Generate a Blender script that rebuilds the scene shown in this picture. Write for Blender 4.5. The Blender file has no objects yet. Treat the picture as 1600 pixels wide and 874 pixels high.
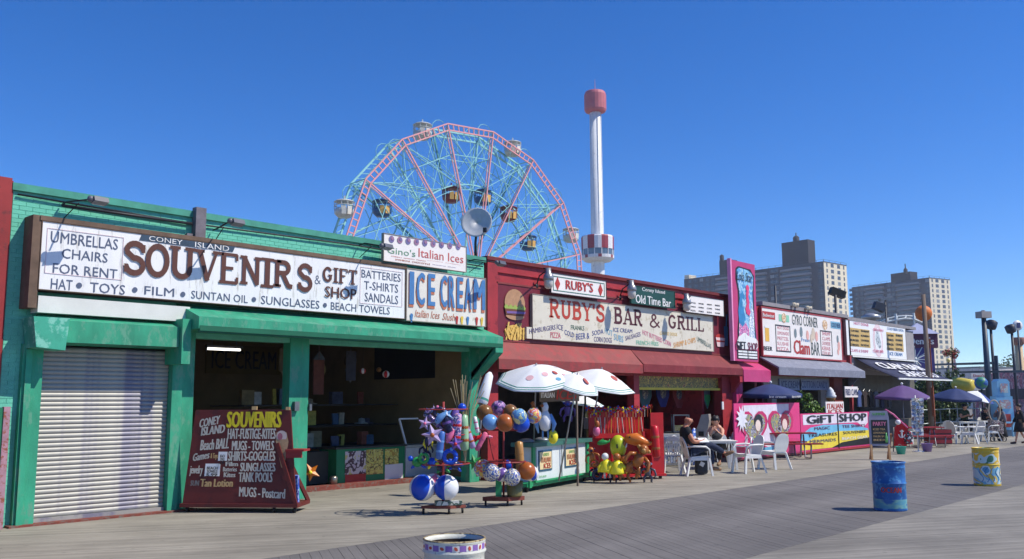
import bpy, bmesh, math, random
from math import sin, cos, pi, radians as R, atan2, hypot
from mathutils import Vector, Matrix, noise
random.seed(7)
D = bpy.data
S = bpy.context.scene
COL = S.collection
# ------------------------------------------------------------ camera
F, CAMH, YAW, PITCH, ROLL = 1430.0, 2.1, R(42.4), R(7.48), R(-.25)   # focal length in pixels of a 1600 wide picture
fw = Vector((cos(PITCH)*cos(YAW), cos(PITCH)*sin(YAW), sin(PITCH)))
r0 = Vector((sin(YAW), -cos(YAW), 0)); u0 = r0.cross(fw)
rt = cos(ROLL)*r0 + sin(ROLL)*u0; up = -sin(ROLL)*r0 + cos(ROLL)*u0
C0 = Vector((0, 0, CAMH))
cd = D.cameras.new('camera'); cam = D.objects.new('camera', cd); COL.objects.link(cam)
cd.sensor_width = 36; cd.lens = F/1600*36; cd.clip_start = .1; cd.clip_end = 8000
m3 = Matrix((rt, up, -fw)).transposed()
cam.matrix_world = Matrix.Translation(C0) @ m3.to_4x4()
S.camera = cam
# ------------------------------------------------------------ world and sun
SUN_AZ, SUN_EL = R(-57), R(50)          # direction towards the sun, measured from +X
w = D.worlds.new('World'); S.world = w; w.use_nodes = True
nt = w.node_tree; bg = nt.nodes['Background']
sky = nt.nodes.new('ShaderNodeTexSky'); sky.sky_type = 'NISHITA'; sky.sun_disc = False
sky.sun_elevation = SUN_EL; sky.sun_rotation = pi/2 - SUN_AZ
sky.air_density = .75; sky.dust_density = 0; sky.ozone_density = 6; sky.altitude = 0
hs = nt.nodes.new('ShaderNodeHueSaturation'); hs.inputs['Saturation'].default_value = 1.27
hs.inputs['Hue'].default_value = .51
nt.links.new(sky.outputs[0], hs.inputs['Color']); nt.links.new(hs.outputs[0], bg.inputs[0])
bg.inputs[1].default_value = .138
sl = D.lights.new('sun', 'SUN'); sun = D.objects.new('sun', sl); COL.objects.link(sun)
sl.energy = 4.3; sl.angle = R(.5); sl.color = (1, .93, .80)
sd = Vector((cos(SUN_AZ)*cos(SUN_EL), sin(SUN_AZ)*cos(SUN_EL), sin(SUN_EL)))
sun.rotation_euler = sd.to_track_quat('Z', 'Y').to_euler(); sun.location = (20, -20, 40)
S.view_settings.view_transform = 'Standard'; S.view_settings.look = 'None'
S.view_settings.exposure = .32; S.view_settings.gamma = 1
S.render.engine = 'CYCLES'; S.cycles.max_bounces = 8; S.cycles.diffuse_bounces = 5; S.cycles.volume_bounces = 0
# ------------------------------------------------------------ points in the place
def ray(x, y): return fw + rt*((x-800)/F) - up*((y-437)/F)
def G(x, y, z=0.0):                     # where a sight line meets the level z
    d = ray(x, y); return C0 + d*((z-CAMH)/d.z)
def W(x, y, Y):                         # where it meets the upright plane at Y (parallel to the shop fronts)
    d = ray(x, y); return C0 + d*(Y/d.y)
def ZAT(x, y, p):                       # height above the spot p at which a sight line passes
    d = ray(x, y); return CAMH + d.z*hypot(p[0], p[1])/hypot(d.x, d.y)
def FAR(x, y, dist): return C0 + ray(x, y)*dist
def V(*a): return Vector(a)
# ------------------------------------------------------------ materials
def lin(c): return tuple(((v/255)/12.92 if v/255 <= .04045 else ((v/255+.055)/1.055)**2.4) for v in c)
_m = {}
def M(name, rgb=None, rough=.6, var=.12, scale=3., bump=0., bscale=40., metal=0., wear=None, wearamt=.0, stretch=(1,1,1), spec=.4, coat=0., alpha=1, wscale=None):
    """rgb 0-255 sRGB; var = tone variation; wear = second colour coming through in blotches"""
    if rgb is None: return _m[name]
    if name in _m: return _m[name]
    m = D.materials.new(name); m.use_nodes = True; n = m.node_tree; N = n.nodes; L = n.links
    p = N['Principled BSDF']; p.inputs['Roughness'].default_value = rough; p.inputs['Metallic'].default_value = metal
    p.inputs['Specular IOR Level'].default_value = spec; p.inputs['Coat Weight'].default_value = coat
    c = lin(rgb); m.diffuse_color = (*c, 1)
    if alpha < 1: p.inputs['Alpha'].default_value = alpha
    tc = N.new('ShaderNodeTexCoord'); mp = N.new('ShaderNodeMapping'); mp.inputs['Scale'].default_value = stretch
    L.new(tc.outputs['Object'], mp.inputs[0])
    no = N.new('ShaderNodeTexNoise'); no.inputs['Scale'].default_value = scale; no.inputs['Detail'].default_value = 6; no.inputs['Roughness'].default_value = .65
    L.new(mp.outputs[0], no.inputs[0])
    rmp = N.new('ShaderNodeMapRange'); rmp.inputs['From Min'].default_value = .3; rmp.inputs['From Max'].default_value = .7
    rmp.inputs['To Min'].default_value = 1-var*1.3; rmp.inputs['To Max'].default_value = 1+var
    L.new(no.outputs[0], rmp.inputs[0])
    oi = N.new('ShaderNodeObjectInfo'); r2 = N.new('ShaderNodeMapRange'); r2.inputs['To Min'].default_value = 1-var*.35; r2.inputs['To Max'].default_value = 1+var*.35
    L.new(oi.outputs['Random'], r2.inputs[0])
    mu = N.new('ShaderNodeMath'); mu.operation = 'MULTIPLY'; L.new(rmp.outputs[0], mu.inputs[0]); L.new(r2.outputs[0], mu.inputs[1])
    vm = N.new('ShaderNodeVectorMath'); vm.operation = 'SCALE'; vm.inputs[0].default_value = c; L.new(mu.outputs[0], vm.inputs['Scale'])
    out = vm.outputs[0]
    if wear:
        n2 = N.new('ShaderNodeTexNoise'); n2.inputs['Scale'].default_value = wscale or scale*2.3; n2.inputs['Detail'].default_value = 9; n2.inputs['Roughness'].default_value = .7
        L.new(mp.outputs[0], n2.inputs[0])
        r3 = N.new('ShaderNodeMapRange'); r3.inputs['From Min'].default_value = .66-wearamt*.3; r3.inputs['From Max'].default_value = .74-wearamt*.3
        L.new(n2.outputs[0], r3.inputs[0])
        mx = N.new('ShaderNodeMix'); mx.data_type = 'RGBA'; L.new(r3.outputs[0], mx.inputs[0]); L.new(out, mx.inputs[6]); mx.inputs[7].default_value = (*lin(wear), 1)
        out = mx.outputs[2]
    L.new(out, p.inputs['Base Color'])
    if bump:
        b = N.new('ShaderNodeBump'); b.inputs['Strength'].default_value = bump; b.inputs['Distance'].default_value = .01
        n3 = N.new('ShaderNodeTexNoise'); n3.inputs['Scale'].default_value = bscale; n3.inputs['Detail'].default_value = 4
        L.new(mp.outputs[0], n3.inputs[0]); L.new(n3.outputs[0], b.inputs['Height']); L.new(b.outputs[0], p.inputs['Normal'])
    _m[name] = m; return m
def mix_noise(name, cols, scale=2., rough=.5, detail=3, stretch=(1,1,1), sharp=True, coat=0.):
    """printed / painted pattern: blotches of several paints"""
    if name in _m: return _m[name]
    m = D.materials.new(name); m.use_nodes = True; n = m.node_tree; N = n.nodes; L = n.links
    p = N['Principled BSDF']; p.inputs['Roughness'].default_value = rough; p.inputs['Coat Weight'].default_value = coat
    tc = N.new('ShaderNodeTexCoord'); mp = N.new('ShaderNodeMapping'); mp.inputs['Scale'].default_value = stretch; L.new(tc.outputs['Object'], mp.inputs[0])
    no = N.new('ShaderNodeTexNoise'); no.inputs['Scale'].default_value = scale; no.inputs['Detail'].default_value = detail; L.new(mp.outputs[0], no.inputs[0])
    cr = N.new('ShaderNodeValToRGB'); cr.color_ramp.interpolation = 'CONSTANT' if sharp else 'LINEAR'
    e = cr.color_ramp.elements; k = len(cols)
    while len(e) < k: e.new(.5)
    for i, c in enumerate(cols):
        e[i].position = 0 if i == 0 else .32+.36*i/k; e[i].color = (*lin(c), 1)
    L.new(no.outputs[0], cr.inputs[0]); L.new(cr.outputs[0], p.inputs['Base Color']); m.diffuse_color = (*lin(cols[0]), 1)
    _m[name] = m; return m
def glow(name, rgb, s):
    m = D.materials.new(name); m.use_nodes = True; p = m.node_tree.nodes['Principled BSDF']
    p.inputs['Base Color'].default_value = (*lin(rgb), 1); p.inputs['Emission Color'].default_value = (*lin(rgb), 1); p.inputs['Emission Strength'].default_value = s
    _m[name] = m; return m
def glass(name, rgb=(150,170,180), rough=.05):
    m = D.materials.new(name); m.use_nodes = True; p = m.node_tree.nodes['Principled BSDF']
    p.inputs['Base Color'].default_value = (*lin(rgb), 1); p.inputs['Roughness'].default_value = rough; p.inputs['Specular IOR Level'].default_value = .8
    _m[name] = m; return m
# ------------------------------------------------------------ scene graph
_loc = {}
def thing(name, label, cat, loc=(0,0,0), rz=0, group=None):
    o = D.objects.new(name, None); COL.objects.link(o); o.location = loc; o.rotation_euler = (0,0,rz)
    o.empty_display_size = .2; o['label'] = label; o['category'] = cat
    if group: o['group'] = group
    _loc[o.name] = Vector(loc); return o
def tag(o, label=None, cat=None, group=None, kind=None):
    if label: o['label'] = label
    if cat: o['category'] = cat
    if group: o['group'] = group
    if kind: o['kind'] = kind
    return o
def wl(o):
    v = Vector((0,0,0))
    while o: v = v + Vector(o.location); o = o.parent
    return v
def mono(o, label, cat, group=None, base=None):
    """a thing that is one mesh: its origin goes to its base"""
    me = o.data; lo = Vector((min(v.co.x for v in me.vertices)+max(v.co.x for v in me.vertices), min(v.co.y for v in me.vertices)+max(v.co.y for v in me.vertices), 2*min(v.co.z for v in me.vertices)))/2
    if base: lo = Vector(base)
    me.transform(Matrix.Translation(-lo)); o.location = o.location + lo
    return tag(o, label, cat, group)
class B:
    def __init__(s): s.text = False; s.v = []; s.f = []; s.mi = []; s.m = 0; s.sm = []; s.smooth = False
    def add(s, vs, fs, mi=None, smooth=None):
        k = len(s.v); s.v += [tuple(v) for v in vs]; s.f += [tuple(i+k for i in f) for f in fs]
        s.mi += [s.m if mi is None else mi]*len(fs); s.sm += [s.smooth if smooth is None else smooth]*len(fs); return s
    def box(s, x0, x1, y0, y1, z0, z1):
        vs = [(x,y,z) for z in (z0,z1) for y in (y0,y1) for x in (x0,x1)]
        return s.add(vs, [(0,2,3,1),(4,5,7,6),(0,1,5,4),(2,6,7,3),(0,4,6,2),(1,3,7,5)])
    def cbox(s, c, sz, rz=0, rx=0, ry=0):
        m = Matrix.Rotation(rz,3,'Z') @ Matrix.Rotation(ry,3,'Y') @ Matrix.Rotation(rx,3,'X')
        vs = [Vector(c) + m @ Vector((x*sz[0]/2, y*sz[1]/2, z*sz[2]/2)) for z in (-1,1) for y in (-1,1) for x in (-1,1)]
        return s.add(vs, [(0,2,3,1),(4,5,7,6),(0,1,5,4),(2,6,7,3),(0,4,6,2),(1,3,7,5)])
    def bar(s, a, b, w, h=None, upv=(0,0,1)):
        a = Vector(a); b = Vector(b); h = h or w; d = (b-a).normalized(); u = Vector(upv)
        if abs(d.dot(u)) > .98: u = Vector((1,0,0))
        x = d.cross(u).normalized(); y = x.cross(d)
        vs = [p + x*i*w/2 + y*j*h/2 for p in (a,b) for j in (-1,1) for i in (-1,1)]
        return s.add(vs, [(0,1,3,2),(4,6,7,5),(0,4,5,1),(2,3,7,6),(0,2,6,4),(1,5,7,3)])
    def tube(s, pts, r, n=8, cap=True):
        pts = [Vector(p) for p in pts]; rr = r if isinstance(r, (list,tuple)) else [r]*len(pts)
        vs = []; px_ = None
        for i, p in enumerate(pts):
            d = (pts[min(i+1,len(pts)-1)] - pts[max(i-1,0)]).normalized()
            if px_ is None:
                u = Vector((0,0,1)) if abs(d.z) < .95 else Vector((1,0,0)); x = d.cross(u).normalized()
            else: x = (px_ - d*px_.dot(d)).normalized()
            px_ = x; y = d.cross(x)
            vs += [p + (x*cos(2*pi*k/n) + y*sin(2*pi*k/n))*rr[i] for k in range(n)]
        fs = [(i*n+k, i*n+(k+1)%n, (i+1)*n+(k+1)%n, (i+1)*n+k) for i in range(len(pts)-1) for k in range(n)]
        s.add(vs, fs, smooth=n > 5)
        if cap: s.add([], [])  ; kk = len(s.v)-len(vs); s.f += [tuple(kk+k for k in range(n))[::-1], tuple(kk+len(vs)-n+k for k in range(n))]; s.mi += [s.m]*2; s.sm += [False]*2
        return s
    def lathe(s, prof, c=(0,0,0), n=16, axis=None, smooth=True, a0=0, a1=2*pi, mfun=None):
        c = Vector(c); q = Vector((0,0,1)).rotation_difference(Vector(axis)) if axis else None
        full = abs(a1-a0-2*pi) < 1e-6; cols = n if full else n+1; vs = []
        for r, z in prof:
            for k in range(cols):
                a = a0+(a1-a0)*k/n; v = Vector((r*cos(a), r*sin(a), z))
                if q: v = q @ v
                vs.append(c+v)
        fs = []; mis = []
        for i in range(len(prof)-1):
            for k in range(n):
                k2 = (k+1) % cols; fs.append((i*cols+k, i*cols+k2, (i+1)*cols+k2, (i+1)*cols+k)); mis.append(mfun(i,k) if mfun else s.m)
        k0 = len(s.v); s.v += [tuple(v) for v in vs]; s.f += [tuple(j+k0 for j in f) for f in fs]; s.mi += mis; s.sm += [smooth]*len(fs); return s
    def ball(s, c, r, n=12, m=8, scale=(1,1,1), axis=None, mfun=None, rot=None):
        c = Vector(c); q = Vector((0,0,1)).rotation_difference(Vector(axis)) if axis else None; vs = []
        for i in range(m+1):
            for k in range(n):
                t = pi*i/m; a = 2*pi*k/n; v = Vector((sin(t)*cos(a)*scale[0], sin(t)*sin(a)*scale[1], -cos(t)*scale[2]))*r
                if q: v = q @ v
                if rot: v = rot @ v
                vs.append(c+v)
        fs = []; mis = []
        for i in range(m):
            for k in range(n):
                fs.append((i*n+k, i*n+(k+1)%n, (i+1)*n+(k+1)%n, (i+1)*n+k)); mis.append(mfun(i,k) if mfun else s.m)
        k0 = len(s.v); s.v += [tuple(v) for v in vs]; s.f += [tuple(j+k0 for j in f) for f in fs]; s.mi += mis; s.sm += [True]*len(fs); return s
    def disc(s, c, r, n=12, axis=(0,-1,0), sx=1, sz=1):
        q = Vector((0,0,1)).rotation_difference(Vector(axis)); c = Vector(c)
        return s.add([c + q @ Vector((r*sx*cos(2*pi*k/n), r*sz*sin(2*pi*k/n), 0)) for k in range(n)], [tuple(range(n))], smooth=False)
    def prism(s, pts, off, mi=None):
        """polygon pts (3-D, planar) pushed along off"""
        pts = [Vector(p) for p in pts]; o = Vector(off); n = len(pts)
        return s.add(pts+[p+o for p in pts], [tuple(range(n)), tuple(range(2*n-1, n-1, -1))]+[(k, (k+1)%n, n+(k+1)%n, n+k)[::-1] for k in range(n)], mi, False)
    def quad(s, a, b, c, d): return s.add([a,b,c,d], [(0,1,2,3)])
    def mesh(s, name, mats, off=None):
        me = D.meshes.new(name); vs = s.v
        if off is not None: vs = [(x-off[0], y-off[1], z-off[2]) for x,y,z in vs]
        me.from_pydata(vs, [], s.f)
        for m in (mats if isinstance(mats, (list,tuple)) else [mats]): me.materials.append(m)
        me.polygons.foreach_set('material_index', s.mi); me.polygons.foreach_set('use_smooth', s.sm)
        if s.text: return me
        bm = bmesh.new(); bm.from_mesh(me); bmesh.ops.remove_doubles(bm, verts=bm.verts, dist=1e-5); bmesh.ops.recalc_face_normals(bm, faces=bm.faces); bm.to_mesh(me); bm.free()
        return me
    def build(s, name, mats, parent=None, world=False, bevel=0):
        """world=True: the vertices are in place coordinates and parent is unrotated"""
        off = wl(parent) if (world and parent) else None
        me = s.mesh(name, mats, off); o = D.objects.new(name, me); COL.objects.link(o)
        if parent: o.parent = parent
        if bevel:
            b = o.modifiers.new('bevel', 'BEVEL'); b.width = bevel; b.segments = 2; b.limit_method = 'ANGLE'
        return o
def struct(o): o['kind'] = 'structure'; return o
def stuff(o): o['kind'] = 'stuff'; return o
_kids = {}
def copytree(o, loc=None, rz=None, label=None, group=None, scale=None, parent=None):
    c = o.copy(); COL.objects.link(c)
    if parent: c.parent = parent
    for ch in o.children: copytree(ch, parent=c)
    if loc is not None: c.location = loc
    if rz is not None: c.rotation_euler = (0,0,rz)
    if scale: c.scale = (scale,)*3 if not isinstance(scale, tuple) else scale
    if label: c['label'] = label
    if group: c['group'] = group
    return c
# ------------------------------------------------------------ lettering
_tc = {}
def glyphs(s, bold, res=2, shear=0):
    k = (s, bold, res, shear)
    if k in _tc: return _tc[k]
    c = D.curves.new('t', 'FONT'); c.body = s; c.resolution_u = res; c.size = 1; c.shear = shear
    o = D.objects.new('t', c); COL.objects.link(o); bpy.context.view_layer.update()
    me = D.meshes.new_from_object(o.evaluated_get(bpy.context.evaluated_depsgraph_get()))
    vs = [v.co.copy() for v in me.vertices]; fs = [tuple(p.vertices) for p in me.polygons]
    D.objects.remove(o); D.curves.remove(c); D.meshes.remove(me)
    v2 = []; f2 = []                       # every face gets vertices of its own, a hair apart in depth
    for i, f in enumerate(fs):
        f2.append(tuple(range(len(v2), len(v2)+len(f)))); v2 += [(vs[j][0], vs[j][1], .0003*(i % 7)) for j in f]
    if bold:                                # heavier strokes: further strokes laid beside the first
        n = len(v2); v1 = v2[:]; g1 = f2[:]
        for q, (ox, oy) in enumerate(((bold, 0), (-bold, 0)) if bold > .025 else ((bold*1.4, 0),)):
            kk = len(v2); v2 += [(x+ox, y+oy, z+.0022*(q+1)) for x, y, z in v1]; f2 += [tuple(i+kk for i in f) for f in g1]
    _tc[k] = (v2, f2); return v2, f2
def lay(bd, vs, fs, p00, p10, p01, nrm, thick=.006, mi=None, warp=None):
    """flat glyph faces with bounding box -> the parallelogram p00 (lower left), p10 (lower right), p01 (upper left)"""
    if not vs: return
    x0 = min(v[0] for v in vs); x1 = max(v[0] for v in vs); y0 = min(v[1] for v in vs); y1 = max(v[1] for v in vs)
    p00 = Vector(p00); ux = Vector(p10)-p00; uy = Vector(p01)-p00; n = Vector(nrm)*thick; out = []
    for v in vs:
        a = (v[0]-x0)/max(x1-x0,1e-6); b = (v[1]-y0)/max(y1-y0,1e-6)
        if warp: a, b = warp(a, b)
        out.append(p00+ux*a+uy*b+n+Vector(nrm)*v[2])
    bd.add(out, fs, mi, False); bd.text = True
FRONT = Vector((0,-1,0))
def text(parent, s, a, b, Y, m, bold=.0, name='lettering', proud=.004, serif=False, world=True, tilt=0., shear=0, warp=None):
    """words on the upright plane Y; a = pixel of the upper left corner, b = pixel of the lower right corner"""
    p = W(a[0], a[1], Y-proud); q = W(b[0], b[1], Y-proud)
    bd = B(); vs, fs = (slab(s) if serif else glyphs(s, bold, shear=shear))
    dz = tilt*(q.x-p.x)
    lay(bd, vs, fs, (p.x, p.y, q.z-dz/2), (q.x, p.y, q.z+dz/2), (p.x, p.y, p.z-dz/2), FRONT, 0, warp=warp)
    return bd.build(name, m, parent, world=world)
def textq(parent, s, p00, p10, p01, nrm, m, bold=.0, name='lettering', proud=.003, serif=False, world=False, shear=0):
    bd = B(); vs, fs = (slab(s) if serif else glyphs(s, bold, shear=shear)); lay(bd, vs, fs, p00, p10, p01, nrm, proud)
    return bd.build(name, m, parent, world=world)
# slab serif capitals drawn as strokes: t thick, n thin, arcs
def _arc(cx, cy, rx, ry, a0, a1, k=12): return [(cx+rx*cos(R(a0+(a1-a0)*i/k)), cy+ry*sin(R(a0+(a1-a0)*i/k))) for i in range(k+1)]
SL = {  # width, strokes [(points, weight0, weight1)], serifs [(x, y, halfwidth)]
 'S': (.8, [(_arc(.4,.73,.27,.2,15,200,10)+_arc(.4,.29,.28,.22,100,-170,14)[0:], 't')], [(.67,.8,.0),(.12,.2,0)]),
 'O': (.9, [(_arc(.45,.5,.32,.42,90,450,28), 't')], []),
 'Q': (.9, [(_arc(.45,.5,.32,.42,90,450,28), 't')], []),
 'U': (.9, [([(.2,.95),(.2,.35)]+_arc(.45,.33,.25,.26,180,360,12)+[(.7,.95)], 't')], [(.2,.95,.16),(.7,.95,.16)]),
 'V': (.9, [([(.15,.95),(.45,.06)], 't'),([(.77,.95),(.45,.06)], 'n')], [(.15,.95,.15),(.77,.95,.13)]),
 'E': (.85, [([(.2,.05),(.2,.95)], 't'),([(.2,.05),(.72,.05),(.72,.22)], 'n'),([(.2,.95),(.7,.95),(.7,.78)], 'n'),([(.2,.51),(.55,.51)], 'n')], [(.2,.05,.14),(.2,.95,.14)]),
 'N': (.95, [([(.18,.05),(.18,.95)], 't'),([(.78,.05),(.78,.95)], 't'),([(.18,.95),(.78,.05)], 't')], [(.18,.05,.15),(.15,.95,.14),(.8,.95,.15)]),
 'I': (.45, [([(.22,.05),(.22,.95)], 't')], [(.22,.05,.19),(.22,.95,.19)]),
 'R': (.9, [([(.2,.05),(.2,.95)], 't'),([(.2,.93),(.48,.93)]+_arc(.48,.73,.2,.2,90,-90,8)+[(.2,.53)], 't'),([(.42,.52),(.68,.07),(.82,.05)], 't')], [(.2,.05,.15),(.2,.95,.14)]),
 'G': (.9, [(_arc(.45,.5,.31,.42,40,320,20)+[(.7,.45)], 't'),([(.5,.45),(.8,.45)], 'n')], []),
 'F': (.8, [([(.2,.05),(.2,.95)], 't'),([(.2,.95),(.7,.95),(.7,.76)], 'n'),([(.2,.51),(.55,.51)], 'n')], [(.2,.05,.17),(.2,.95,.14)]),
 'T': (.8, [([(.4,.05),(.4,.95)], 't'),([(.08,.78),(.08,.94),(.72,.94),(.72,.78)], 'n')], [(.4,.05,.17)]),
 'H': (.95, [([(.2,.05),(.2,.95)], 't'),([(.75,.05),(.75,.95)], 't'),([(.2,.5),(.75,.5)], 'n')], [(.2,.05,.16),(.2,.95,.16),(.75,.05,.16),(.75,.95,.16)]),
 'P': (.85, [([(.2,.05),(.2,.95)], 't'),([(.2,.93),(.5,.93)]+_arc(.5,.7,.2,.22,90,-90,8)+[(.2,.48)], 't')], [(.2,.05,.17),(.2,.95,.14)]),
 'B': (.85, [([(.2,.05),(.2,.95)], 't'),([(.2,.93),(.45,.93)]+_arc(.46,.74,.18,.19,90,-90,8)+[(.2,.54)], 't'),([(.2,.53),(.48,.53)]+_arc(.48,.3,.22,.23,90,-90,8)+[(.2,.07)], 't')], [(.2,.05,.14),(.2,.95,.14)]),
 'Y': (.85, [([(.12,.95),(.42,.5),(.42,.05)], 't'),([(.72,.95),(.42,.5)], 'n')], [(.12,.95,.14),(.74,.95,.13),(.42,.05,.16)]),
 'A': (.95, [([(.47,.97),(.78,.05)], 't'),([(.45,.95),(.15,.05)], 'n'),([(.25,.33),(.66,.33)], 'n')], [(.15,.05,.14),(.79,.05,.16)]),
 'L': (.75, [([(.2,.05),(.2,.95)], 't'),([(.2,.05),(.66,.05),(.66,.25)], 'n')], [(.2,.05,.14),(.2,.95,.16)]),
 'C': (.85, [(_arc(.47,.5,.32,.43,45,315,20), 't')], [(.7,.8,0)]),
 'K': (.9, [([(.2,.05),(.2,.95)], 't'),([(.22,.45),(.7,.95)], 'n'),([(.38,.6),(.75,.05)], 't')], [(.2,.05,.15),(.2,.95,.15),(.75,.05,.13),(.7,.95,.12)]),
 'D': (.9, [([(.2,.05),(.2,.95)], 't'),([(.2,.93),(.4,.93)]+_arc(.42,.5,.3,.43,90,-90,14)+[(.2,.07)], 't')], [(.2,.05,.14),(.2,.95,.14)]),
 '&': (.95, [([(.85,.06),(.3,.62)]+_arc(.42,.76,.15,.17,200,-30,10)+[(.2,.4)]+_arc(.38,.24,.24,.19,150,330,10)+[(.82,.45)], 'm')], []),
 "'": (.3, [([(.15,.98),(.12,.72)], 't')], []),
 ' ': (.5, [], []),
}
SLW = dict(t=.17, n=.1, m=.11)
def slab(s, wt=1.0):
    vs = []; fs = []; x = 0; lift = 0
    for ch in s:
        wd, st, se = SL[ch]
        def seg(a, b, w):
            nonlocal vs, fs
            dx, dy = b[0]-a[0], b[1]-a[1]; l = hypot(dx, dy) or 1; nx, ny = -dy/l*w/2, dx/l*w/2; ex, ey = dx/l*w*.16, dy/l*w*.16
            k = len(vs); q = [(a[0]-ex-nx,a[1]-ey-ny),(b[0]+ex-nx,b[1]+ey-ny),(b[0]+ex+nx,b[1]+ey+ny),(a[0]-ex+nx,a[1]-ey+ny)]
            vs += [(x+p[0], p[1], .0004*((k//4)%7)) for p in q]; fs.append((k,k+1,k+2,k+3))
        for pts, w in st:
            for a, b in zip(pts, pts[1:]): seg(a, b, SLW[w]*wt)
        for sx, sy, hw in se:
            if hw: seg((sx-hw, sy), (sx+hw, sy), .1*wt)
            else: seg((sx, sy-.1), (sx, sy+.1), .12*wt)
        x += wd
    return vs, fs
# ============================================================ BOARDWALK
def plankmat(name, rgb, ang):
    m = M(name, rgb, rough=.75, var=.16, scale=.55, bump=0, spec=.25)
    n = m.node_tree; N = n.nodes; L = n.links; p = N['Principled BSDF']
    src = p.inputs['Base Color'].links[0].from_socket
    ge = N.new('ShaderNodeNewGeometry'); tc = N.new('ShaderNodeTexCoord'); mp = N.new('ShaderNodeMapping'); mp.vector_type = 'POINT'
    # grain: noise stretched along the board
    vr = N.new('ShaderNodeVectorRotate'); vr.rotation_type = 'Z_AXIS'; vr.inputs['Angle'].default_value = -ang
    L.new(ge.outputs['Position'], vr.inputs['Vector']); L.new(vr.outputs[0], mp.inputs[0]); mp.inputs['Scale'].default_value = (.9, 28, 1)
    no = N.new('ShaderNodeTexNoise'); no.inputs['Scale'].default_value = 1; no.inputs['Detail'].default_value = 7; no.inputs['Roughness'].default_value = .7
    L.new(mp.outputs[0], no.inputs[0])
    mr = N.new('ShaderNodeMapRange'); mr.inputs['From Min'].default_value = .3; mr.inputs['From Max'].default_value = .7; mr.inputs['To Min'].default_value = .84; mr.inputs['To Max'].default_value = 1.13; L.new(no.outputs[0], mr.inputs[0])
    # tone changes from board to board
    rr = N.new('ShaderNodeMapRange'); rr.inputs['To Min'].default_value = .88; rr.inputs['To Max'].default_value = 1.1; L.new(ge.outputs['Random Per Island'], rr.inputs[0])
    a = N.new('ShaderNodeMath'); a.operation = 'MULTIPLY'; L.new(mr.outputs[0], a.inputs[0]); L.new(rr.outputs[0], a.inputs[1])
    # trodden and stained areas running through the whole deck
    big = N.new('ShaderNodeTexNoise'); big.inputs['Scale'].default_value = .35; big.inputs['Detail'].default_value = 5; mpb = N.new('ShaderNodeMapping'); mpb.inputs['Scale'].default_value = (.5, 1.6, 1)
    L.new(ge.outputs['Position'], mpb.inputs[0]); L.new(mpb.outputs[0], big.inputs[0])
    mb = N.new('ShaderNodeMapRange'); mb.inputs['From Min'].default_value = .3; mb.inputs['From Max'].default_value = .7; mb.inputs['To Min'].default_value = .84; mb.inputs['To Max'].default_value = 1.14; L.new(big.outputs[0], mb.inputs[0])
    a2 = N.new('ShaderNodeMath'); a2.operation = 'MULTIPLY'; L.new(a.outputs[0], a2.inputs[0]); L.new(mb.outputs[0], a2.inputs[1])
    # dark trodden-in spots and small spills
    sp_ = N.new('ShaderNodeTexNoise'); sp_.inputs['Scale'].default_value = 5.5; sp_.inputs['Detail'].default_value = 3; L.new(ge.outputs['Position'], sp_.inputs[0])
    ms = N.new('ShaderNodeMapRange'); ms.inputs['From Min'].default_value = .66; ms.inputs['From Max'].default_value = .7; ms.inputs['To Min'].default_value = 1; ms.inputs['To Max'].default_value = .78; L.new(sp_.outputs[0], ms.inputs[0])
    a3 = N.new('ShaderNodeMath'); a3.operation = 'MULTIPLY'; L.new(a2.outputs[0], a3.inputs[0]); L.new(ms.outputs[0], a3.inputs[1])
    sc = N.new('ShaderNodeVectorMath'); sc.operation = 'SCALE'; L.new(src, sc.inputs[0]); L.new(a3.outputs[0], sc.inputs['Scale']); L.new(sc.outputs[0], p.inputs['Base Color'])
    bu = N.new('ShaderNodeBump'); bu.inputs['Strength'].default_value = .5; bu.inputs['Distance'].default_value = .006; L.new(no.outputs[0], bu.inputs['Height']); L.new(bu.outputs[0], p.inputs['Normal'])
    return m
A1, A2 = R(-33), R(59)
pmA = plankmat('plank_shopside', (144,139,128), A1)  # strip tones differ: light off each grain direction is put into the colour
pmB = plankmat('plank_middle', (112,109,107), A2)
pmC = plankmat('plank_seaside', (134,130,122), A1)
ground = B(); ground.add([(-900,-900,-.5),(2600,-900,-.5),(2600,2600,-.5),(-900,2600,-.5)], [(0,1,2,3)])
struct(ground.build('ground', M('ground_sand', (140,132,116), rough=.9, var=.2, scale=.3)))
bw = thing('boardwalk', '', '', (0,0,0)); del bw['label']; del bw['category']; bw['kind'] = 'structure'
sub = B(); sub.box(-60, 220, -30, 16.93, -.4, -.075)
struct(sub.build('underlay', M('dark_timber', (30,28,26), rough=.9), bw, world=True))
def strip(y0, y1, ang, m, nparts, x0, x1, focus, pw=.14, gap=.005):
    """boards of one herringbone strip; the nparts that show largest become parts, the rest one joined part"""
    sx = pw/abs(sin(ang)); dx = (y1-y0)/math.tan(ang)
    ws = (pw-gap)/abs(sin(ang)); t = .05
    proto = None; rest = B(); cand = []
    k = int(x0/sx)
    while k*sx < x1: cand.append(k*sx); k += 1
    near = set(sorted(cand, key=lambda x: abs(x-focus))[:nparts]) if nparts else set()
    for x in cand:
        yo = .003*random.random(); zz = random.uniform(-.0015, .0015)
        if x in near:
            if proto is None:
                bb = B(); q = [(0,.004,0),(ws,.004,0),(ws+dx,y1-y0-.004,0),(dx,y1-y0-.004,0)]; bb.prism(q, (0,0,-t)); proto = bb.mesh('plank', m)
            o = D.objects.new('plank', proto); COL.objects.link(o); o.parent = bw; o.location = (x, y0, zz)
        else:
            q = [(x,y0+.004,zz),(x+ws,y0+.004,zz),(x+ws+dx,y1-.004,zz),(x+dx,y1-.004,zz)]; rest.prism(q, (0,0,-t))
    stuff(rest.build('planks', m, bw, world=True))
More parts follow.
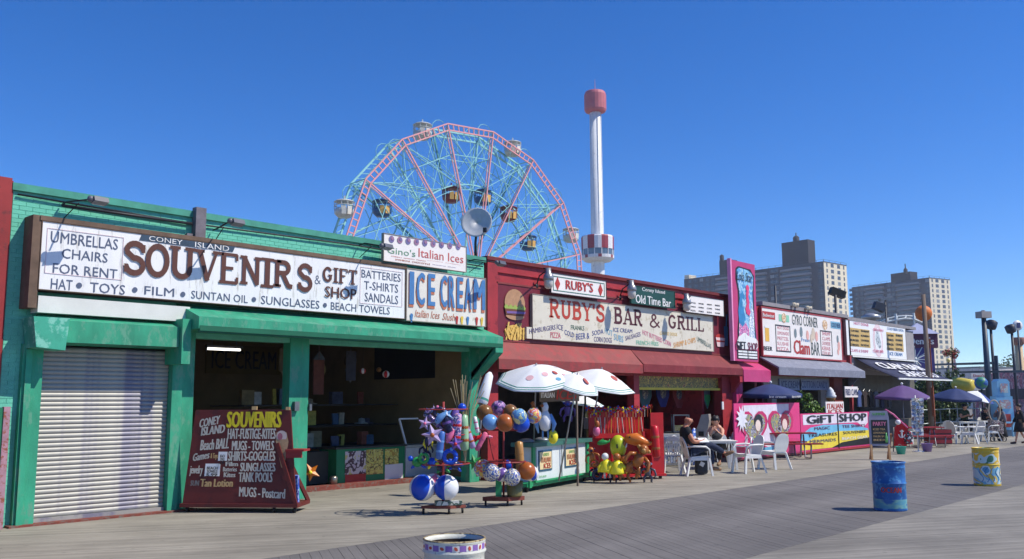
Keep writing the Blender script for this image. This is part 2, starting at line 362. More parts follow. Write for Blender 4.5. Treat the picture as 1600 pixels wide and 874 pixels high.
strip(11.0, 16.93, A1, pmA, 0, -20, 130, 14, gap=.0022)
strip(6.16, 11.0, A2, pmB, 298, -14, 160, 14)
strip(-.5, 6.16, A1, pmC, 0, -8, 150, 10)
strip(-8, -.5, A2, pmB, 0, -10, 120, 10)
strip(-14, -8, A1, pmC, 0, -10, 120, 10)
ap = B(); ap.box(5.2, 17.3, 16.95, 18.15, -.3, -.004)
struct(ap.build('pavement', M('worn_concrete', (128,124,114), rough=.85, var=.2, scale=1.2, wear=(90,84,78), wearamt=.3)))
# side pavement far beyond the shops
fp = B(); fp.box(49, 220, 16.95, 60, -.3, -.01)
struct(fp.build('side_street', M('street_asphalt', (118,114,108), rough=.9, var=.15, scale=.8)))

# ============================================================ GREEN SOUVENIR SHOP (front wall at Y = 17)
GW = 17.0
green = M('green_paint', (50,154,120), rough=.65, var=.24, scale=1.1, bump=.25, bscale=30, wear=(88,150,124), wearamt=.45, stretch=(2,2,.8))
green2 = M('green_brick_paint', (104,196,170), rough=.7, var=.14, scale=3, bump=.4, bscale=60, wear=(118,178,160), wearamt=.3, wscale=1.5)
green3 = M('green_paint_weathered', (62,165,138), rough=.7, var=.18, scale=2, wear=(120,190,170), wearamt=.5, bump=.2)
dgreen = M('dark_green_paint', (20,98,70), rough=.55, var=.15, scale=2)
redp = M('red_paint', (148,44,44), rough=.6, var=.15, scale=1.5, bump=.2, wear=(110,40,40), wearamt=.3)
brown = M('brown_board', (104,84,70), rough=.8, var=.25, scale=3)
white = M('white_sign', (230,230,230), rough=.4, var=.05, scale=1.2, wear=(196,194,188), wearamt=.35, stretch=(3,3,.5))
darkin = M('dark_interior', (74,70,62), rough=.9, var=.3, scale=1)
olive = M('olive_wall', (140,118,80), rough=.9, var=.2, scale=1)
grey = M('grey_metal', (120,122,124), rough=.45, var=.15, scale=6, metal=.6)
dark = M('dark_metal', (38,38,42), rough=.5, var=.2, scale=8)
black = M('black', (16,16,18), rough=.55, var=.2)
shop = thing('souvenir_shop', 'green painted brick souvenir shop with open dark front and projecting ledge', 'shop', (5.67, GW, 0))
sh = B(); TOP = 5.9
sh.box(5.69, 17.5, GW+.004, GW+.3, 3.35, TOP)             # wall above the opening (core)
sh.box(5.69, 6.3, GW+.004, GW+.3, -.1, 3.35)
sh.box(5.69, 17.5, GW+.3, 28, TOP-.5, TOP-.35)            # roof
sh.box(5.69, 5.9, GW+.3, 28, -.1, TOP-.36)
sh.box(17.3, 17.5, GW+.3, 28, -.1, TOP-.36)
sh.build('wall', green2, shop, world=True)
def bricks(parent, x0, x1, z0, z1, y, m, skip=None, name='brick', nparts=300, bw_=.225, bh=.077, rest_name='brickwork'):
    """painted bricks proud of the wall: single ones where they show largest, the rest joined"""
    rows = int((z1-z0)/bh); cells = []
    for r in range(rows):
        x = x0 - (bw_/2 if r % 2 else 0)
        while x < x1-.01:
            a, b = max(x, x0)+.004, min(x+bw_, x1)-.004; z = z0+r*bh
            if b-a > .03 and not (skip and skip((a+b)/2, z+bh/2)): cells.append((a, b, z+.004, z+bh-.004))
            x += bw_
    cells.sort(key=lambda c: c[0]); rest = B(); cache = {}
    for i, (a, b, c, d) in enumerate(cells):
        pr = y-random.uniform(.002, .006)
        if i < nparts:
            k = round(b-a, 3)
            if k not in cache: bb = B(); bb.box(-(b-a)/2, (b-a)/2, 0, .045, 0, d-c); cache[k] = bb.mesh(name, m)
            o = D.objects.new(name, cache[k]); COL.objects.link(o); o.parent = parent; o.location = Vector(((a+b)/2, pr, c))-wl(parent)
        else: rest.box(a, b, pr, y+.05, c, d)
    if rest.f: stuff(rest.build(rest_name, m, parent, world=True))
bricks(shop, 5.69, 17.49, 3.36, TOP-.13, GW, green2, skip=lambda x, z: 6.15 < x < 17.15 and z < 5.1)
bricks(shop, 5.69, 6.28, 0, 3.36, GW, green2, nparts=0)
cp = B(); cp.box(5.66, 17.53, GW-.06, GW+.36, TOP-.13, TOP); cp.build('parapet_cap', M('cap_green', (70,150,130), rough=.7, var=.2, scale=3), shop, world=True)
cb = B(); cb.tube([(5.75, GW-.05, TOP-.2), (9, GW-.05, TOP-.26), (13, GW-.05, TOP-.2), (17.4, GW-.05, TOP-.26)], .018, 6); cb.build('cable', dark, shop, world=True)
# projecting ledge
YH = 16.1
def hood(x0, x1, zt, zs, zb, yf, yb, name, m, parent, m2=None):
    pr = [(yb, zt), (yf, zs), (yf, zb), (yb, zb-.02)]
    b = B(); b.prism([(x0, y, z) for y, z in pr], (x1-x0, 0, 0)); o = b.build(name, m, parent, world=True)
    return o
hood(8.80, 17.28, 4.02, 3.70, 3.47, YH, GW+.02, 'ledge', green, shop)
dl = B(); dl.box(8.82, 17.26, YH-.012, YH-.002, 3.43, 3.53); dl.box(8.82, 17.26, YH+.03, YH+.07, 3.4, 3.475); dl.build('ledge_trim', dgreen, shop, world=True)
hood(6.2, 8.6, 3.66, 3.5, 3.12, 16.45, GW+.02, 'ledge', green, shop)
# the ledge's bracket between the two heights and the bracket at the left end
b = B(); b.box(8.61, 8.79, 16.36, GW, 2.8, 3.66); b.build('ledge_bracket', green, shop, world=True)
b = B(); b.prism([(5.95, 16.42, 3.54), (6.55, 16.42, 3.54), (6.5, 16.42, 2.98), (6.02, 16.42, 3.02)], (0, .5, 0)); b.build('ledge_bracket', green3, shop, world=True)
b = B(); b.prism([(17.0, YH, 3.3), (17.28, YH, 3.3), (17.28, GW, 2.6), (17.0, GW, 2.6)], (0,0,.2)); b.prism([(17.28, YH, 3.46), (17.28, GW, 3.46), (17.28, GW, 2.6)], (-.28,0,0)); b.build('ledge_bracket', green, shop, world=True)
# pier left of the shutter, jambs, posts
b = B(); b.box(5.98, 6.32, GW-.12, GW+.1, 0, 3.1); b.box(6.02, 6.12, GW-.17, GW-.12, 0, 3.0); b.build('jamb', green, shop, world=True)
b = B(); b.box(8.72, 8.93, GW-.12, GW+.1, 0, 2.8); b.box(8.98, 9.22, GW-.03, GW+.2, 0, 3.45); b.box(8.93, 8.98, GW-.04, GW+.1, 0, 2.8); b.build('jamb', green, shop, world=True)
b = B(); b.box(11.45, 11.93, GW-.02, GW+.25, 0, 3.45); b.box(11.93, 11.97, GW+.02, GW+.2, 0, 3.45); b.build('post', green, shop, world=True)
b = B(); b.cbox((11.6, GW-.06, 1.98), (.12,.1,.2)); b.cbox((11.98, GW-.03, 1.95), (.06,.08,.14)); stuff(b.build('latch', grey, shop, world=True))
b = B(); b.box(16.95, 17.3, GW-.02, GW+.3, 0, 3.45); b.build('post', green, shop, world=True)
# rolled corner red board on the left neighbour
nb = thing('red_brick_shop', 'red painted corner of the next building at the left edge', 'building', (5.2, GW, 0))
b = B(); b.box(-9, 5.68, GW-.02, 28, -.1, 5.93); b.build('wall', redp, nb, world=True)
b = B(); b.box(5.4, 5.62, GW-.14, GW-.02, -.05, 5.95); b.build('corner_board', redp, nb, world=True)
# shutter
shu = B(); sl0 = B(); x0, x1 = 6.34, 8.71
root = B(); root.box(x0-.02, x1+.02, GW+.06, GW+.1, .0, 3.08)
silver = M('shutter_steel', (160,158,152), rough=.5, var=.12, scale=1.1, metal=.15, wear=(124,122,138), wearamt=.5, wscale=.9)
shutter = root.build('roll_shutter', dark, shop, world=True)
prof = [(0, .0), (-.016, .012), (-.022, .032), (-.02, .054), (-.006, .074), (.0, .08)]
for i, (y, z) in enumerate(prof[:-1]):
    y2, z2 = prof[i+1]; sl0.add([(0,y,z),(x1-x0,y,z),(x1-x0,y2,z2),(0,y2,z2)], [(0,1,2,3)], smooth=True)
slm = sl0.mesh('slat', silver)
for i in range(37):
    o = D.objects.new('slat', slm); COL.objects.link(o); o.parent = shutter; o.location = Vector((x0, GW+.05, .1+i*.08))-wl(shutter)
b = B(); b.box(x0, x1, GW-.02, GW+.05, .0, .1); b.build('bottom_rail', silver, shutter, world=True)
b = B(); b.box(5.9, 9.3, GW-.22, GW-.0, -.02, .035); b.box(9.25, 17.2, 18.1, 18.4, -.02, .1); b.build('threshold', M('red_oxide', (120,58,48), rough=.8, var=.25, scale=4, wear=(110,100,92), wearamt=.5), shop, world=True)
# folded green gate leaf at the left edge
g = thing('gate_leaf', 'dark green gate leaf with a pink worn edge beside the shutter', 'gate', (5.3, 16.6, 0))
b = B(); b.box(4.2, 5.62, 16.55, 16.6, .05, 2.0); b.build('panel', M('gate_green', (30,120,84), rough=.6, var=.2, scale=2, wear=(60,140,100), wearamt=.3), g, world=True)
b = B(); b.box(5.62, 5.72, 16.53, 16.62, .03, 2.02); b.build('edge_strip', M('pink_edge', (168,128,140), rough=.7, var=.2, scale=5, wear=(140,80,60), wearamt=.5), g, world=True)

# interior of the green shop
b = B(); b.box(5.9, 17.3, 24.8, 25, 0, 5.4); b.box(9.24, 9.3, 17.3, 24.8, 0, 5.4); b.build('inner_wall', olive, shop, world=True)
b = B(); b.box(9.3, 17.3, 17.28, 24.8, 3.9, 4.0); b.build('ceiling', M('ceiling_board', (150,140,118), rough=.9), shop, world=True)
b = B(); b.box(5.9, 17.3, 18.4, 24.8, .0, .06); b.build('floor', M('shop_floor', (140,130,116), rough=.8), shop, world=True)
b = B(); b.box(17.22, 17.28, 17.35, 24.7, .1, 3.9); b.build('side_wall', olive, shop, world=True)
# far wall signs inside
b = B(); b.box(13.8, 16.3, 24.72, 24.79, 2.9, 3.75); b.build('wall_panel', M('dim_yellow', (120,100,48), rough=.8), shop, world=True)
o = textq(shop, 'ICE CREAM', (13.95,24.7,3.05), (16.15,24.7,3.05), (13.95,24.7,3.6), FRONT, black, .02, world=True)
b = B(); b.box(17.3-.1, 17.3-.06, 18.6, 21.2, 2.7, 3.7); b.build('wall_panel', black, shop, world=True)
pl = W(325,545,20); pr_ = W(375,548,20)
t = thing('tube_lamp', 'lit white tube lamp under the dark ceiling of the souvenir shop', 'lamp', (pl.x, 20, pl.z)); b = B(); b.bar(pl, (pr_.x,20,pl.z), .06, .05); b.build('tube', glow('tube_light', (255,250,240), 2.5), t, world=True)
b = B(); b.bar(pl+V(-.05,0,.06), (pr_.x+.05,20,pl.z+.06), .1, .05); b.tube([pl+V(.1,0,.08),(pl.x+.1,20,3.9)], .01, 4); b.tube([(pr_.x-.1,20,pl.z+.08),(pr_.x-.1,20,3.9)], .01, 4); b.build('housing', grey, t, world=True)

# ============================================================ SIGNS ON THE GREEN SHOP
YS = 16.6
def signbox(name, label, tl, br, Y, depth, face, edge, cat='sign', frame=.04, fm=None, grp=None, dz=0):
    p = W(*tl, Y); q = W(*br, Y); t = thing(name, label, cat, ((p.x+q.x)/2, Y, q.z), group=grp)
    b = B(); b.box(p.x, q.x, Y, Y+depth, q.z, p.z); b.build('board', face, t, world=True)
    if edge:
        b = B(); f = frame
        b.box(p.x-f, q.x+f, Y-.015, Y+depth-.004, p.z+.002, p.z+f); b.box(p.x-f, q.x+f, Y-.015, Y+depth-.004, q.z-f, q.z-.002)
        b.box(p.x-f, p.x-.002, Y-.015, Y+depth-.006, q.z, p.z); b.box(q.x+.002, q.x+f, Y-.015, Y+depth-.006, q.z, p.z); b.build('frame', edge, t, world=True)
    return t, p, q
ss, p, q = signbox('souvenir_sign', 'long white souvenirs and gift shop sign with big brown letters on the green shop', (67,346), (632,498), YS, .36, white, brown, frame=.014)
txg = M('sign_grey_ink', (86,96,120), rough=.5, var=.1); txb = M('sign_brown_ink', (92,54,42), rough=.5, var=.08); txd = M('ink_dark', (36,36,44), rough=.5)
for s, a, b_, bo in (('UMBRELLAS',(80,361),(184,391),.004),('CHAIRS',(97,388),(168,411),.004),('FOR RENT',(83,411),(183,436),.004),('HAT',(80,435),(113,454),.006),('TOYS',(141,441),(195,461),.006),('FILM',(226,447),(272,464),.006),('SUNTAN OIL',(299,454),(387,474),.006),('SUNGLASSES',(408,462),(499,483),.006),('BEACH TOWELS',(517,472),(609,492),.006),('BATTERIES',(565,421),(626,441),.003),('T-SHIRTS',(569,439),(622,458),.003),('SANDALS',(570,457),(622,476),.003)):
    text(ss, s, a, b_, YS, txg, bo)
b = B()
for x, y in ((124,446),(211,453),(286,460),(397,468),(508,477)):
    b.disc(W(x, y, YS-.012), .05)
stuff(b.build('dots', txg, ss, world=True))
for ch, x0_, x1_ in zip('SOUVENIRS', (195,229,266,306,344,376,409,428,466), (227,264,304,343,372,408,427,457,488)):
    top = 374+(x0_-195)*.132; bot = 433+(x0_-195)*.083
    if ch == 'S' and x0_ > 400: top, bot = 410, 458
    text(ss, ch, (x0_,top), (x1_,bot), YS, txb, serif=True, proud=.02+.004*((x0_//2) % 2) if ch != 'I' else .016)
text(ss, '&', (492,430), (501,445), YS, txg, serif=True)
text(ss, 'GIFT', (505,416), (558,446), YS, txb, serif=True, proud=.02)
text(ss, 'SHOP', (508,447), (557,469), YS, txb, .02, proud=.02)
pa = W(222,365.5,YS); pb = W(367,394.5,YS)
b = B(); b.prism([(pa.x,YS-.012,pa.z),(pb.x,YS-.012,pa.z+.0),(pb.x-.05,YS-.012,pb.z),(pa.x-.05,YS-.012,pb.z)], (0,.008,0)); b.build('dark_strip', M('strip_blue', (52,72,92), rough=.5, var=.2), ss, world=True)
text(ss, 'CONEY', (233,368.5), (285,383), YS-.015, white, .0); text(ss, 'ISLAND', (305,378), (358,393), YS-.015, white, .0)
pl = W(61,461,YS); pr_ = W(297,503,YS)
b = B(); b.box(pl.x, pr_.x, YS+.02, YS+.34, pr_.z, 3.98-.06); b.build('blank_panel', M('blank_white', (214,214,208), rough=.5, var=.06, scale=2), ss, world=True)
b = B(); b.box(p.x-.16, p.x-.016, YS+.0, GW, 3.7, p.z+.1); b.box(p.x-.045, q.x+.05, YS-.02, GW, p.z+.016, p.z+.1); b.build('backing', brown, ss, world=True)
# thin ruled boxes round the small print
def ruled(parent, tl, br, Y, m, w=.012, name='ruled_line'):
    p = W(*tl, Y); q = W(*br, Y); b = B()
    b.box(p.x, q.x, Y-.011, Y-.006, p.z-w, p.z); b.box(p.x, q.x, Y-.011, Y-.006, q.z, q.z+w); b.box(p.x, p.x+w, Y-.011, Y-.006, q.z+w, p.z-w); b.box(q.x-w, q.x, Y-.011, Y-.006, q.z+w, p.z-w); b.build(name, m, parent, world=True)
pinkl = M('thin_pink', (222,196,200), rough=.5)
ruled(ss, (563,417), (628,480), YS, pinkl, .008); ruled(ss, (74,356), (190,438), YS, pinkl, .008)

cream = M('cream_sign', (222,216,206), rough=.45, var=.06, scale=1.5, wear=(196,184,170), wearamt=.3)
ic, p, q = signbox('ice_cream_sign', 'off-white sign with tall blue block letters reading ice cream', (636,420), (758,510), YS-.02, .36, cream, M('sign_edge', (150,140,130), rough=.6), frame=.02)
blu = M('letter_blue', (74,124,178), rough=.5, var=.12, scale=4); org = M('letter_orange', (186,112,84), rough=.5, var=.15)
xs = [(640,647),(651,664),(669,680),(688,699),(701,711),(714,724),(726,737),(740,758)]
for ch, (xa, xb) in zip('ICECREAM', xs):
    t0 = 424+(xa-640)*.118; b0 = 476+(xa-640)*.09
    text(ic, ch, (xa-1,t0+4), (xb-1,b0+4.5), YS-.02, org, .05, proud=.01, name='letter_shadow'); text(ic, ch, (xa,t0), (xb,b0), YS-.02, blu, .05, proud=.018)
redk = M('letter_red', (178,56,50), rough=.5, var=.1)
text(ic, 'Italian Ices', (648,484), (687,499), YS-.02, org, .01, shear=.3); text(ic, 'Slush', (691,489), (711,502), YS-.02, org, .01, shear=.3)
# little painted cups and cones on the ice cream sign
b = B()
for i, x in enumerate((643,714,722,731,745,753)):
    c = W(x, 498+(x-640)*.05, YS-.035); b.m = i % 3; b.add([c+V(-.045,0,.06),c+V(.045,0,.06),c+V(.02,0,-.09),c+V(-.02,0,-.09)], [(0,1,2,3)]); b.disc(c+V(0,-.003,.08), .05, 8)
b.build('painted_cups', [blu, redk, M('letter_yellow', (222,186,70), rough=.5)], ic, world=True)['kind'] = 'stuff'

gi, p, q = signbox('italian_ices_sign', "white Italian ices sign standing above the ice cream sign on the green parapet", (600,365), (728,425), YS-.05, .08, M('ices_white', (232,226,222), rough=.4, var=.04), M('sign_edge'), frame=.015)
text(gi, "Gino's", (605,385), (649,402), YS-.05, M('pale_green_ink', (120,160,130), rough=.5), .004); text(gi, 'Italian Ices', (654,388), (724,412), YS-.05, M('pale_red_ink', (200,100,96), rough=.5), .004)
b = B()
for i in range(9):
    c = W(612+i*13, 374+i*1.45, YS-.062); b.m = i % 2; b.disc(c, .085, 9); b.m = 1-i % 2; b.disc(c+V(.02,-.008,.02), .045, 7)
b.build('printed_cups', [M('violet_ink', (122,112,160), rough=.5), M('plum_ink', (160,120,150), rough=.5)], gi, world=True)['kind'] = 'stuff'
for i, (s, a, b_, mm) in enumerate((('CHERRY  MANGO  LEMON',(611,401),(665,407.5),'pale_red_ink'),('COCONUT  BLUEBERRY',(668,407),(720,414),'pale_red_ink'),('RAINBOW  CHOCOLATE',(618,407),(672,412),'letter_orange'),('PINEAPPLE  GRAPE',(676,413),(712,419),'violet_ink'))):
    text(gi, s, a, b_, YS-.05, M(mm), .01)

def arm_lamp(base, head, Yh, label, w1=GW):
    """flood lamp on a long thin arm off the wall"""
    pb = W(*base, w1-.06); ph = W(*head, Yh); t = thing('sign_lamp', label, 'lamp', pb, group='flood lamps on arms above the shop signs')
    b = B(); b.tube([pb, pb+V(0,-.2,.02), ph+V(-.12,.08,.02)], .016, 6); b.tube([pb+V(0,0,-.3), (pb+(ph-pb)*.45)], .01, 5); b.build('arm', dark, t, world=True)
    d = V(.1,.35,-.5).normalized(); b = B(); b.cbox(ph, (.27,.13,.09), rz=.15, rx=-.35); b.ball(ph+V(-.16,0,.01), .06, 8, 6); b.build('lamp_head', M('lamp_grey', (96,98,108), rough=.4, var=.2), t, world=True)
    b = B(); b.cbox(ph+V(0,.018,-.048), (.22,.1,.012), rz=.15, rx=-.35); b.build('lens', glass('lens_glass', (150,155,160)), t, world=True)
arm_lamp((97,320), (156,314), 15.9, 'flood lamp on a thin arm at the left end above the souvenir sign')
arm_lamp((333,360), (371,348), 15.9, 'flood lamp on a thin arm beside the grey junction box')
arm_lamp((562,383), (605,386), 15.9, 'flood lamp in front of the corner of the Italian ices sign')
arm_lamp((733,408), (783,412), 15.95, 'flood lamp reaching out over the seam of the green and red walls')
c = W(311,349, GW-.1); b = B(); b.cbox(c, (.22,.16,.62)); b.box(c.x-.04, c.x+.04, c.y-.02, c.y+.04, c.z-.45, c.z-.31); b.cbox(c+V(-.2,.02,-.35), (.12,.1,.22)); mono(b.build('junction_box', M('galvanised', (116,110,118), rough=.6, var=.25, scale=6)), 'tall grey junction box on the green wall above the souvenir sign', 'electrical box')
a = W(97,321,GW-.12); c2 = W(300,350,GW-.12); b = B(); b.tube([a, c2], .03, 6); mono(b.build('conduit', dark), 'dark conduit running along the green wall to the junction box', 'pipe')
# satellite dish on the roof
dc = FAR(745, 349, 25.0); t = thing('satellite_dish', 'grey satellite dish on a mast above the seam of the green and red roofs', 'satellite dish', (dc.x+.15, dc.y+.2, 5.4))
nn = (C0-dc).normalized(); nn = (nn+V(-.35,-.1,.45)).normalized()
b = B(); b.lathe([(.42,.09),(.36,.06),(.2,.02),(.012,.012),(.012,-.02),(.2,-.03),(.36,.03),(.43,.075),(.42,.09)], dc, 24, axis=nn); b.build('dish', M('dish_grey', (176,180,186), rough=.5, var=.1, scale=5), t, world=True)
s_ = dc+nn*.3+rt*.26-V(0,0,.3); b = B(); b.tube([dc+V(.18,0,-.34), s_], .014, 6); b.tube([dc-nn*.05, dc-nn*.1, (dc.x+.15, dc.y+.2, dc.z-.5), (dc.x+.15, dc.y+.2, 5.4)], .035, 8); b.tube([(dc.x+.15, dc.y+.2, dc.z-.5), (dc.x+.5, dc.y+.4, 5.4)], .02, 6); b.build('mast', dark, t, world=True)
b = B(); b.cbox(s_, (.09,.09,.12), rz=.4); b.build('receiver', dark, t, world=True)
# ============================================================ RED BAR BUILDING
def disc_pts(p, rx, rz, n=16, a0=0, a1=360, Y=None): return [(p[0]+rx*cos(R(a0+(a1-a0)*k/n)), p[1], p[2]+rz*sin(R(a0+(a1-a0)*k/n))) for k in range(n)]
rub = M('bar_red', (164,46,54), rough=.6, var=.18, scale=1.3, bump=.3, bscale=25, wear=(128,34,44), wearamt=.4)
rubf = M('bar_red_faded', (132,60,58), rough=.65, var=.16, scale=1.5, wear=(150,54,56), wearamt=.5)
burg = M('burgundy_panel', (112,32,46), rough=.5, var=.1, scale=2)
beige = M('beige_sign', (212,206,190), rough=.5, var=.06, scale=1.3, wear=(184,174,152), wearamt=.35)
bar = thing('bar_building', 'red painted bar and grill building with a sloping red hood over its open front', 'bar', (17.55, GW, 0))
b = B(); b.box(17.55, 31.0, GW, GW+.3, 2.85, 5.85); b.box(17.55, 31.0, GW+.3, 28, 5.35, 5.5); b.box(30.8, 31.0, GW+.3, 28, 0, 5.34); b.build('wall', rub, bar, world=True)
b = B(); b.box(17.58, 17.98, GW-.06, GW+.2, 0, 5.84); b.box(17.98, 31.0, GW-.05, GW-.002, 5.55, 5.6); b.build('pilaster', rub, bar, world=True)
b = B(); b.box(17.54, 31.03, GW-.09, GW+.36, 5.85, 5.95); b.build('parapet_cap', M('cap_red', (110,36,40), rough=.7, var=.2, scale=3), bar, world=True)
b = B(); b.box(17.98, 30.62, GW-.04, GW-.001, 3.72, 5.24); b.build('sign_band', burg, bar, world=True)
b = B(); f_ = .04
b.box(17.94, 30.66, GW-.06, GW-.002, 5.24, 5.29); b.box(17.94, 30.66, GW-.06, GW-.002, 3.67, 3.72); b.build('band_frame', M('frame_red', (130,56,54), rough=.6, var=.2), bar, world=True)
def slope(x0, x1, zt, yf, zf, zb, yb, name, m, parent, t=.05):
    b = B(); b.prism([(x0, yb, zt), (x0, yf, zf), (x0, yf, zb), (x0, yf+t, zb), (x0, yf+t, zf-t), (x0, yb, zt-t)], (x1-x0, 0, 0)); return b.build(name, m, parent, world=True)
hdm = M('hood_red', (118,36,42), rough=.65, var=.16, scale=1.2, wear=(132,54,54), wearamt=.4, stretch=(2,1,1)); slope(17.55, 24.18, 3.7, 16.5, 3.17, 2.9, GW-.002, 'hood', rubf, bar); slope(24.2, 30.6, 3.7, 16.49, 3.2, 2.95, GW-.002, 'hood', hdm, bar)
b = B(); b.box(30.4, 30.6, 16.52, GW-.06, 2.7, 2.94); b.prism([(30.4,16.55,2.7),(30.4,16.9,2.7),(30.4,16.9,2.3)], (.18,0,0)); b.build('hood_bracket', rub, bar, world=True)
b = B(); b.box(24.35, 24.65, GW-.02, GW+.25, 0, 2.9); b.build('post', rub, bar, world=True)
b = B(); b.box(29.85, 30.6, GW-.05, GW+.3, 0, 2.9); b.build('post', rub, bar, world=True)
b = B(); b.box(17.75, 30.8, 23.8, 24, 0, 5.3); b.box(17.6, 17.7, 17.35, 24, 0, 3.4); b.build('inner_wall', M('bar_inner', (84,74,70), rough=.9, var=.3), bar, world=True)
b = B(); b.box(29.35, 29.5, 17.5, 19.4, 0, 2.9); b.build('partition', rub, bar, world=True)
b = B(); b.box(17.7, 30.8, 17.3, 23.8, 3.3, 3.4); b.build('ceiling', M('bar_ceiling', (110,96,84), rough=.9), bar, world=True)
b = B(); b.box(17.3, 31.0, 16.95, 23.8, -.3, .0); b.build('floor', M('bar_floor', (120,112,102), rough=.8, var=.2), bar, world=True)
b = B(); b.box(24.7, 29.84, GW+.1, GW+.15, 2.48, 2.9); b.build('valance', mix_noise('flower_print', [(124,104,40),(170,140,50),(96,84,44),(196,164,60),(150,80,54)], 6), bar, world=True)
b = B(); b.box(24.7, 29.84, GW+.02, GW+.14, 2.4, 2.48); b.build('valance_trim', M('yellow_trim', (214,186,46), rough=.5), bar, world=True)
b = B(); b.box(31.0, 31.12, GW-.2, GW, 3.75, 5.1); b.build('side_conduit', rub, bar, world=True)
# --- signs on it
bs, p, q = signbox('bar_and_grill_sign', 'wide beige bar and grill sign with red and brown serif letters on the red wall', (832,460), (1115,549), 16.88, .08, beige, M('sign_edge'), frame=.02)
letr = M('letter_rust', (178,62,42), rough=.5, var=.1); letb = M('letter_maroon', (84,34,40), rough=.5, var=.1)
YR = 16.88
text(bs, "RUBY'S", (858,466), (945,505.5), YR, letr, serif=True); text(bs, 'BAR', (959,479), (1004,511), YR, letb, serif=True); text(bs, '&', (1015,490), (1031.5,513.5), YR, letb, serif=True); text(bs, 'GRILL', (1044,491), (1100,519.5), YR, letb, serif=True)
b = B(); p = W(823,511,YR); b.box(p.x, W(832,520,YR).x-.022, YR+.001, YR+.08, W(823,529,YR).z, p.z); b.build('corner_panel', beige, bs, world=True)
ink = dict(v=(92,84,130), g=(74,110,92), r=(196,84,104), b=(70,80,140), l=(120,170,196), p=(214,120,150), y=(220,186,96), t=(110,190,160), o=(222,160,80), k=(90,116,110))
ink = {k: M('ink_'+k, c, rough=.5, var=.1) for k, c in ink.items()}
for s, a, b_, k, tl in (('HAMBURGERS',(827,509),(868,520),'v',.16),('ICE',(870,507),(880,516),'v',-.12),('FRANKS',(892,508),(913,517),'g',0),('PIZZA',(860,519),(876,529),'r',0),('COLD',(882,517),(897,526),'b',-.18),('BEER &',(900,520),(921,531),'b',.1),('SODA',(925,515),(943,524),'b',.16),('ICE CREAM',(958,512),(988,521),'b',0),
    ('HOT',(945,514),(957,524),'l',-.2),('SUBS',(959,523),(974,534),'l',-.14),('SAUSAGES',(977,521),(1001,530),'v',.22),('CORN DOGS',(928,526),(956,536),'v',0),('HOT BUTTERED CORN',(1004,523),(1048,534),'p',-.2),('CHEESE DOGS',(1031,518),(1058,525.5),'y',0),('FRENCH FRIES',(994,532),(1029,541),'t',0),('SHRIMP & CHIPS',(1052,530),(1087,541),'o',.18),('UMBRELLAS',(1089,531),(1111,540),'k',-.26)):
    text(bs, s, a, b_, YR, ink[k], .012, tilt=tl)
# burger and fries panel, drink and basket panel
def flat(bd, pts, Y, m, t=.006):                          # painted cut-out shape on a board at Y
    bd.m = m; bd.add([(x, Y-t, z) for x, z in pts], [tuple(range(len(pts)))], smooth=False)
def ell(cx, cz, rx, rz, n=14, a0=0, a1=360): return [(cx+rx*cos(R(a0+(a1-a0)*k/n)), cz+rz*sin(R(a0+(a1-a0)*k/n))) for k in range(n+1 if a1-a0 < 360 else n)]
bp = thing('burger_picture', 'painted hamburger and fries cut-out on the burgundy band left of the bar sign', 'picture', (18.55, 16.93, 3.85))
c = W(804,478,16.95); cx, cz = c.x, c.z; b = B()
flat(b, ell(cx, cz+.06, .42, .4, 14, 0, 180)+[(cx-.4,cz-.02),(cx+.4,cz-.02)], 16.955, 0, .02)
flat(b, [(cx-.44+.088*k, cz-.02+(.05 if k%2 else -.02)) for k in range(11)]+[(cx+.4,cz-.14),(cx-.4,cz-.14)], 16.955, 1, .028)
flat(b, [(cx-.42,cz-.1),(cx+.42,cz-.1),(cx+.38,cz-.26),(cx-.38,cz-.26)], 16.955, 2, .034)
flat(b, [(cx-.36,cz-.17),(cx+.42,cz-.15),(cx+.4,cz-.21),(cx-.34,cz-.23)], 16.955, 3, .04)
flat(b, ell(cx, cz-.28, .38, .12, 10, 180, 360), 16.955, 0, .03)
b.build('burger', [M('bun_tan', (176,134,100), rough=.5, var=.12, scale=8), M('lettuce', (150,170,80), rough=.5), M('meat_brown', (110,66,48), rough=.6), M('tomato', (120,90,150), rough=.5)], bp, world=True)
b = B()
for k in range(16):
    a = R(random.uniform(-35,35)+(90 if k % 3 else 60)); x = cx+random.uniform(-.36,.36); z = cz-.72+random.uniform(-.1,.1); dx, dz = .17*cos(a), .17*sin(a)
    b.add([(x-dx-.03,16.94-.002*k,z-dz),(x-dx+.03,16.94-.002*k,z-dz),(x+dx+.03,16.94-.002*k,z+dz),(x+dx-.03,16.94-.002*k,z+dz)], [(0,1,2,3)])
flat(b, ell(cx, cz-.75, .42, .22), 16.945, 0, 0)
stuff(b.build('fries', M('fries_yellow', (214,176,90), rough=.5, var=.2, scale=14), bp, world=True))
dp = thing('drink_picture', 'painted basket and blue drink cup on the burgundy band right of the bar sign', 'picture', (30.1, 16.93, 3.9))
c = W(1125,528,16.95); cx, cz = c.x, c.z; b = B()
flat(b, ell(cx, cz+.02, .34, .12), 16.955, 1, .02); flat(b, [(cx-.34,cz),(cx+.34,cz),(cx+.24,cz-.33),(cx-.24,cz-.33)], 16.955, 0, .026); flat(b, [(cx-.3,cz-.1),(cx+.3,cz-.1),(cx+.28,cz-.16),(cx-.28,cz-.16)], 16.955, 1, .03); b.build('basket', [M('pale_pink', (226,196,196), rough=.5), redk], dp, world=True)
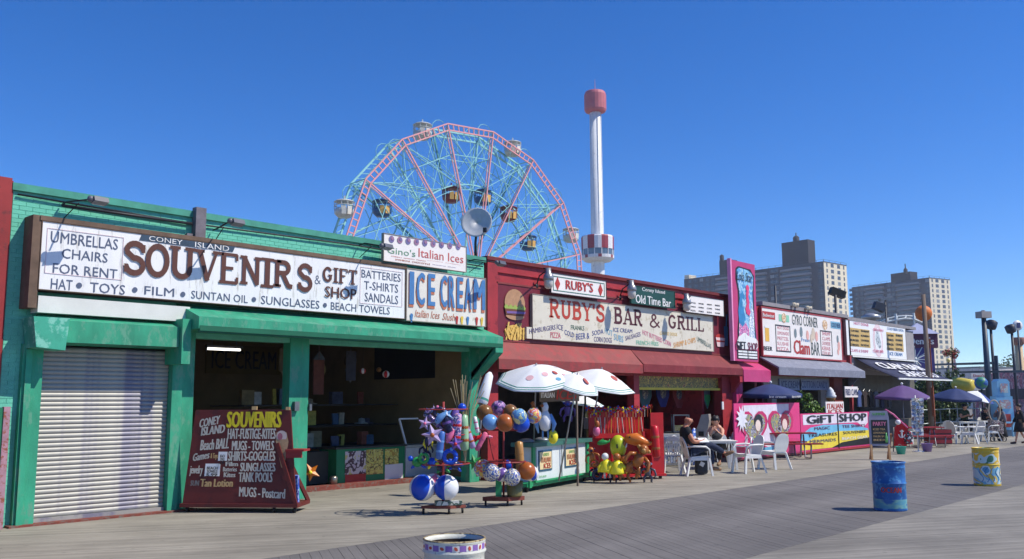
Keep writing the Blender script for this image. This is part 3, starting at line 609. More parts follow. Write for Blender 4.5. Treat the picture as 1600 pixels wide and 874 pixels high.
c = W(1134,523,16.95); cx, cz = c.x, c.z; b = B(); flat(b, [(cx-.15,cz+.3),(cx+.15,cz+.3),(cx+.12,cz-.42),(cx-.12,cz-.42)], 16.955, 0, .02); b.m = 0; b.bar((cx+.02,16.93,cz+.3),(cx+.1,16.93,cz+.75),.03); b.build('cup', M('cup_blue', (64,128,170), rough=.5, var=.1), dp, world=True)
rs, p, q = signbox('name_sign', 'white bar name sign with two red diamonds and a green border', (861,427), (947,468), 16.7, .06, M('ices_white'), M('dark_edge', (70,66,70), rough=.6), frame=.018)
text(rs, "RUBY'S", (884,437), (927,457.5), 16.7, redk, .03, proud=.01)
for x, y in ((871,443.5),(938,453.5)):
    c = W(x, y, 16.7); b = B(); flat(b, [(c.x,c.z+.2),(c.x+.12,c.z),(c.x,c.z-.2),(c.x-.12,c.z)], 16.7, 0, .008); b.build('diamond', redk, rs, world=True)
ruled(rs, (864,431), (944.5,464.5), 16.7, M('green_ink', (60,120,100), rough=.5), .02)
og, p, q = signbox('old_time_bar_sign', 'dark green sign with white old style letters right of the white name sign', (986,446), (1054.5,482), 16.72, .06, M('sign_dark_green', (30,72,62), rough=.45, var=.08), M('edge_green', (40,84,72), rough=.5), frame=.015)
text(og, 'Coney Island', (1003,449), (1039,461.5), 16.72, white, .01); text(og, 'Old Time Bar', (993,460), (1048.5,480.5), 16.72, white, .025)
mb_, p, q = signbox('menu_board', 'narrow white menu board with rows of small print above the end of the bar sign', (1071,461), (1131,494.5), 16.74, .06, M('ices_white'), M('dark_edge'), frame=.015)
for r in range(3):
    for c_, s in enumerate((('HOT DOG','CORN DOG','PIZZA'),('BURGER','KNISH','FRIES'),('SHRIMP','CLAMS','SODA'),('BEER','WINE','WATER'))):
        x = 1079+c_*12.7; y = 471+r*6+(x-1071)*.11; text(mb_, s[r], (x,y), (x+8,y+3.2), 16.74, txd, .03)
for k, (bx, by, hx, hy) in enumerate(((838,447,857,438),(968,466,987,455),(1066,482,1073,475))):
    pb = W(bx, by, GW-.03); ph = W(hx, hy, 16.25); lab = ('over the left end of the white name sign','over the seam before the dark green sign','at the left end of the white menu board')[k]
    t = thing('gooseneck_lamp', 'galvanised jar shaped gooseneck lamp '+lab, 'lamp', pb, group='gooseneck lamps over the bar sign')
    b = B(); b.tube([pb, pb+V(.0,-.12,.28), pb+V(.1,-.3,.42), ph+V(-.05,.12,.34), ph+V(0,0,.3), ph+V(0,0,.2)], .02, 6); b.lathe([(0,0),(.07,0),(.07,.03),(0,.03)], pb, 8, axis=(0,-1,0)); b.build('arm', dark, t, world=True)
    b = B(); b.lathe([(0,.34),(.07,.34),(.08,.2),(.13,.15),(.15,.06),(.15,.0),(.13,0),(.13,.02),(0,.02)], ph, 14); b.build('hood', M('lamp_zinc', (150,152,156), rough=.35, var=.1, metal=.4), t, world=True)
    b = B(); b.lathe([(.125,0),(.13,-.1),(.11,-.2),(.05,-.24),(0,-.245)], ph, 12); b.build('glass_jar', glass('jar_glass', (190,186,180), .15), t, world=True)
# ============================================================ PINK GIFT SHOP STRIP
pink = M('magenta_paint', (190,60,114), rough=.5, var=.1, scale=2, wear=(186,50,108), wearamt=.3)
pk = thing('pink_gift_shop', 'narrow magenta painted shop front between the red bar and the white clam bar', 'shop', (31.1, GW, 0))
b = B(); b.box(31.05, 33.15, GW+.02, GW+.3, 2.9, 5.7); b.box(31.05, 33.15, GW+.3, 26, 5.2, 5.35); b.build('wall', rub, pk, world=True)
b = B(); b.box(30.62, 31.1, GW-.2, GW, 0, 2.7); b.box(30.8, 30.84, GW-.22, GW-.2, 0, 2.7); b.build('post', pink, pk, world=True)
slope(30.63, 32.75, 3.45, 16.48, 3.16, 2.72, GW-.02, 'awning', pink, pk)
b = B(); b.box(31.7, 33.2, 19.5, 19.7, 0, 3); b.box(32.4, 32.6, GW, GW+.2, 0, 2.9); b.box(33.0,33.15,GW,19.5,0,2.9); b.build('inner_wall', M('maroon', (92,26,40), rough=.8), pk, world=True)
YP = 16.55
vs_, p, q = signbox('mermaid_sign', 'tall magenta upright sign with a blue sea picture and a white gift shop cloud', (1142.5,406), (1185,566), YP, .12, pink, None)
b = B(); b.box(p.x-.09, p.x-.002, YP-.01, YP+.13, q.z, p.z+.05); b.build('edge_strip', M('pink_light', (232,150,190), rough=.5), vs_, world=True)
wd, hh = q.x-p.x, p.z-q.z
def U(u, v): return (p.x+wd*u, p.z-hh*v)
b = B()
flat(b, [U(.16,.08),U(.24,.055),U(.32,.05),U(.7,.06),U(.8,.06),U(.88,.1),U(.95,.12),U(.9,.3),U(.9,.55),U(.95,.76),U(.95,.8),U(.15,.8),U(.15,.7),U(.22,.55),U(.22,.3),U(.14,.18)], YP, 0, .006)
b.build('picture_border', txd, vs_, world=True)
seab = mix_noise('sea_blues', [(104,170,214),(140,196,226),(64,130,190),(176,214,232),(86,156,206)], 2.2, sharp=False); coral = mix_noise('coral_print', [(214,90,156),(230,150,190),(150,80,150),(240,200,220)], 8)
b = B(); flat(b, [U(.2,.09),U(.3,.065),U(.7,.075),U(.82,.1),U(.9,.14),U(.84,.3),U(.84,.55),U(.9,.78),U(.2,.78),U(.2,.7),U(.28,.55),U(.28,.3),U(.2,.18)], YP, 0, .012)
flat(b, [U(.2,.5),U(.3,.34),U(.4,.3),U(.5,.34),U(.45,.38),U(.38,.37),U(.4,.45),U(.5,.55),U(.4,.66),U(.24,.66)], YP, 1, .016)
flat(b, [U(.19,.79),U(.22,.62),U(.36,.66),U(.5,.61),U(.62,.68),U(.64,.79)], YP, 2, .02)
flat(b, [U(.6,.79),U(.66,.55),U(.78,.42),U(.86,.5),U(.86,.79)], YP, 3, .02)
b.build('sea_picture', [seab, M('wave_blue', (54,130,184), rough=.5, var=.2, scale=4), coral, mix_noise('shell_print', [(214,226,236),(150,170,200),(236,240,240),(120,150,190)], 7)], vs_, world=True)
b = B(); flat(b, [U(.56,.3),U(.62,.26),U(.68,.3),U(.64,.34),U(.68,.4),U(.66,.46),U(.72,.5),U(.66,.54),U(.54,.52),U(.5,.47),U(.56,.42),U(.55,.36)], YP, 0, .026); flat(b, [(x,z) for x,z in ell(*U(.62,.26), .13, .13, 9)], YP, 0, .03); b.build('sea_lady', M('lady_pink', (224,70,120), rough=.5, var=.1), vs_, world=True)
text(vs_, 'Lola Star', (1151,423), (1176,442), YP, txd, .0, proud=.03, shear=.3)
b = B(); cl = [U(.12,.84),U(.1,.8),U(.16,.76),U(.26,.745),U(.36,.72),U(.46,.715),U(.54,.74),U(.64,.75),U(.76,.76),U(.9,.765),U(.97,.79),U(.97,.85),U(.9,.88),U(.2,.88)]
flat(b, cl, YP, 0, .034); b.build('cloud', white, vs_, world=True)
text(vs_, 'GIFT', (1150,533), (1166,547), YP, txd, .04, proud=.042); text(vs_, 'SHOP', (1168,535), (1184,549), YP, M('plum_letters', (120,40,70), rough=.5), .04, proud=.042)
b = B()
for r in range(3):
    for c_ in range(2):
        u0 = .14+c_*.42; v0 = .895+r*.028; flat(b, [U(u0,v0),U(u0+.38,v0),U(u0+.38,v0+.018),U(u0,v0+.018)], YP, 0, .02)
flat(b, [U(.1,.888),U(.97,.888),U(.97,.978),U(.1,.978)], YP, 1, .01); stuff(b.build('striped_box', [white, txd], vs_, world=True))
# ============================================================ CLAM BAR BUILDING (white, grey awning)
cb_ = thing('clam_bar', 'low corner eatery with a white painted sign wall and a grey fabric awning', 'restaurant', (33.2, GW, 0))
pink_red = M('trim_red', (160,60,66), rough=.6, var=.15, scale=3)
b = B(); b.box(33.2, 41.35, GW+.02, GW+.3, 3.0, 5.75); b.box(33.2, 41.35, GW+.3, 26, 5.2, 5.35); b.box(33.2,33.4,GW+.3,26,0,5.1); b.build('wall', pink_red, cb_, world=True)
b = B(); b.box(33.1, 41.4, GW-.12, GW+.36, 5.75, 5.9); b.build('parapet_cap', M('cap_grey', (140,136,140), rough=.7, var=.15, scale=4), cb_, world=True)
slope(32.9, 41.3, 3.72, 16.2, 3.3, 3.0, GW-.02, 'awning', M('awning_grey', (120,124,140), rough=.8, var=.12, scale=3, wear=(140,144,158), wearamt=.4), cb_)
b = B(); b.prism([(41.25,16.98,3.7),(41.25,16.22,3.3),(41.25,16.98,2.5)], (.05,0,0)); b.build('awning_end', M('awning_grey'), cb_, world=True)
bw_m = M('beige_wall', (150,144,132), rough=.7, var=.12, scale=2)
b = B(); b.box(33.2, 39.6, GW+.1, GW+.25, 2.5, 3.1); b.box(33.9, 34.4, GW+.1, GW+.25, 1.1, 2.5); b.box(38.6, 39.6, GW+.12, GW+.25, 0, 2.5); b.build('shop_wall', bw_m, cb_, world=True)
b = B(); b.box(39.5, 40.4, GW-.1, GW+.3, 0, 3.2); b.build('post', M('brick_red', (140,58,52), rough=.7, var=.2, scale=6), cb_, world=True)
b = B(); b.box(33.4, 41.3, 20, 20.2, 0, 3.2); b.box(33.4,41.3,GW+.3,20,3.1,3.2); b.build('inner_wall', darkin, cb_, world=True)
b = B(); b.box(33.2, 38.6, GW, GW+.5, 0, 1.05); b.build('counter', M('counter_grey', (120,116,110), rough=.6, var=.2), cb_, world=True)
for xa, xb, s in ((1226,1249,'ICE CREAM'),(1257,1292,'COTTON CANDY')):
    t, p, q = signbox('fascia_sign', 'pale strip sign reading %s under the grey awning' % s.lower(), (xa-8,592), (xb+3,610), GW+.02, .06, M('dusty_blue', (132,140,164), rough=.6, var=.1), None)
    text(t, s, (xa-5,595), (xb+1,607), GW+.02, M('ink_navy', (50,60,110), rough=.5), .02)
YG = 16.9
gy, p, q = signbox('gyro_sign', 'white hand painted gyro corner clam bar sign with menus and food pictures', (1190,481), (1316,563), YG, .08, M('gyro_white', (228,222,218), rough=.45, var=.05), M('trim_red'), frame=.06)
txk = M('ink_greygreen', (66,78,74), rough=.5, var=.15)
text(gy, 'GYRO CORNER', (1237,491), (1278,512.6), YG, txk, .02); text(gy, 'Clam', (1239.5,531), (1266,555), YG, redk, .05); text(gy, 'BAR', (1267,534), (1281,556), YG, txk, .02); text(gy, 'BEER', (1193,541), (1207,548.5), YG, txd, .04); text(gy, 'Fresh', (1252,528), (1265,535), YG, blu, .02)
def patch(parent, tl, br, Y, m, name='painted_patch', proud=.008):
    p = W(*tl, Y); q = W(*br, Y); b = B(); b.add([(p.x,Y-proud,q.z),(q.x,Y-proud,q.z),(q.x,Y-proud,p.z),(p.x,Y-proud,p.z)], [(0,1,2,3)]); return b.build(name, m, parent, world=True)
patch(gy, (1191,486), (1211,500), YG, redk); text(gy, 'Budweiser', (1192,489), (1210,497), YG, white, .02, proud=.014)
patch(gy, (1216.5,491), (1233,504), YG, M('mint', (140,200,170), rough=.5)); patch(gy, (1297.5,502), (1314,515), YG, M('ink_l')); text(gy, 'COLD BEER', (1299,504), (1313,513), YG, M('ink_navy'), .02, proud=.014)
b = B(); c = W(1225,497,YG-.016); b.disc(c, .2, 12); c = W(1289,508,YG-.01); b.disc(c, .26, 10, sx=1, sz=.9); b.build('food_picture', mix_noise('food_print', [(224,190,140),(180,130,90),(240,220,190),(150,120,90)], 7), gy, world=True)
patch(gy, (1195,512), (1202,534), YG, M('beer_yellow', (226,176,70), rough=.5), 'beer_glass'); patch(gy, (1194.5,509), (1202.5,513), YG, white, 'foam', .012)
for tl, br, ws in (((1211,507),(1236,551),('HOT DOGS','LEMONADE','PRETZEL','SLUSHIE','PIZZA')),((1281,516),(1301,557),('SHRIMP','CLAMS','CHOWDER','KEBAB','SOUVLAKI'))):
    ruled(gy, tl, br, YG, txd, .045, 'menu_frame')
    for k, s in enumerate(ws):
        y = tl[1]+2.5+k*(br[1]-tl[1])/5.4; text(gy, s, (tl[0]+3.5,y), (br[0]-3.5,y+7), YG, M('ink_r'), .0)
b = B()
for x, y, rr, k in ((1243,521,.16,0),(1252,519,.18,0),(1262,524,.17,1),(1271,522,.22,2),(1276,526,.18,1),(1268,529,.16,2),(1309,530,.14,0),(1311,541,.17,1),(1310,550,.12,1)):
    b.m = k; c = W(x, y, YG-.01-.003*random.random()); b.disc(c, rr, 9, sx=.75, sz=1.25)
stuff(b.build('painted_food', [M('slate_ink', (120,134,140), rough=.5), M('shrimp_pink', (226,170,160), rough=.5), M('shell_beige', (206,190,170), rough=.5)], gy, world=True))
# hatched roof lamps
for i, (x, y) in enumerate(((1241,478),(1262,483))):
    c = W(x, y, GW-.15); t = thing('spot_lamp', 'beige double spot lamp on the grey parapet, %s of two' % ('left','right')[i], 'lamp', (c.x, c.y, 5.9), group='spot lamps on the grey parapet')
    b = B(); b.tube([(c.x,c.y+.1,5.9),(c.x,c.y+.05,c.z)], .025, 6); b.build('stem', dark, t, world=True)
    for s_ in (-1,1): b = B(); b.lathe([(.05,-.1),(.09,0),(.1,.12),(.02,.1),(0,.1)], (c.x+.13*s_,c.y,c.z+.03), 10, axis=(.5*s_,-.8,-.1)); b.build('lamp_head', M('lamp_beige', (196,186,166), rough=.5), t, world=True)
# ============================================================ CORNER STAND WITH NAVY AWNING
cs = thing('hot_dog_stand', 'low end stand with a white menu wall, grey roof edge and navy awning', 'restaurant', (41.4, GW, 0))
b = B(); b.box(41.4, 50.2, GW+.02, GW+.3, 3.2, 5.6); b.box(50.0, 50.2, GW+.3, 26, 0, 5.1); b.box(41.4, 50.2, GW+.3, 26, 5.15, 5.3); b.build('wall', M('wall_grey', (150,146,148), rough=.7, var=.1), cs, world=True)
b = B(); b.box(41.38, 50.3, GW-.1, GW+.36, 5.68, 5.82); b.build('parapet_cap', M('cap_grey'), cs, world=True)
b = B(); b.box(41.36, 41.52, GW-.12, GW+.02, 0, 5.7); b.build('corner_post', M('trim_red'), cs, world=True)
b = B(); b.box(41.5, 50.0, GW+.05, GW+.25, 2.4, 3.2); b.box(41.5, 50.0, GW, GW+.5, 0, 1.05); b.build('shop_wall', M('wall_olive', (92,90,84), rough=.8, var=.2, scale=2), cs, world=True)
b = B(); b.box(41.5, 50.0, 20, 20.2, 0, 3.2); b.build('inner_wall', darkin, cs, world=True)
YC = 16.88
hd, p, q = signbox('hot_dog_sign', 'bright white menu sign with two tan panels around an oval picture', (1321,500), (1417,562), YC, .1, M('hd_white', (232,232,234), rough=.4, var=.03), M('sign_edge'), frame=.02)
text(hd, 'HOT DOGS', (1334,503), (1357,510.5), YC, M('ink_p'), .04); text(hd, 'COLD BEER SODA', (1386,511.5), (1412,519), YC, M('letter_blue'), .03); text(hd, 'ICE CREAM', (1390,550), (1410,557), YC, M('letter_blue'), .04); text(hd, 'CLAMS & SHRIMP', (1329,545), (1357,552), YC, M('ink_p'), .02)
tan = M('tan_panel', (196,164,96), rough=.5, var=.1)
for tl, br in (((1328,512),(1360,544)),((1384.5,519),(1412,550))):
    patch(hd, tl, br, YC, tan, 'menu_panel')
    for r in range(4):
        for c_ in range(2):
            wdd = (br[0]-tl[0])/2; x = tl[0]+1.2+c_*wdd; y = tl[1]+3+r*(br[1]-tl[1]-3)/4+(x-tl[0])*.04
            if r == 3 and c_ == 1 and tl[0] > 1380: pass
            text(hd, ('CLAM STRIPS','SHRIMP','FRIES','KNISH','BURGER','CHOWDER','CORN DOG','SODA')[r*2+c_], (x,y), (x+wdd-3,y+4.6), YC, txd, .05, proud=.014)
c = W(1372,532,YC-.008); b = B(); b.disc(c, .8, 20, sx=.78, sz=1); b.build('oval', M('pale_oval', (224,200,204), rough=.5), hd, world=True)
b = B(); b.disc(c+V(0,-.006,-.0), .6, 18, sx=.74, sz=1); b.build('oval_inner', M('hd_white'), hd, world=True)
b = B(); b.disc(c+V(-.05,-.012,.1), .32, 12, sx=.8, sz=1.1); b.disc(c+V(.14,-.016,-.15), .24, 10, sx=.8); b.build('grey_dog', mix_noise('sketch_grey', [(150,160,166),(196,204,208),(110,120,128)], 5), hd, world=True)
text(hd, "GREGORY", (1364,513), (1381,519), YC, M('ink_p'), .03, proud=.02); text(hd, "CLAM BAR", (1364,546), (1381,552), YC, M('ink_p'), .03, proud=.02)
# awning
aw = thing('navy_awning', 'long navy folding awning with white script letters sloping out over the end stand', 'awning', (46, 15.1, 2.9))
navy = M('navy_cloth', (34,40,72), rough=.8, var=.12, scale=3)
a0, a1, b0, b1 = V(42.16,GW,3.95), V(49.7,GW,3.97), V(42.16,15.08,2.98), V(49.7,15.15,3.0)
b = B(); nb_ = 8
for k in range(6):
    for j in range(nb_):
        def sg(u, v): pt = a0.lerp(a1,u).lerp(b0.lerp(b1,u), v); pt.z -= .07*sin(pi*v); return pt
        u0, u1, v0, v1 = j/nb_, (j+1)/nb_, k/6, (k+1)/6
        b.add([sg(u0,v0),sg(u1,v0),sg(u1,v1),sg(u0,v1)], [(0,1,2,3)], smooth=True)
o = b.build('cloth', navy, aw, world=True); so = o.modifiers.new('thick', 'SOLIDIFY'); so.thickness = .02
b = B(); b.bar(b0+V(0,-.03,-.02), b1+V(.1,-.03,-.02), .06, .07); b.build('front_bar', M('white_bar', (224,224,220), rough=.4), aw, world=True)
b = B(); b.box(41.6, 50.1, GW-.16, GW-.0, 3.98, 4.04); b.build('rear_bar', M('white_bar'), aw, world=True)
for x in (43.5, 48.3): b = B(); b.tube([(x,GW,3.5),(x+.7,15.9,3.2),(x,15.15,2.97)], .03, 6); b.build('folding_arm', M('white_bar'), aw, world=True)
wn = (b0-a0).cross(a1-a0).normalized()
if wn.z < 0: wn = -wn
def aq(u, v): return a0.lerp(a1,u).lerp(b0.lerp(b1,u), v)
textq(aw, 'CLAM BAR', aq(.13,.52), aq(.92,.52), aq(.13,.2), wn, M('hd_white'), .05, proud=.02, world=True, shear=.2); textq(aw, 'SEAFOOD', aq(.25,.9), aq(.9,.9), aq(.25,.62), wn, M('hd_white'), .05, proud=.02, world=True, shear=.2)
# roof vent behind
c = W(1361,497,24); b = B(); b.lathe([(.3,5.3-c.z),(.3,-.1),(.62,-.1),(.66,.12),(.2,.3),(0,.32)], c, 14); mono(b.build('roof_vent', M('galv_bright', (170,172,176), rough=.35, metal=.5)), 'round metal roof vent behind the hot dog sign', 'vent')
# ============================================================ FERRIS WHEEL
WC = Vector((84.79, 83.53, 18.04)); WR = 20.38; WPSI = -.09; WA0 = 2.61; WD = 3.2
wu = Vector((cos(WPSI), sin(WPSI), 0)); wn_ = Vector((-sin(WPSI), cos(WPSI), 0))
def wp(a, r, d=0): return WC + wu*(r*cos(a)) + Vector((0,0,r*sin(a))) + wn_*d
wa = [WA0 - k*pi/8 for k in range(16)]
wheel = thing('ferris_wheel', 'tall ferris wheel with pink front rim and spokes and turquoise bracing behind the shops', 'ferris wheel', (WC.x, WC.y, -.5))
pinkw = M('wheel_pink', (224,156,156), rough=.5, var=.06); teal = M('wheel_turquoise', (146,204,206), rough=.5, var=.1)
teald = M('wheel_turquoise_dark', (84,150,160), rough=.5, var=.15)
b = B()
for k in range(16):
    a, c = wa[k], wa[(k+1) % 16]
    for r in (WR, WR-.85): b.bar(wp(a,r), wp(c,r), .16)
    for j in range(9): u = j/9; b.bar(wp(a,WR).lerp(wp(c,WR),u), wp(a,WR-.85).lerp(wp(c,WR-.85),u), .12)
b.build('front_rim', pinkw, wheel, world=True)
b = B()
for k in range(16):
    a, c = wa[k], wa[(k+1) % 16]
    for r in (WR, WR-.9): b.bar(wp(a,r,WD), wp(c,r,WD), .22)
    for j in range(8): u = j/8; b.bar(wp(a,WR,WD).lerp(wp(c,WR,WD),u), wp(a,WR-.9,WD).lerp(wp(c,WR-.9,WD),(u+.125)), .08)
b.build('rear_rim', teal, wheel, world=True)
for k in range(16):
    b = B(); b.bar(wp(wa[k],1.2), wp(wa[k],WR-.4), .16); b.bar(wp(wa[k],1.2,.5), wp(wa[k],WR-.4,.5), .1); b.build('spoke', pinkw, wheel, world=True)
    b = B(); b.bar(wp(wa[k],1.2,WD), wp(wa[k],WR-.4,WD), .2); b.bar(wp(wa[k]+.03,1.2,WD), wp(wa[k]+.03,WR-.6,WD), .1)
    for j in range(14): r = 2+j*1.25; b.bar(wp(wa[k],r,WD), wp(wa[k]+.03,r+.6,WD), .06)
    b.build('rear_spoke', teal if k % 2 else teald, wheel, world=True)
n = 64
for rr_, d, w_ in ((12.4,.6,.16),(12.4,WD-.5,.16),(11.7,.6,.08),(6.2,.4,.12)):
    b = B()
    for k in range(n): b.bar(wp(2*pi*k/n,rr_,d), wp(2*pi*(k+1)/n,rr_,d), w_)
    b.build('inner_track', teal, wheel, world=True)
b = B()
for k in range(16):
    a, c, z_ = wa[k], wa[(k+1) % 16], wa[k-1]
    for d, w_ in ((.3,.07),(WD-.2,.07)):
        b.bar(wp(a,12.4,d), wp(c,WR-.4,d), w_); b.bar(wp(c,12.4,d), wp(a,WR-.4,d), w_); b.bar(wp(a,6.2,d), wp(c,12.4,d), w_); b.bar(wp(c,6.2,d), wp(a,12.4,d), w_)
        b.bar(wp(a,16.4,d), wp(c,16.4,d), w_+.02); b.bar(wp(a,8.8,d), wp(c,WR-.6,d), .045); b.bar(wp((a+c)/2,WR-.9,d), wp((a+c)/2,12.4,d), .06)
    for r in (WR,16.4,12.4,8.8): b.bar(wp(a,r), wp(a,r,WD), .11)
    for r0_, r1_ in ((WR,16.4),(16.4,12.4),(12.4,8.8)): b.bar(wp(a,r0_), wp(a,r1_,WD), .06); b.bar(wp(a,r1_), wp(a,r0_,WD), .06)
    # curved guide rails at the joints of the rim
    cc = (a+wa[k-1])/2 if False else a+.07
    for d in (.2,WD-.3):
        b.tube([wp(cc,WR-.6,d)+ (wp(cc,1,0)-WC)*(.0) + (wu*cos(t)+Vector((0,0,sin(t))))*1.25 for t in [a-pi*.75+pi*1.5*j/9 for j in range(10)]], .05, 4)
    # long curved rails from rim to inner track
    pts = [wp(a-.39*u*1.6, WR-.6-(WR-13)*sin(u*pi/2), 1.2) for u in [j/7 for j in range(8)]]; b.tube(pts, .07, 4); b.tube([p_+wn_*.9 for p_ in pts], .07, 4)
b = b; stuff(b.build('bracing', teal, wheel, world=True))
b = B(); b.tube([wp(0,0,-1.6), wp(0,0,WD+1.6)], .9, 14); b.build('hub', teald, wheel, world=True)
for s_ in (-1.6, WD+1.6):
    for q in (-9, 9): b = B(); b.bar(wp(0,0,s_), wp(0,q,s_)+Vector((0,0,-WC.z)), .5); b.build('support_leg', teal, wheel, world=True)
def cabin(x, y, body, door, d=1.6):
    dd = (WC+wn_*d-C0); r_ = ray(x, y); t_ = ((WC+wn_*d-C0).dot(wn_))/r_.dot(wn_); c = C0+r_*t_
    m = B(); prof = [(.0,-.95),(.75,-.95),(1.15,-.55),(1.22,0.0),(1.18,.02),(.0,.0)]; m.lathe(prof, c, 10); o = m.build('cabin', body, wheel, world=True)
    m = B(); m.lathe([(0,1.25),(1.0,1.12),(1.28,.95),(1.22,.9),(0,.98)], c, 10)
    for k in range(10): a = 2*pi*k/10; m.bar(c+V(1.18*cos(a),1.18*sin(a),0), c+V(1.18*cos(a),1.18*sin(a),.95), .06)
    m.lathe([(1.19,.42),(1.24,.42),(1.24,.5),(1.19,.5)], c, 10); m.bar(c+V(0,0,1.2), c+V(0,0,1.7), .12); m.build('cage', body, o, world=True)
    for k in (-2.25,-1.7):
        q = V(cos(k), sin(k), 0); s2 = V(-sin(k), cos(k), 0); m = B(); m.prism([c+q*1.2-s2*.27+V(0,0,-.72), c+q*1.2+s2*.27+V(0,0,-.72), c+q*1.26+s2*.27+V(0,0,.25), c+q*1.26-s2*.27+V(0,0,.25)], q*.06); m.build('door', door, o, world=True)
cw = M('cabin_white', (190,194,192), rough=.4); cr_ = M('cabin_red', (120,44,50), rough=.4); cbm = M('cabin_blue', (34,84,136), rough=.4); cy = M('cabin_yellow', (226,176,92), rough=.4); cwd = M('cabin_cream', (224,220,206), rough=.4)
for x, y, bm_, dm in ((660,207,cw,cwd),(801,234,cw,cwd),(538,328,cw,cwd),(892,369,cw,cwd),(705,306,cr_,cy),(755,310,cbm,cy),(795,336,cr_,cy),(825,381,cbm,cy),(597,327,cbm,cy)): cabin(x, y, bm_, dm)
# ============================================================ OBSERVATION TOWER
TD = 240.0; tb = FAR(934, 400, TD); tx, ty = tb.x, tb.y
def tz(y): return ZAT(933, y, tb)
ot = thing('observation_tower', 'slender white observation tower with a pink drum top and a striped round cabin', 'tower', (tx, ty, -.5))
ws_ = M('tower_white', (226,228,230), rough=.5, var=.06, scale=.3, wear=(190,192,196), wearamt=.3)
b = B(); b.lathe([(1.8,-.5),(1.75,tz(410)),(1.5,tz(174)),(0,tz(174))], (tx,ty,0), 16)
b.build('shaft', ws_, ot, world=True)
b = B()
for k in range(8): a = 2*pi*k/8+.2; b.bar((tx+1.82*cos(a),ty+1.82*sin(a),0), (tx+1.56*cos(a),ty+1.56*sin(a),tz(178)), .12)
b.build('rail', M('tower_shade', (206,208,214), rough=.5), ot, world=True)
b = B(); b.lathe([(1.5,tz(177)),(2.7,tz(175)),(2.95,tz(172)),(2.95,tz(149)),(2.7,tz(145)),(2.5,tz(144)),(0,tz(143))], (tx,ty,0), 20, smooth=False); b.build('drum_top', M('tower_pink', (184,98,108), rough=.6, var=.12, scale=.5, wear=(180,96,108), wearamt=.4), ot, world=True)
b = B(); b.tube([(tx,ty,tz(143)),(tx,ty,tz(124))], [.12,.04], 5); b.bar((tx+1.2,ty,tz(143)),(tx+1.2,ty,tz(138)),.15); b.build('antenna', M('mast_pink', (196,130,140), rough=.5), ot, world=True)
stm = [M('stripe_white', (222,222,226), rough=.5), M('stripe_red', (150,44,62), rough=.5), glass('cabin_glass', (90,110,130))]
b = B(); b.lathe([(1.9,tz(368)),(4.1,tz(370)),(4.3,tz(372)),(4.25,tz(391))], (tx,ty,0), 28, smooth=False, mfun=lambda i,k: (k//2) % 2 if i > 0 else 0); b.build('striped_ring', stm, ot, world=True)
b = B(); b.lathe([(4.1,tz(391)),(4.05,tz(400))], (tx,ty,0), 28, smooth=False); b.lathe([(1.9,tz(391.5)),(4.1,tz(391.2))], (tx,ty,0), 28); b.build('windows', stm[2], ot, world=True)
b = B()
for k in range(14): a = 2*pi*k/14; b.bar((tx+4.12*cos(a),ty+4.12*sin(a),tz(400)), (tx+4.15*cos(a),ty+4.15*sin(a),tz(391)), .16)
b.build('window_post', stm[0], ot, world=True)
b = B(); b.lathe([(4.05,tz(400)),(4.3,tz(400.3)),(4.25,tz(405)),(3.4,tz(409)),(1.8,tz(410))], (tx,ty,0), 28, smooth=False, mfun=lambda i,k: 1 if (i == 1 and k % 4 == 1) else 0); b.build('lower_ring', stm, ot, world=True)
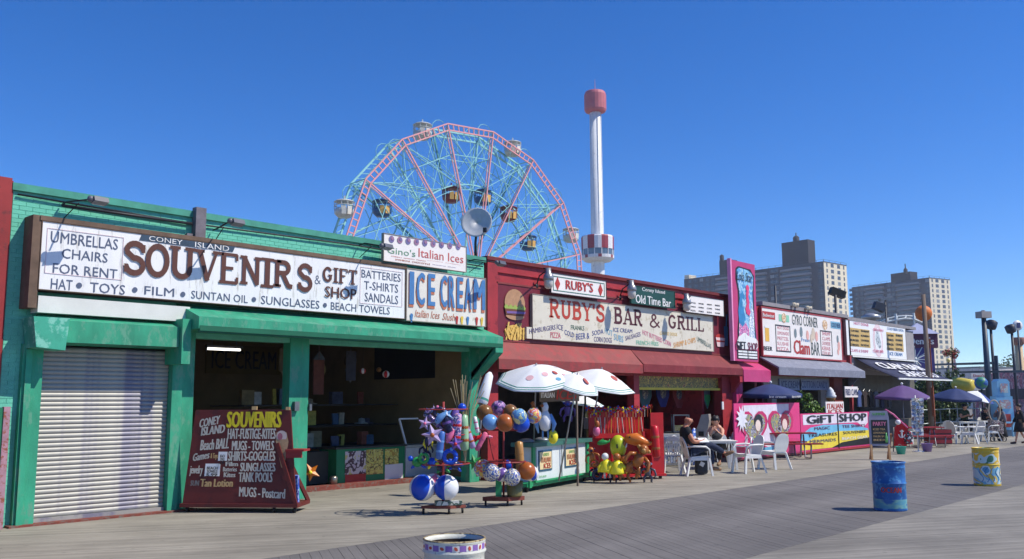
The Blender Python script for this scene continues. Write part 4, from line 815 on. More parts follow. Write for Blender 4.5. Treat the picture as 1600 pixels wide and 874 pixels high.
# ============================================================ APARTMENT TOWERS
def tower_block(name, label, cpx, cpy, cd_, lpx, ld, ww, dm, cm, stacks, block, extra):
    P0 = FAR(cpx, cpy, cd_); L0 = FAR(lpx, cpy, ld); Hh = P0.z
    u = Vector((L0.x-P0.x, L0.y-P0.y, 0)); ul = u.length; u.normalize(); v = Vector((u.y, -u.x, 0))
    if v.dot(rt) < 0: v = -v
    P = Vector((P0.x, P0.y, 0)); t = thing(name, label, 'building', (P.x, P.y, -.5))
    def pt(a, b_, z): return P+u*a+v*b_+V(0,0,z)
    def slab_(a0, a1, b0, b1, z0, z1, bd): bd.prism([pt(a0,b0,z0), pt(a1,b0,z0), pt(a1,b1,z0), pt(a0,b1,z0)], (0,0,z1-z0))
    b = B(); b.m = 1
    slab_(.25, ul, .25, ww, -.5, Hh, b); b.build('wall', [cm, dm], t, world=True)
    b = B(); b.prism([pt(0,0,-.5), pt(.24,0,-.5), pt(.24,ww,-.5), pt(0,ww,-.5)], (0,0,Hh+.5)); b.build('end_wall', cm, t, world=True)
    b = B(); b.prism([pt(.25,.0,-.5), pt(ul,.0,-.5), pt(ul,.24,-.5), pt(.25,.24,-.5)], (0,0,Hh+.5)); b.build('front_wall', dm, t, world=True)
    b = B()
    for a0, a1, b0, b1 in ((-.1,ul,-.1,.3),(-.1,.3,.3,ww)): slab_(a0,a1,b0,b1,Hh+.01,Hh+.5,b)
    for k in range(int(ul/4)): b.bar(pt(k*4,.1,Hh+.5), pt(k*4,.1,Hh+1.5), .12)
    for k in range(5): b.bar(pt(.1,k*ww/4,Hh+.5), pt(.1,k*ww/4,Hh+1.5), .12)
    b.bar(pt(0,.1,Hh+1.5), pt(ul,.1,Hh+1.5), .1); b.bar(pt(.1,0,Hh+1.5), pt(.1,ww,Hh+1.5), .1); b.build('parapet', dm, t, world=True)
    # windows of the pale end
    fr = M('window_frame', (120,118,116), rough=.5); gl = glass('window_glass_far', (58,66,78), .15) if 'window_glass_far' not in _m else _m['window_glass_far']; bl = M('window_blind', (150,156,160), rough=.6)
    protos = {}
    def win(w_, h_, kind, org, ax, outv):
        k = (w_, h_, kind, tuple(round(c, 3) for c in ax))
        if k not in protos:
            m = B(); o_ = V(0,0,0)
            def q4(x0, x1, z0, z1, d0, mi): m.m = mi; m.prism([o_+ax*x0+V(0,0,z0)+outv*d0, o_+ax*x1+V(0,0,z0)+outv*d0, o_+ax*x1+V(0,0,z1)+outv*d0, o_+ax*x0+V(0,0,z1)+outv*d0], outv*.06)
            q4(0, w_, 0, h_, -.03, 1 if kind else 2); q4(-.1, w_+.1, -.14, 0, .0, 0); q4(w_/2-.04, w_/2+.04, .03, h_, .035, 0); q4(0, w_, h_*.5, h_*.5+.08, .034, 0)
            protos[k] = m.mesh('window', [fr, gl, bl])
        o = D.objects.new('window', protos[k]); COL.objects.link(o); o.parent = t; o.location = org-wl(t)
    outE = -u; outF = -v; fl = 2.9; cnt = 0
    for f in range(int(Hh//fl)-1, 3, -1):
        z = Hh-1.9-fl*(int(Hh//fl)-1-f)
        for cx_, w_ in zip((.13,.36,.64,.87), (1.2,2.7,2.7,1.2)):
            win(w_, 1.7, random.random() < .75, pt(0, ww*cx_-w_/2, z), v, outE)
        for a in extra:
            win(2.3, 1.6, random.random() < .85, pt(a+1.1, 0, z), -u, outF)
    # balcony stacks on the shaded long side
    bm_ = M('balcony_concrete', (142,138,142), rough=.7, var=.15)
    for a0, a1 in stacks:
        pr = B(); w2 = (a1-a0)/2; am = (a0+a1)/2; cv = []
        ring = [(am-w2*cos(pi*k/10), -.0-2.3*sin(pi*k/10)**.6) for k in range(11)]
        def solid(rg, z0, z1): pr.prism([u*a+v*b_+V(0,0,z0) for a, b_ in rg], (0,0,z1-z0))
        solid(ring, 0, .2)
        for (a, b_), (c, d_) in zip(ring, ring[1:]):
            pr.prism([u*a+v*b_+V(0,0,.2), u*c+v*d_+V(0,0,.2), u*c+v*(d_+.12)+V(0,0,.2), u*a+v*(b_+.12)+V(0,0,.2)], (0,0,.95))
        me = pr.mesh('balcony', bm_)
        dk = B()
        for f in range(int(Hh//fl)-1, 3, -1):
            z = Hh-2.6-fl*(int(Hh//fl)-1-f); o = D.objects.new('balcony', me); COL.objects.link(o); o.parent = t; o.location = P+V(0,0,z)-wl(t)
            o['kind'] = ''; del o['kind']
        dk.prism([pt(a0+1,-.0,8), pt(a1-1,-.0,8), pt(a1-1,-.05,8), pt(a0+1,-.05,8)], (0,0,Hh-9)); dk.build('glazing', gl, t, world=True)
    for (pa, pb_, pyt, mm) in block:
        qa = (cpx-pa)/(cpx-lpx)*ul; qb = (cpx-pb_)/(cpx-lpx)*ul; z1 = FAR(pa, pyt, cd_+ (ld-cd_)*(cpx-(pa+pb_)/2)/(cpx-lpx)).z
        b = B(); slab_(qb, qa, 1.5, 8, Hh-1, z1, b); b.build('roof_block', mm, t, world=True)
    return t, pt, ul, Hh
dk_m = M('shaded_brick', (70,68,76), rough=.8, var=.1, scale=.15); cr_m = M('cream_brick', (226,214,188), rough=.8, var=.06, scale=.1)  # long side's shade is put into a darker brick than the cream end
rb = M('roof_brick', (40,38,48), rough=.8, var=.12, scale=.2)
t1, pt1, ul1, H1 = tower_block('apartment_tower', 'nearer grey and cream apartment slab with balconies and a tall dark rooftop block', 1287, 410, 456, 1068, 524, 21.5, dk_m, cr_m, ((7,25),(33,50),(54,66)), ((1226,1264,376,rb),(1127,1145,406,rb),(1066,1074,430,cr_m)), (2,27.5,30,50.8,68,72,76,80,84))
z = FAR(1244,376,470).z; c = FAR(1244,376,472); b = B(); b.lathe([(1.6,c.z-1),(1.6,c.z+1.6),(.8,c.z+2.4),(0,c.z+2.5)], (c.x,c.y,0), 10); b.bar((c.x,c.y,c.z+2), (c.x,c.y,c.z+4), .4); b.build('roof_tank', rb, t1, world=True)
c = FAR(1128,406,500); b = B(); b.lathe([(1.2,-1),(1.2,2.2),(0,3)], c, 8); b.build('roof_tank', rb, t1, world=True)
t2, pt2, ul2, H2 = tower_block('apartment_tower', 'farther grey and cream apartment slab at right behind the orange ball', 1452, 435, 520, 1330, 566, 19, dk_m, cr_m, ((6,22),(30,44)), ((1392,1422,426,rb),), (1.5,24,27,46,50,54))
c = FAR(1415,426,530); b = B(); b.lathe([(1.2,-1),(1.2,1.6),(0,3.2)], c, 8); b.bar(c+V(0,0,2), c+V(0,0,5), .5); b.build('roof_tank', rb, t2, world=True)
# ============================================================ POLES, LAMPS AND RIDES AT THE FAR END
def floor_of(x, y, dist): p_ = FAR(x, y, dist); return Vector((p_.x, p_.y, 0)), p_.z
wood = M('pole_wood', (118,104,94), rough=.9, var=.2, scale=2, stretch=(4,4,.3))
b0_ = G(1457,690); zt_ = W(1442,460,b0_.y).z
t = thing('utility_pole', 'weathered wooden utility pole behind the navy awning', 'pole', b0_); b = B(); b.tube([b0_, (b0_.x,b0_.y,zt_)], [.145,.1], 10); b.build('pole', wood, t, world=True)
b = B(); b.box(b0_.x-.2, b0_.x-.12, b0_.y-.25, b0_.y-.14, 1.2, 2.6); b.tube([(b0_.x+.15,b0_.y-.12,0),(b0_.x+.15,b0_.y-.12,5)], .03, 5); b.build('conduit', M('rust_orange', (150,84,60), rough=.8), t, world=True)
def lamp_pole(x, y, dist, label, r=.07, head='flood'):
    p_, z = floor_of(x, y, dist); t = thing('street_lamp', label, 'street lamp', p_); b = B(); b.tube([p_, (p_.x,p_.y,z)], [r*1.2,r], 8); b.build('pole', M('pole_dark', (44,50,64), rough=.5, var=.1), t, world=True)
    return t, p_, z
t, p_, z = lamp_pole(1305,461,46, 'dark angled floodlight on a pole rising behind the gyro sign'); b = B(); b.cbox((p_.x+.25,p_.y,z+.12), (.75,.4,.36), rz=-.7, ry=.35); b.build('lamp_head', black, t, world=True)
t, p_, z = lamp_pole(1383,468,60, 'thin lamp with a small flat head against the farther apartment slab', .05); b = B(); b.cbox((p_.x+.1,p_.y,z+.05), (.9,.3,.16), rz=-.7, ry=-.25); b.build('lamp_head', grey, t, world=True)
b = B(); b.cbox((p_.x-.35,p_.y+.3,z-.5), (.7,.4,.5), rz=-.7, ry=.4); b.build('lamp_head', M('pole_dark'), t, world=True)
t, p_, z = lamp_pole(1211,447,50, 'thin pale lamp post standing between the pink sign and the nearer apartment slab', .06); b = B(); b.bar((p_.x,p_.y,z), (p_.x+.3,p_.y-.3,z), .09); b.build('bracket', grey, t, world=True)
gp = M('post_steel_blue', (50,66,84), rough=.5, var=.1)
p_, z = floor_of(1537,497,60); t = thing('box_post', 'thick dark steel post with a pale square box on top', 'post', p_); b = B(); b.tube([p_, (p_.x,p_.y,z)], [.24,.15], 10); b.build('post', gp, t, world=True)
b = B(); b.cbox((p_.x,p_.y,z+.2), (.75,.6,.42), rz=-.6); b.cbox((p_.x,p_.y,z+.45), (.2,.2,.1)); b.build('box', M('box_beige', (156,150,148), rough=.6), t, world=True)
t, p_, z = lamp_pole(1548,514,62, 'slim street lamp with a dark round head beside the thick box post', .09); b = B(); b.lathe([(.0,-.1),(.3,.0),(.34,.18),(.36,.5),(.2,.6),(0,.62)], (p_.x,p_.y,z), 10, axis=(.2,-.2,1)); b.build('lamp_head', M('pole_dark'), t, world=True)
t, p_, z = lamp_pole(1581,520,66, 'slim street lamp with a dark round head nearest the right edge', .09); b = B(); b.lathe([(.0,-.1),(.3,.0),(.34,.18),(.36,.5),(.2,.6),(0,.62)], (p_.x,p_.y,z), 10, axis=(-.2,.2,1)); b.build('lamp_head', M('pole_dark'), t, world=True)
p_, z = floor_of(1590,510,120); t = thing('round_sign', 'round white and navy emblem sign on a tall post near the right edge', 'sign', p_)
b = B(); b.tube([p_, (p_.x,p_.y,z)], .12, 6); b.build('post', M('pole_dark'), t, world=True); b = B(); b.lathe([(0,-.15),(.63,-.1),(.68,0),(.63,.1),(0,.15)], (p_.x,p_.y,z+.1), 16, axis=(-.7,-.7,0)); b.build('disc', white, t, world=True)
b = B(); q_ = V(p_.x,p_.y,z+.1)+V(-.12,-.12,0)*1.4; b.cbox(q_, (.5,.05,.7), rz=R(-45)); b.build('emblem', M('ink_navy'), t, world=True)
p_, z = floor_of(1590.5,527,170); t = thing('tan_tower', 'short tan tower with a rusty drum top at the right edge', 'tower', p_)
b = B(); b.lathe([(.75,0),(.65,z-1.2),(0,z-1.2)], p_, 10); b.build('shaft', M('tan_paint', (196,170,130), rough=.7), t, world=True)
b = B(); b.lathe([(0,z-1.6),(.8,z-1.5),(1.05,z-1.1),(1.0,z-.5),(1.1,z-.1),(0,z)], p_, 12); b.build('drum', M('rust_drum', (140,92,76), rough=.8, var=.2), t, world=True)
b = B(); b.lathe([(1.6,0),(1.5,6),(0,6)], p_, 8); b.build('base', M('base_grey', (206,198,194), rough=.8), t, world=True)
# pipe gantry
ga, za = floor_of(1462,570,72); gb_, zb = floor_of(1553,567.5,60); t = thing('pipe_gantry', 'long dark pipe frame crossing above the terrace near the right edge', 'frame', gb_)
b = B(); b.bar(ga+V(0,0,za), gb_+V(0,0,zb), .16); b.build('beam', gp, t, world=True)
gc, zc = floor_of(1477,582,70); gd, zd = floor_of(1640,580,50); b = B(); b.bar(gc+V(0,0,zc), gd+V(0,0,zd), .14); b.build('beam', gp, t, world=True)
p_, z = floor_of(1556,556,61); b = B(); b.bar(p_, p_+V(0,0,z), .2); b.build('upright', gp, t, world=True)
p_, z = floor_of(1480,575,71); b = B(); b.bar(p_, p_+V(0,0,z), .12); b.build('upright', gp, t, world=True)
# lit yellow globe street lamp and flagpole with flag
p_, z = floor_of(1482,566,75); t = thing('globe_lamp', 'small lamp with a pale yellow globe before the farther cream end wall', 'street lamp', p_); b = B(); b.tube([p_, p_+V(0,0,z)], .05, 6); b.build('pole', black, t, world=True); b = B(); b.ball(p_+V(0,0,z+.15), .17, 10, 8); b.build('globe', M('globe_yellow', (226,206,130), rough=.3), t, world=True)
p_, z = floor_of(1487,530,80); t = thing('flagpole', 'pole with a striped flag hanging limp before the farther cream end wall', 'flag', p_); b = B(); b.tube([p_, p_+V(0,0,z)], .05, 6); b.build('pole', grey, t, world=True)
b = B()
for k in range(7): b.m = k % 2; b.prism([p_+V(.05+.13*k,0,z-.5-.25*k), p_+V(.18+.13*k,.05,z-.75-.25*k), p_+V(.18+.13*k,.05,z-2.9-.1*k), p_+V(.05+.13*k,0,z-2.8-.1*k)], (.02,.03,0))
b.build('flag', [M('flag_red', (170,60,80), rough=.7), M('flag_white', (190,190,214), rough=.7), M('ink_navy')], t, world=True)
# coaster track, orange ball, purple stand
ct = thing('coaster_track', 'curving white ride track on posts behind the hot dog stand', 'ride', (floor_of(1400,510,75)[0])); wm_ = M('track_white', (200,206,206), rough=.5)
pts = [FAR(x,y,75) for x,y in ((1374,507),(1386,503),(1400,500),(1414,498),(1428,499),(1440,504))]; p2 = [FAR(x,y,76) for x,y in ((1376,503),(1388,498),(1402,495),(1416,494),(1430,495),(1441,500))]
b = B(); b.tube(pts, .09, 6); b.build('rail', wm_, ct, world=True); b = B(); b.tube(p2, .09, 6); b.build('rail', wm_, ct, world=True)
for k in (1,2,4): b = B(); b.bar(pts[k]+V(0,0,.5 if k > 1 else .2), (pts[k].x,pts[k].y,0), .14); b.build('post', wm_, ct, world=True)
b = B()
for k in range(6): b.bar(pts[k], p2[k], .08)
b.build('cross_tie', wm_, ct, world=True)['kind'] = 'stuff'
p_, z = floor_of(1443,490,70); t = thing('orange_ball', 'large dimpled orange ball on a post beside the wooden pole', 'ball', p_)
b = B(); b.ball((p_.x,p_.y,z), .62, 18, 12); b.build('ball', M('ball_orange', (206,110,40), rough=.6, var=.25, scale=4, bump=.8, bscale=6), t, world=True); b = B(); b.tube([p_, (p_.x,p_.y,z-.5)], .06, 6); b.build('post', grey, t, world=True)
p_, z = floor_of(1436,520,66); st = thing('ticket_stand', 'purple ride stand with a grey pointed roof behind the wooden pole', 'booth', p_)
pur = M('stand_purple', (70,62,128), rough=.6, var=.1)
def rotp(p, dx, dy, dz): return p + Vector((sin(YAW)*dx+cos(YAW)*dy, -cos(YAW)*dx+sin(YAW)*dy, dz))
b = B(); b.prism([rotp(p_,-.5,0,0),rotp(p_,1.0,0,0),rotp(p_,1.0,1.2,0),rotp(p_,-.5,1.2,0)], (0,0,z-.7)); b.build('booth', pur, st, world=True)
b = B(); b.prism([rotp(p_,-1.0,-.05,z-1.1),rotp(p_,1.3,-.05,z-1.1),rotp(p_,1.3,-.05,z-.1),rotp(p_,-1.0,-.05,z-.1)], rotp(V(0,0,0),0,1.3,0)); b.build('fascia', M('stand_maroon', (96,44,74), rough=.6), st, world=True)
b = B(); ap_ = rotp(p_,.15,.6,z+.75); cs_ = [rotp(p_,dx,dy,z-.09) for dx,dy in ((-1.15,-.2),(1.4,-.2),(1.4,1.4),(-1.15,1.4))]; b.add(cs_+[ap_], [(0,1,4),(1,2,4),(2,3,4),(3,0,4),(0,3,2,1)]); b.build('roof', M('roof_greyblue', (150,156,190), rough=.7), st, world=True)
n_ = -Vector((cos(YAW), sin(YAW), 0)); textq(st, "Deno's", rotp(p_,-.8,-.07,z-.85), rotp(p_,1.0,-.07,z-.85), rotp(p_,-.8,-.07,z-.35), n_, M('ices_white'), .04, world=True)
c = FAR(1430,562,62); t = thing('star_light', 'white spoked star shaped ride light above the bushes', 'ride', (c.x,c.y,0)); b = B()
for k in range(18): a = 2*pi*k/18; ln = (.95 if k % 2 else .65); b.bar(c, c + (rt*cos(a)+up*sin(a))*ln + fw*(.3*sin(k*2.1)), .05)
b.build('spokes', wm_, t, world=True); b = B(); b.ball(c, .16, 8, 6); b.build('hub', wm_, t, world=True); b = B(); b.tube([c,(c.x,c.y,0)], .05, 6); b.build('post', wm_, t, world=True)
# ============================================================ TREES AND PLANTS
def leaves(name, c, rad, n, sz, m, parent, squash=1., seed=1, clumps=9):
    """many small leaves in uneven clumps with gaps between"""
    rnd = random.Random(seed); b = B(); cl = []
    for k in range(clumps):
        d = Vector((rnd.gauss(0,1), rnd.gauss(0,1), rnd.gauss(0,1))).normalized()*rnd.uniform(.25,.8); cl.append((Vector((d.x*rad, d.y*rad, d.z*rad*squash)), rnd.uniform(.28,.5)*rad))
    for i in range(n):
        cc, cr = cl[rnd.randrange(clumps)]; d = Vector((rnd.gauss(0,1), rnd.gauss(0,1), rnd.gauss(0,1))).normalized()*cr*rnd.uniform(.55,1.05)
        p = Vector(c)+cc+Vector((d.x,d.y,d.z*.85)); q = Vector((rnd.gauss(0,1),rnd.gauss(0,1),rnd.gauss(0,1))).normalized(); s1 = q.orthogonal().normalized()*sz*rnd.uniform(.6,1.2); s2 = q.cross(s1).normalized()*sz*.6
        b.m = 0 if rnd.random() < .6 else 1; k = len(b.v); b.v += [tuple(p-s1), tuple(p+s2), tuple(p+s1), tuple(p-s2)]; b.f.append((k,k+1,k+2,k+3)); b.mi.append(b.m); b.sm.append(False)
    b.text = True; return stuff(b.build(name, m, parent, world=True))
lf = [M('leaf_dark', (50,74,38), rough=.6, var=.3, scale=2), M('leaf_mid', (84,108,52), rough=.6, var=.3, scale=2)]
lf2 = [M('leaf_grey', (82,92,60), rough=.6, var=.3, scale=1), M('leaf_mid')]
bark = M('bark', (90,74,60), rough=.9, var=.2, scale=3)
def tree(x, ytop, dist, rad, label, n=2600, seed=1, sq=1.0, m=None, cat='tree', grp='trees behind the end stand', sz=.12):
    p_, z = floor_of(x, ytop, dist); hc = max(z-rad*sq, rad*.5); t = thing('tree', label, cat, p_, group=grp)
    b = B(); b.tube([p_, p_+V(.05,.05,hc*.6), p_+V(-.05,0,hc)], [.16,.12,.07], 8)
    for k in range(5): a = 2*pi*k/5+seed; b.tube([p_+V(0,0,hc*(.5+.08*k)), p_+V(cos(a)*rad*.35,sin(a)*rad*.35,hc*(.8+.06*k)), p_+V(cos(a)*rad*.7,sin(a)*rad*.7,hc+rad*.3)], [.06,.045,.02], 5)
    b.build('trunk', bark, t, world=True); leaves('crown', p_+V(0,0,hc), rad, n, sz, m or lf, t, sq, seed, 14); return t
tree(1430,572,56,1.9,'dark bushy tree directly behind the right end of the navy awning', seed=3)
tree(1452,585,60,2.3,'dark tree around the foot of the wooden pole', seed=4)
tree(1472,566,66,1.8,'tall thin tree just right of the wooden pole', seed=6, sq=1.3, n=2000)
tree(1480,600,54,1.5,'low green tree behind the terrace railing', seed=9, n=2200)
tree(1412,588,55,1.7,'small tree hidden partly under the navy awning', seed=12, n=1800)
for i, (x, y, d, r_) in enumerate(((1572,562,210,5),(1590,556,220,6),(1556,572,220,4.5),(1538,570,240,5),(1604,566,200,5))):
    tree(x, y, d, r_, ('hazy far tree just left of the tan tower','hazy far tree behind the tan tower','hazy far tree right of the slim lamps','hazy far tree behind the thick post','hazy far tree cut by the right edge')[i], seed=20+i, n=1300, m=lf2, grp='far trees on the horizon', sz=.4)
p_, z = floor_of(1487,548,68); t = thing('flowering_bush', 'bush with red flowers on a tall stem before the cream end wall', 'bush', p_); b = B(); b.tube([p_, p_+V(0,0,z-.4)], .07, 6); b.build('stem', bark, t, world=True); leaves('flowers', p_+V(-.2,0,z-.2), .7, 400, .09, [M('flower_red', (170,70,70), rough=.6), lf[1]], t, .7, 5)
# ============================================================ FAR END OF THE BOARDWALK
p_, z = floor_of(1570,583,85); t = thing('painted_fence', 'long pink and red painted fence wall behind the kiosk', 'fence', p_)
fx0, fx1 = floor_of(1518,583,92)[0], floor_of(1625,583,76)[0]
panm = mix_noise('carnival_print', [(150,56,84),(186,96,120),(110,60,90),(200,150,160),(140,44,56)], 1.3)
for k in range(12):
    a = fx0.lerp(fx1,k/12); c = fx0.lerp(fx1,(k+.97)/12); b = B(); b.prism([a, c, c+V(0,0,z), a+V(0,0,z)], (-.04,.05,0)); b.build('panel', panm, t, world=True)
b = B(); b.bar(fx0+V(0,0,z*.55), fx1+V(0,0,z*.55), .3, .9); b.build('dark_band', M('band_dark', (70,56,64), rough=.7), t, world=True)
for i, (x0_, x1_, y0_, d, mm, lb) in enumerate(((1462,1530,578,200,'base_grey','low grey flat roofed building on the horizon right of the cream tower'),(1560,1640,577,230,'base_grey','low pale building on the horizon behind the slim lamps'),(1300,1480,600,110,'wall_grey','long low grey building behind the trees'))):
    a, z = floor_of(x0_,y0_,d); c, _z = floor_of(x1_,y0_,d*.95); q_ = (a+c)/2; t = thing('low_building', lb, 'building', q_); dv = (c-a).normalized(); pv = Vector((-dv.y,dv.x,0))*10
    b = B(); b.prism([a, c, c+pv, a+pv], (0,0,z)); b.build('wall', M(mm), t, world=True); b = B(); b.prism([a-dv*.3+V(0,0,z), c+dv*.3+V(0,0,z), c+pv+V(0,0,z), a+pv+V(0,0,z)], (0,0,.35)); b.build('roof', grey, t, world=True)
    nwn = 10
    for k in range(nwn):
        q0 = a.lerp(c,(k+.3)/nwn); q1 = a.lerp(c,(k+.7)/nwn); b = B(); b.prism([q0+V(0,0,z*.45)-pv*.002, q1+V(0,0,z*.45)-pv*.002, q1+V(0,0,z*.75)-pv*.002, q0+V(0,0,z*.75)-pv*.002], -pv*.003); b.build('window', _m['window_glass_far'], t, world=True)
p_, z = floor_of(1530,583,68); t = thing('park_sign', 'white upright board with printed lines beside the yellow barrel', 'sign', p_)
b = B(); c0_ = [rotp(p_,-.6,0,z-1.25),rotp(p_,.5,0,z-1.25),rotp(p_,.5,0,z),rotp(p_,-.6,0,z)]; b.prism(c0_, rotp(V(0,0,0),0,.08,0)); b.build('board', M('ices_white'), t, world=True)
for k, (s, hh) in enumerate((("Deno's",.2),('WONDER',.2),('WHEEL',.2),('PARK',.16))): textq(t, s, rotp(p_,-.45+.07*k,-.0,z-.3-.28*k), rotp(p_,.38-.05*k,-.0,z-.3-.28*k), rotp(p_,-.45+.07*k,-.0,z-.3-.28*k+hh), n_, M('ink_navy') if k else redk, .03, world=True)
b = B(); b.bar(rotp(p_,-.5,.05,0), rotp(p_,-.5,.05,z-1.26), .1); b.bar(rotp(p_,.4,.05,0), rotp(p_,.4,.05,z-1.26), .1); b.build('posts', grey, t, world=True)['kind'] = 'stuff'
a = FAR(1490,598,60); c = FAR(1520,603,59); t = thing('striped_barrel', 'big yellow rooftop barrel with a green striped end', 'sculpture', ((a.x+c.x)/2,(a.y+c.y)/2,0)); ax_ = (c-a).normalized(); L_ = (c-a).length
b = B(); b.lathe([(.0,-.12),(.28,-.08),(.36,0),(.4,.06),(.37,.25),(.4,.3),(.4,L_*.9),(.36,L_),(0,L_)], a, 16, axis=ax_, mfun=lambda i,k: 1 if i < 3 else 0); b.build('barrel', [M('barrel_yellow', (216,196,84), rough=.4), M('barrel_green', (50,130,70), rough=.4)], t, world=True)
b = B(); b.tube([a.lerp(c,.5)-V(0,0,.3),((a.x+c.x)/2,(a.y+c.y)/2,0)], .08, 6); b.build('post', grey, t, world=True)
c = FAR(1533,599,58); b = B(); b.ball(c, .4, 16, 12); t = thing('globe_model', 'blue and green globe beside the thick dark post', 'globe', (c.x,c.y,0)); b.build('globe', mix_noise('globe_print', [(30,84,160),(36,100,170),(60,140,110),(30,84,160)], 1.6), t, world=True); b = B(); b.tube([c-V(0,0,.36),(c.x,c.y,0)], .06, 6); b.build('post', dark, t, world=True)
# light blue kiosk
kb = G(1574,682); t = thing('photo_kiosk', 'tall light blue kiosk with picture panels and a rounded top at the right', 'kiosk', kb); kz = FAR(1572,592,(kb-C0).dot(fw)).z
sky_ = M('kiosk_blue', (132,188,220), rough=.5, var=.08)
b = B(); b.prism([rotp(kb,-.46,0,.35),rotp(kb,.46,0,.35),rotp(kb,.44,0,kz-.95),rotp(kb,-.44,0,kz-.95)], rotp(V(0,0,0),0,.7,0)); b.prism([rotp(kb,-.34,.02,kz-.94),rotp(kb,.34,.02,kz-.94),rotp(kb,.34,.02,kz-.15),rotp(kb,.2,.02,kz),rotp(kb,-.2,.02,kz),rotp(kb,-.34,.02,kz-.15)], rotp(V(0,0,0),0,.6,0)); b.build('cabinet', sky_, t, world=True)
for (x0_,x1_,z0_,z1_,nm) in ((-.3,.3,1.5,kz-1.15,'picture_panel'),(-.2,.2,kz-.75,kz-.25,'picture_panel'),(-.25,.25,.5,1.2,'lower_panel')):
    b = B(); b.prism([rotp(kb,x0_,-.01,z0_),rotp(kb,x1_,-.01,z0_),rotp(kb,x1_,-.01,z1_),rotp(kb,x0_,-.01,z1_)], rotp(V(0,0,0),0,-.03,0)); b.build(nm, mix_noise('kiosk_print', [(160,190,210),(196,206,200),(186,150,150),(130,170,200)], 3) if nm == 'picture_panel' else redk, t, world=True)
b = B(); b.cbox(rotp(kb,-.2,-.35,.75), (.7,.6,.08), rz=YAW-pi/2)
for sx_ in (-.45,.05): b.bar(rotp(kb,sx_,-.5,0), rotp(kb,sx_,-.5,.72), .08)
b.build('shelf', sky_, t, world=True); b = B(); b.prism([rotp(kb,-.5,0,0),rotp(kb,.5,0,0),rotp(kb,.5,.75,0),rotp(kb,-.5,.75,0)], (0,0,.34)); b.build('base', M('kiosk_base', (90,110,130), rough=.6), t, world=True)
# ============================================================ HELPERS FOR THE STREET THINGS
FR = YAW - pi/2                          # turn that makes local +x run to the right of the view and +y away from it
cr = Vector((sin(YAW), -cos(YAW), 0)); ca = Vector((cos(YAW), sin(YAW), 0)); UZ = Vector((0,0,1))
def dep(p): return (Vector(p)-C0).dot(fw)
def LP(o, x, y, z=0): return Vector(o) + cr*x + ca*y + UZ*z
plastic = lambda n, c, **k: M(n, c, rough=k.pop('rough', .28), var=k.pop('var', .05), **k)
# ============================================================ SOUVENIR BOARD CART
mar = M('maroon_board', (100,34,30), rough=.55, var=.14, scale=2, wear=(78,30,28), wearamt=.4)
bl_, br_ = G(284,801), G(464,802)
sc_ = thing('souvenir_board', 'maroon hand painted souvenirs board on casters beside the closed shutter', 'sign', (bl_+br_)/2, atan2(br_.y-bl_.y, br_.x-bl_.x))
w_ = (br_-bl_).length; hb = 1.93
b = B(); b.prism([(-w_/2,0,.12),(w_/2-.02,0,.12),(w_/2-.22,.12,hb),(-w_/2+.14,.12,hb)], (0,.05,0)); b.build('board', mar, sc_)
b = B(); b.box(-w_/2-.03,w_/2+.02,-.05,.75,.1,.17); b.bar((w_/2-.02,0,.15),(w_/2-.42,.0,1.3),.05,.07); b.bar((w_/2,.7,.15),(w_/2-.4,.15,1.3),.05,.07); b.build('frame', mar, sc_)
b = B(); b.cbox((w_/2-.08,.2,1.16),(.36,.4,.04)); b.cbox((w_/2-.1,.05,1.08),(.3,.06,.12)); b.build('shelf', redp, sc_)
for x in (-w_/2+.1, w_/2-.45, w_/2-.05):
    b = B(); b.lathe([(0,-.02),(.055,-.02),(.055,.02),(0,.02)], (x,.02,.055), 10, axis=(1,0,0)); b.bar((x,.02,.055),(x,.02,.11),.03,.05); b.build('caster', black, sc_)
def bq(u, v, off=-.0):                       # u, v on the board face from upper left; -> local point
    z = hb-(hb-.14)*v; y = .12*(z-.12)/(hb-.12); xl = -w_/2+.14*(z-.12)/(hb-.12); xr = w_/2-.02-.2*(z-.12)/(hb-.12); return Vector((xl+(xr-xl)*u, y+off, z))
chw = M('chalk_white', (206,200,186), rough=.7, var=.1, scale=10); chy = M('sign_yellow', (226,206,40), rough=.6, var=.08); cht = M('chalk_tan', (206,170,116), rough=.7, var=.1)
for s, u0, v0, u1, v1, m_, bo, sk in (('CONEY',.06,.08,.27,.17,chw,.06,.04),('ISLAND',.09,.17,.33,.26,chw,.06,.03),('SOUVENIRS',.34,.02,.9,.19,chy,.07,0),('HAT-FUSTIGE-KITES',.36,.2,.84,.31,chw,.06,0),('MUGS - TOWELS',.41,.33,.82,.43,chw,.06,0),
        ('Beach BALL',.1,.31,.38,.42,chw,.06,.02),('SHIRTS-GOGGLES',.38,.44,.83,.54,chw,.06,0),('Games',.04,.45,.2,.53,chw,.06,.03),('& Toys',.21,.46,.28,.53,cht,.06,0),('SUNGLASSES',.5,.56,.83,.65,chw,.06,0),('Film',.36,.55,.48,.595,chw,.05,0),('Batteries',.34,.605,.47,.65,chw,.05,0),('Kites',.35,.66,.46,.71,chw,.05,0),
        ('TANK POOLS',.49,.66,.8,.76,chw,.06,0),('jewelry',.03,.59,.15,.7,chw,.06,0),('SUN',.05,.745,.13,.8,M('chalk_grey',(130,126,124),rough=.7),.06,0),('Tan Lotion',.14,.73,.44,.81,cht,.06,0),('MUGS - Postcard',.5,.82,.91,.92,chw,.05,-.02)):
    textq(sc_, s, bq(u0,v1,-.008)-V(0,0,sk), bq(u1,v1,-.008)+V(0,0,sk), bq(u0,v0,-.008)-V(0,0,sk), V(0,-1,0), m_, bo, proud=.003)
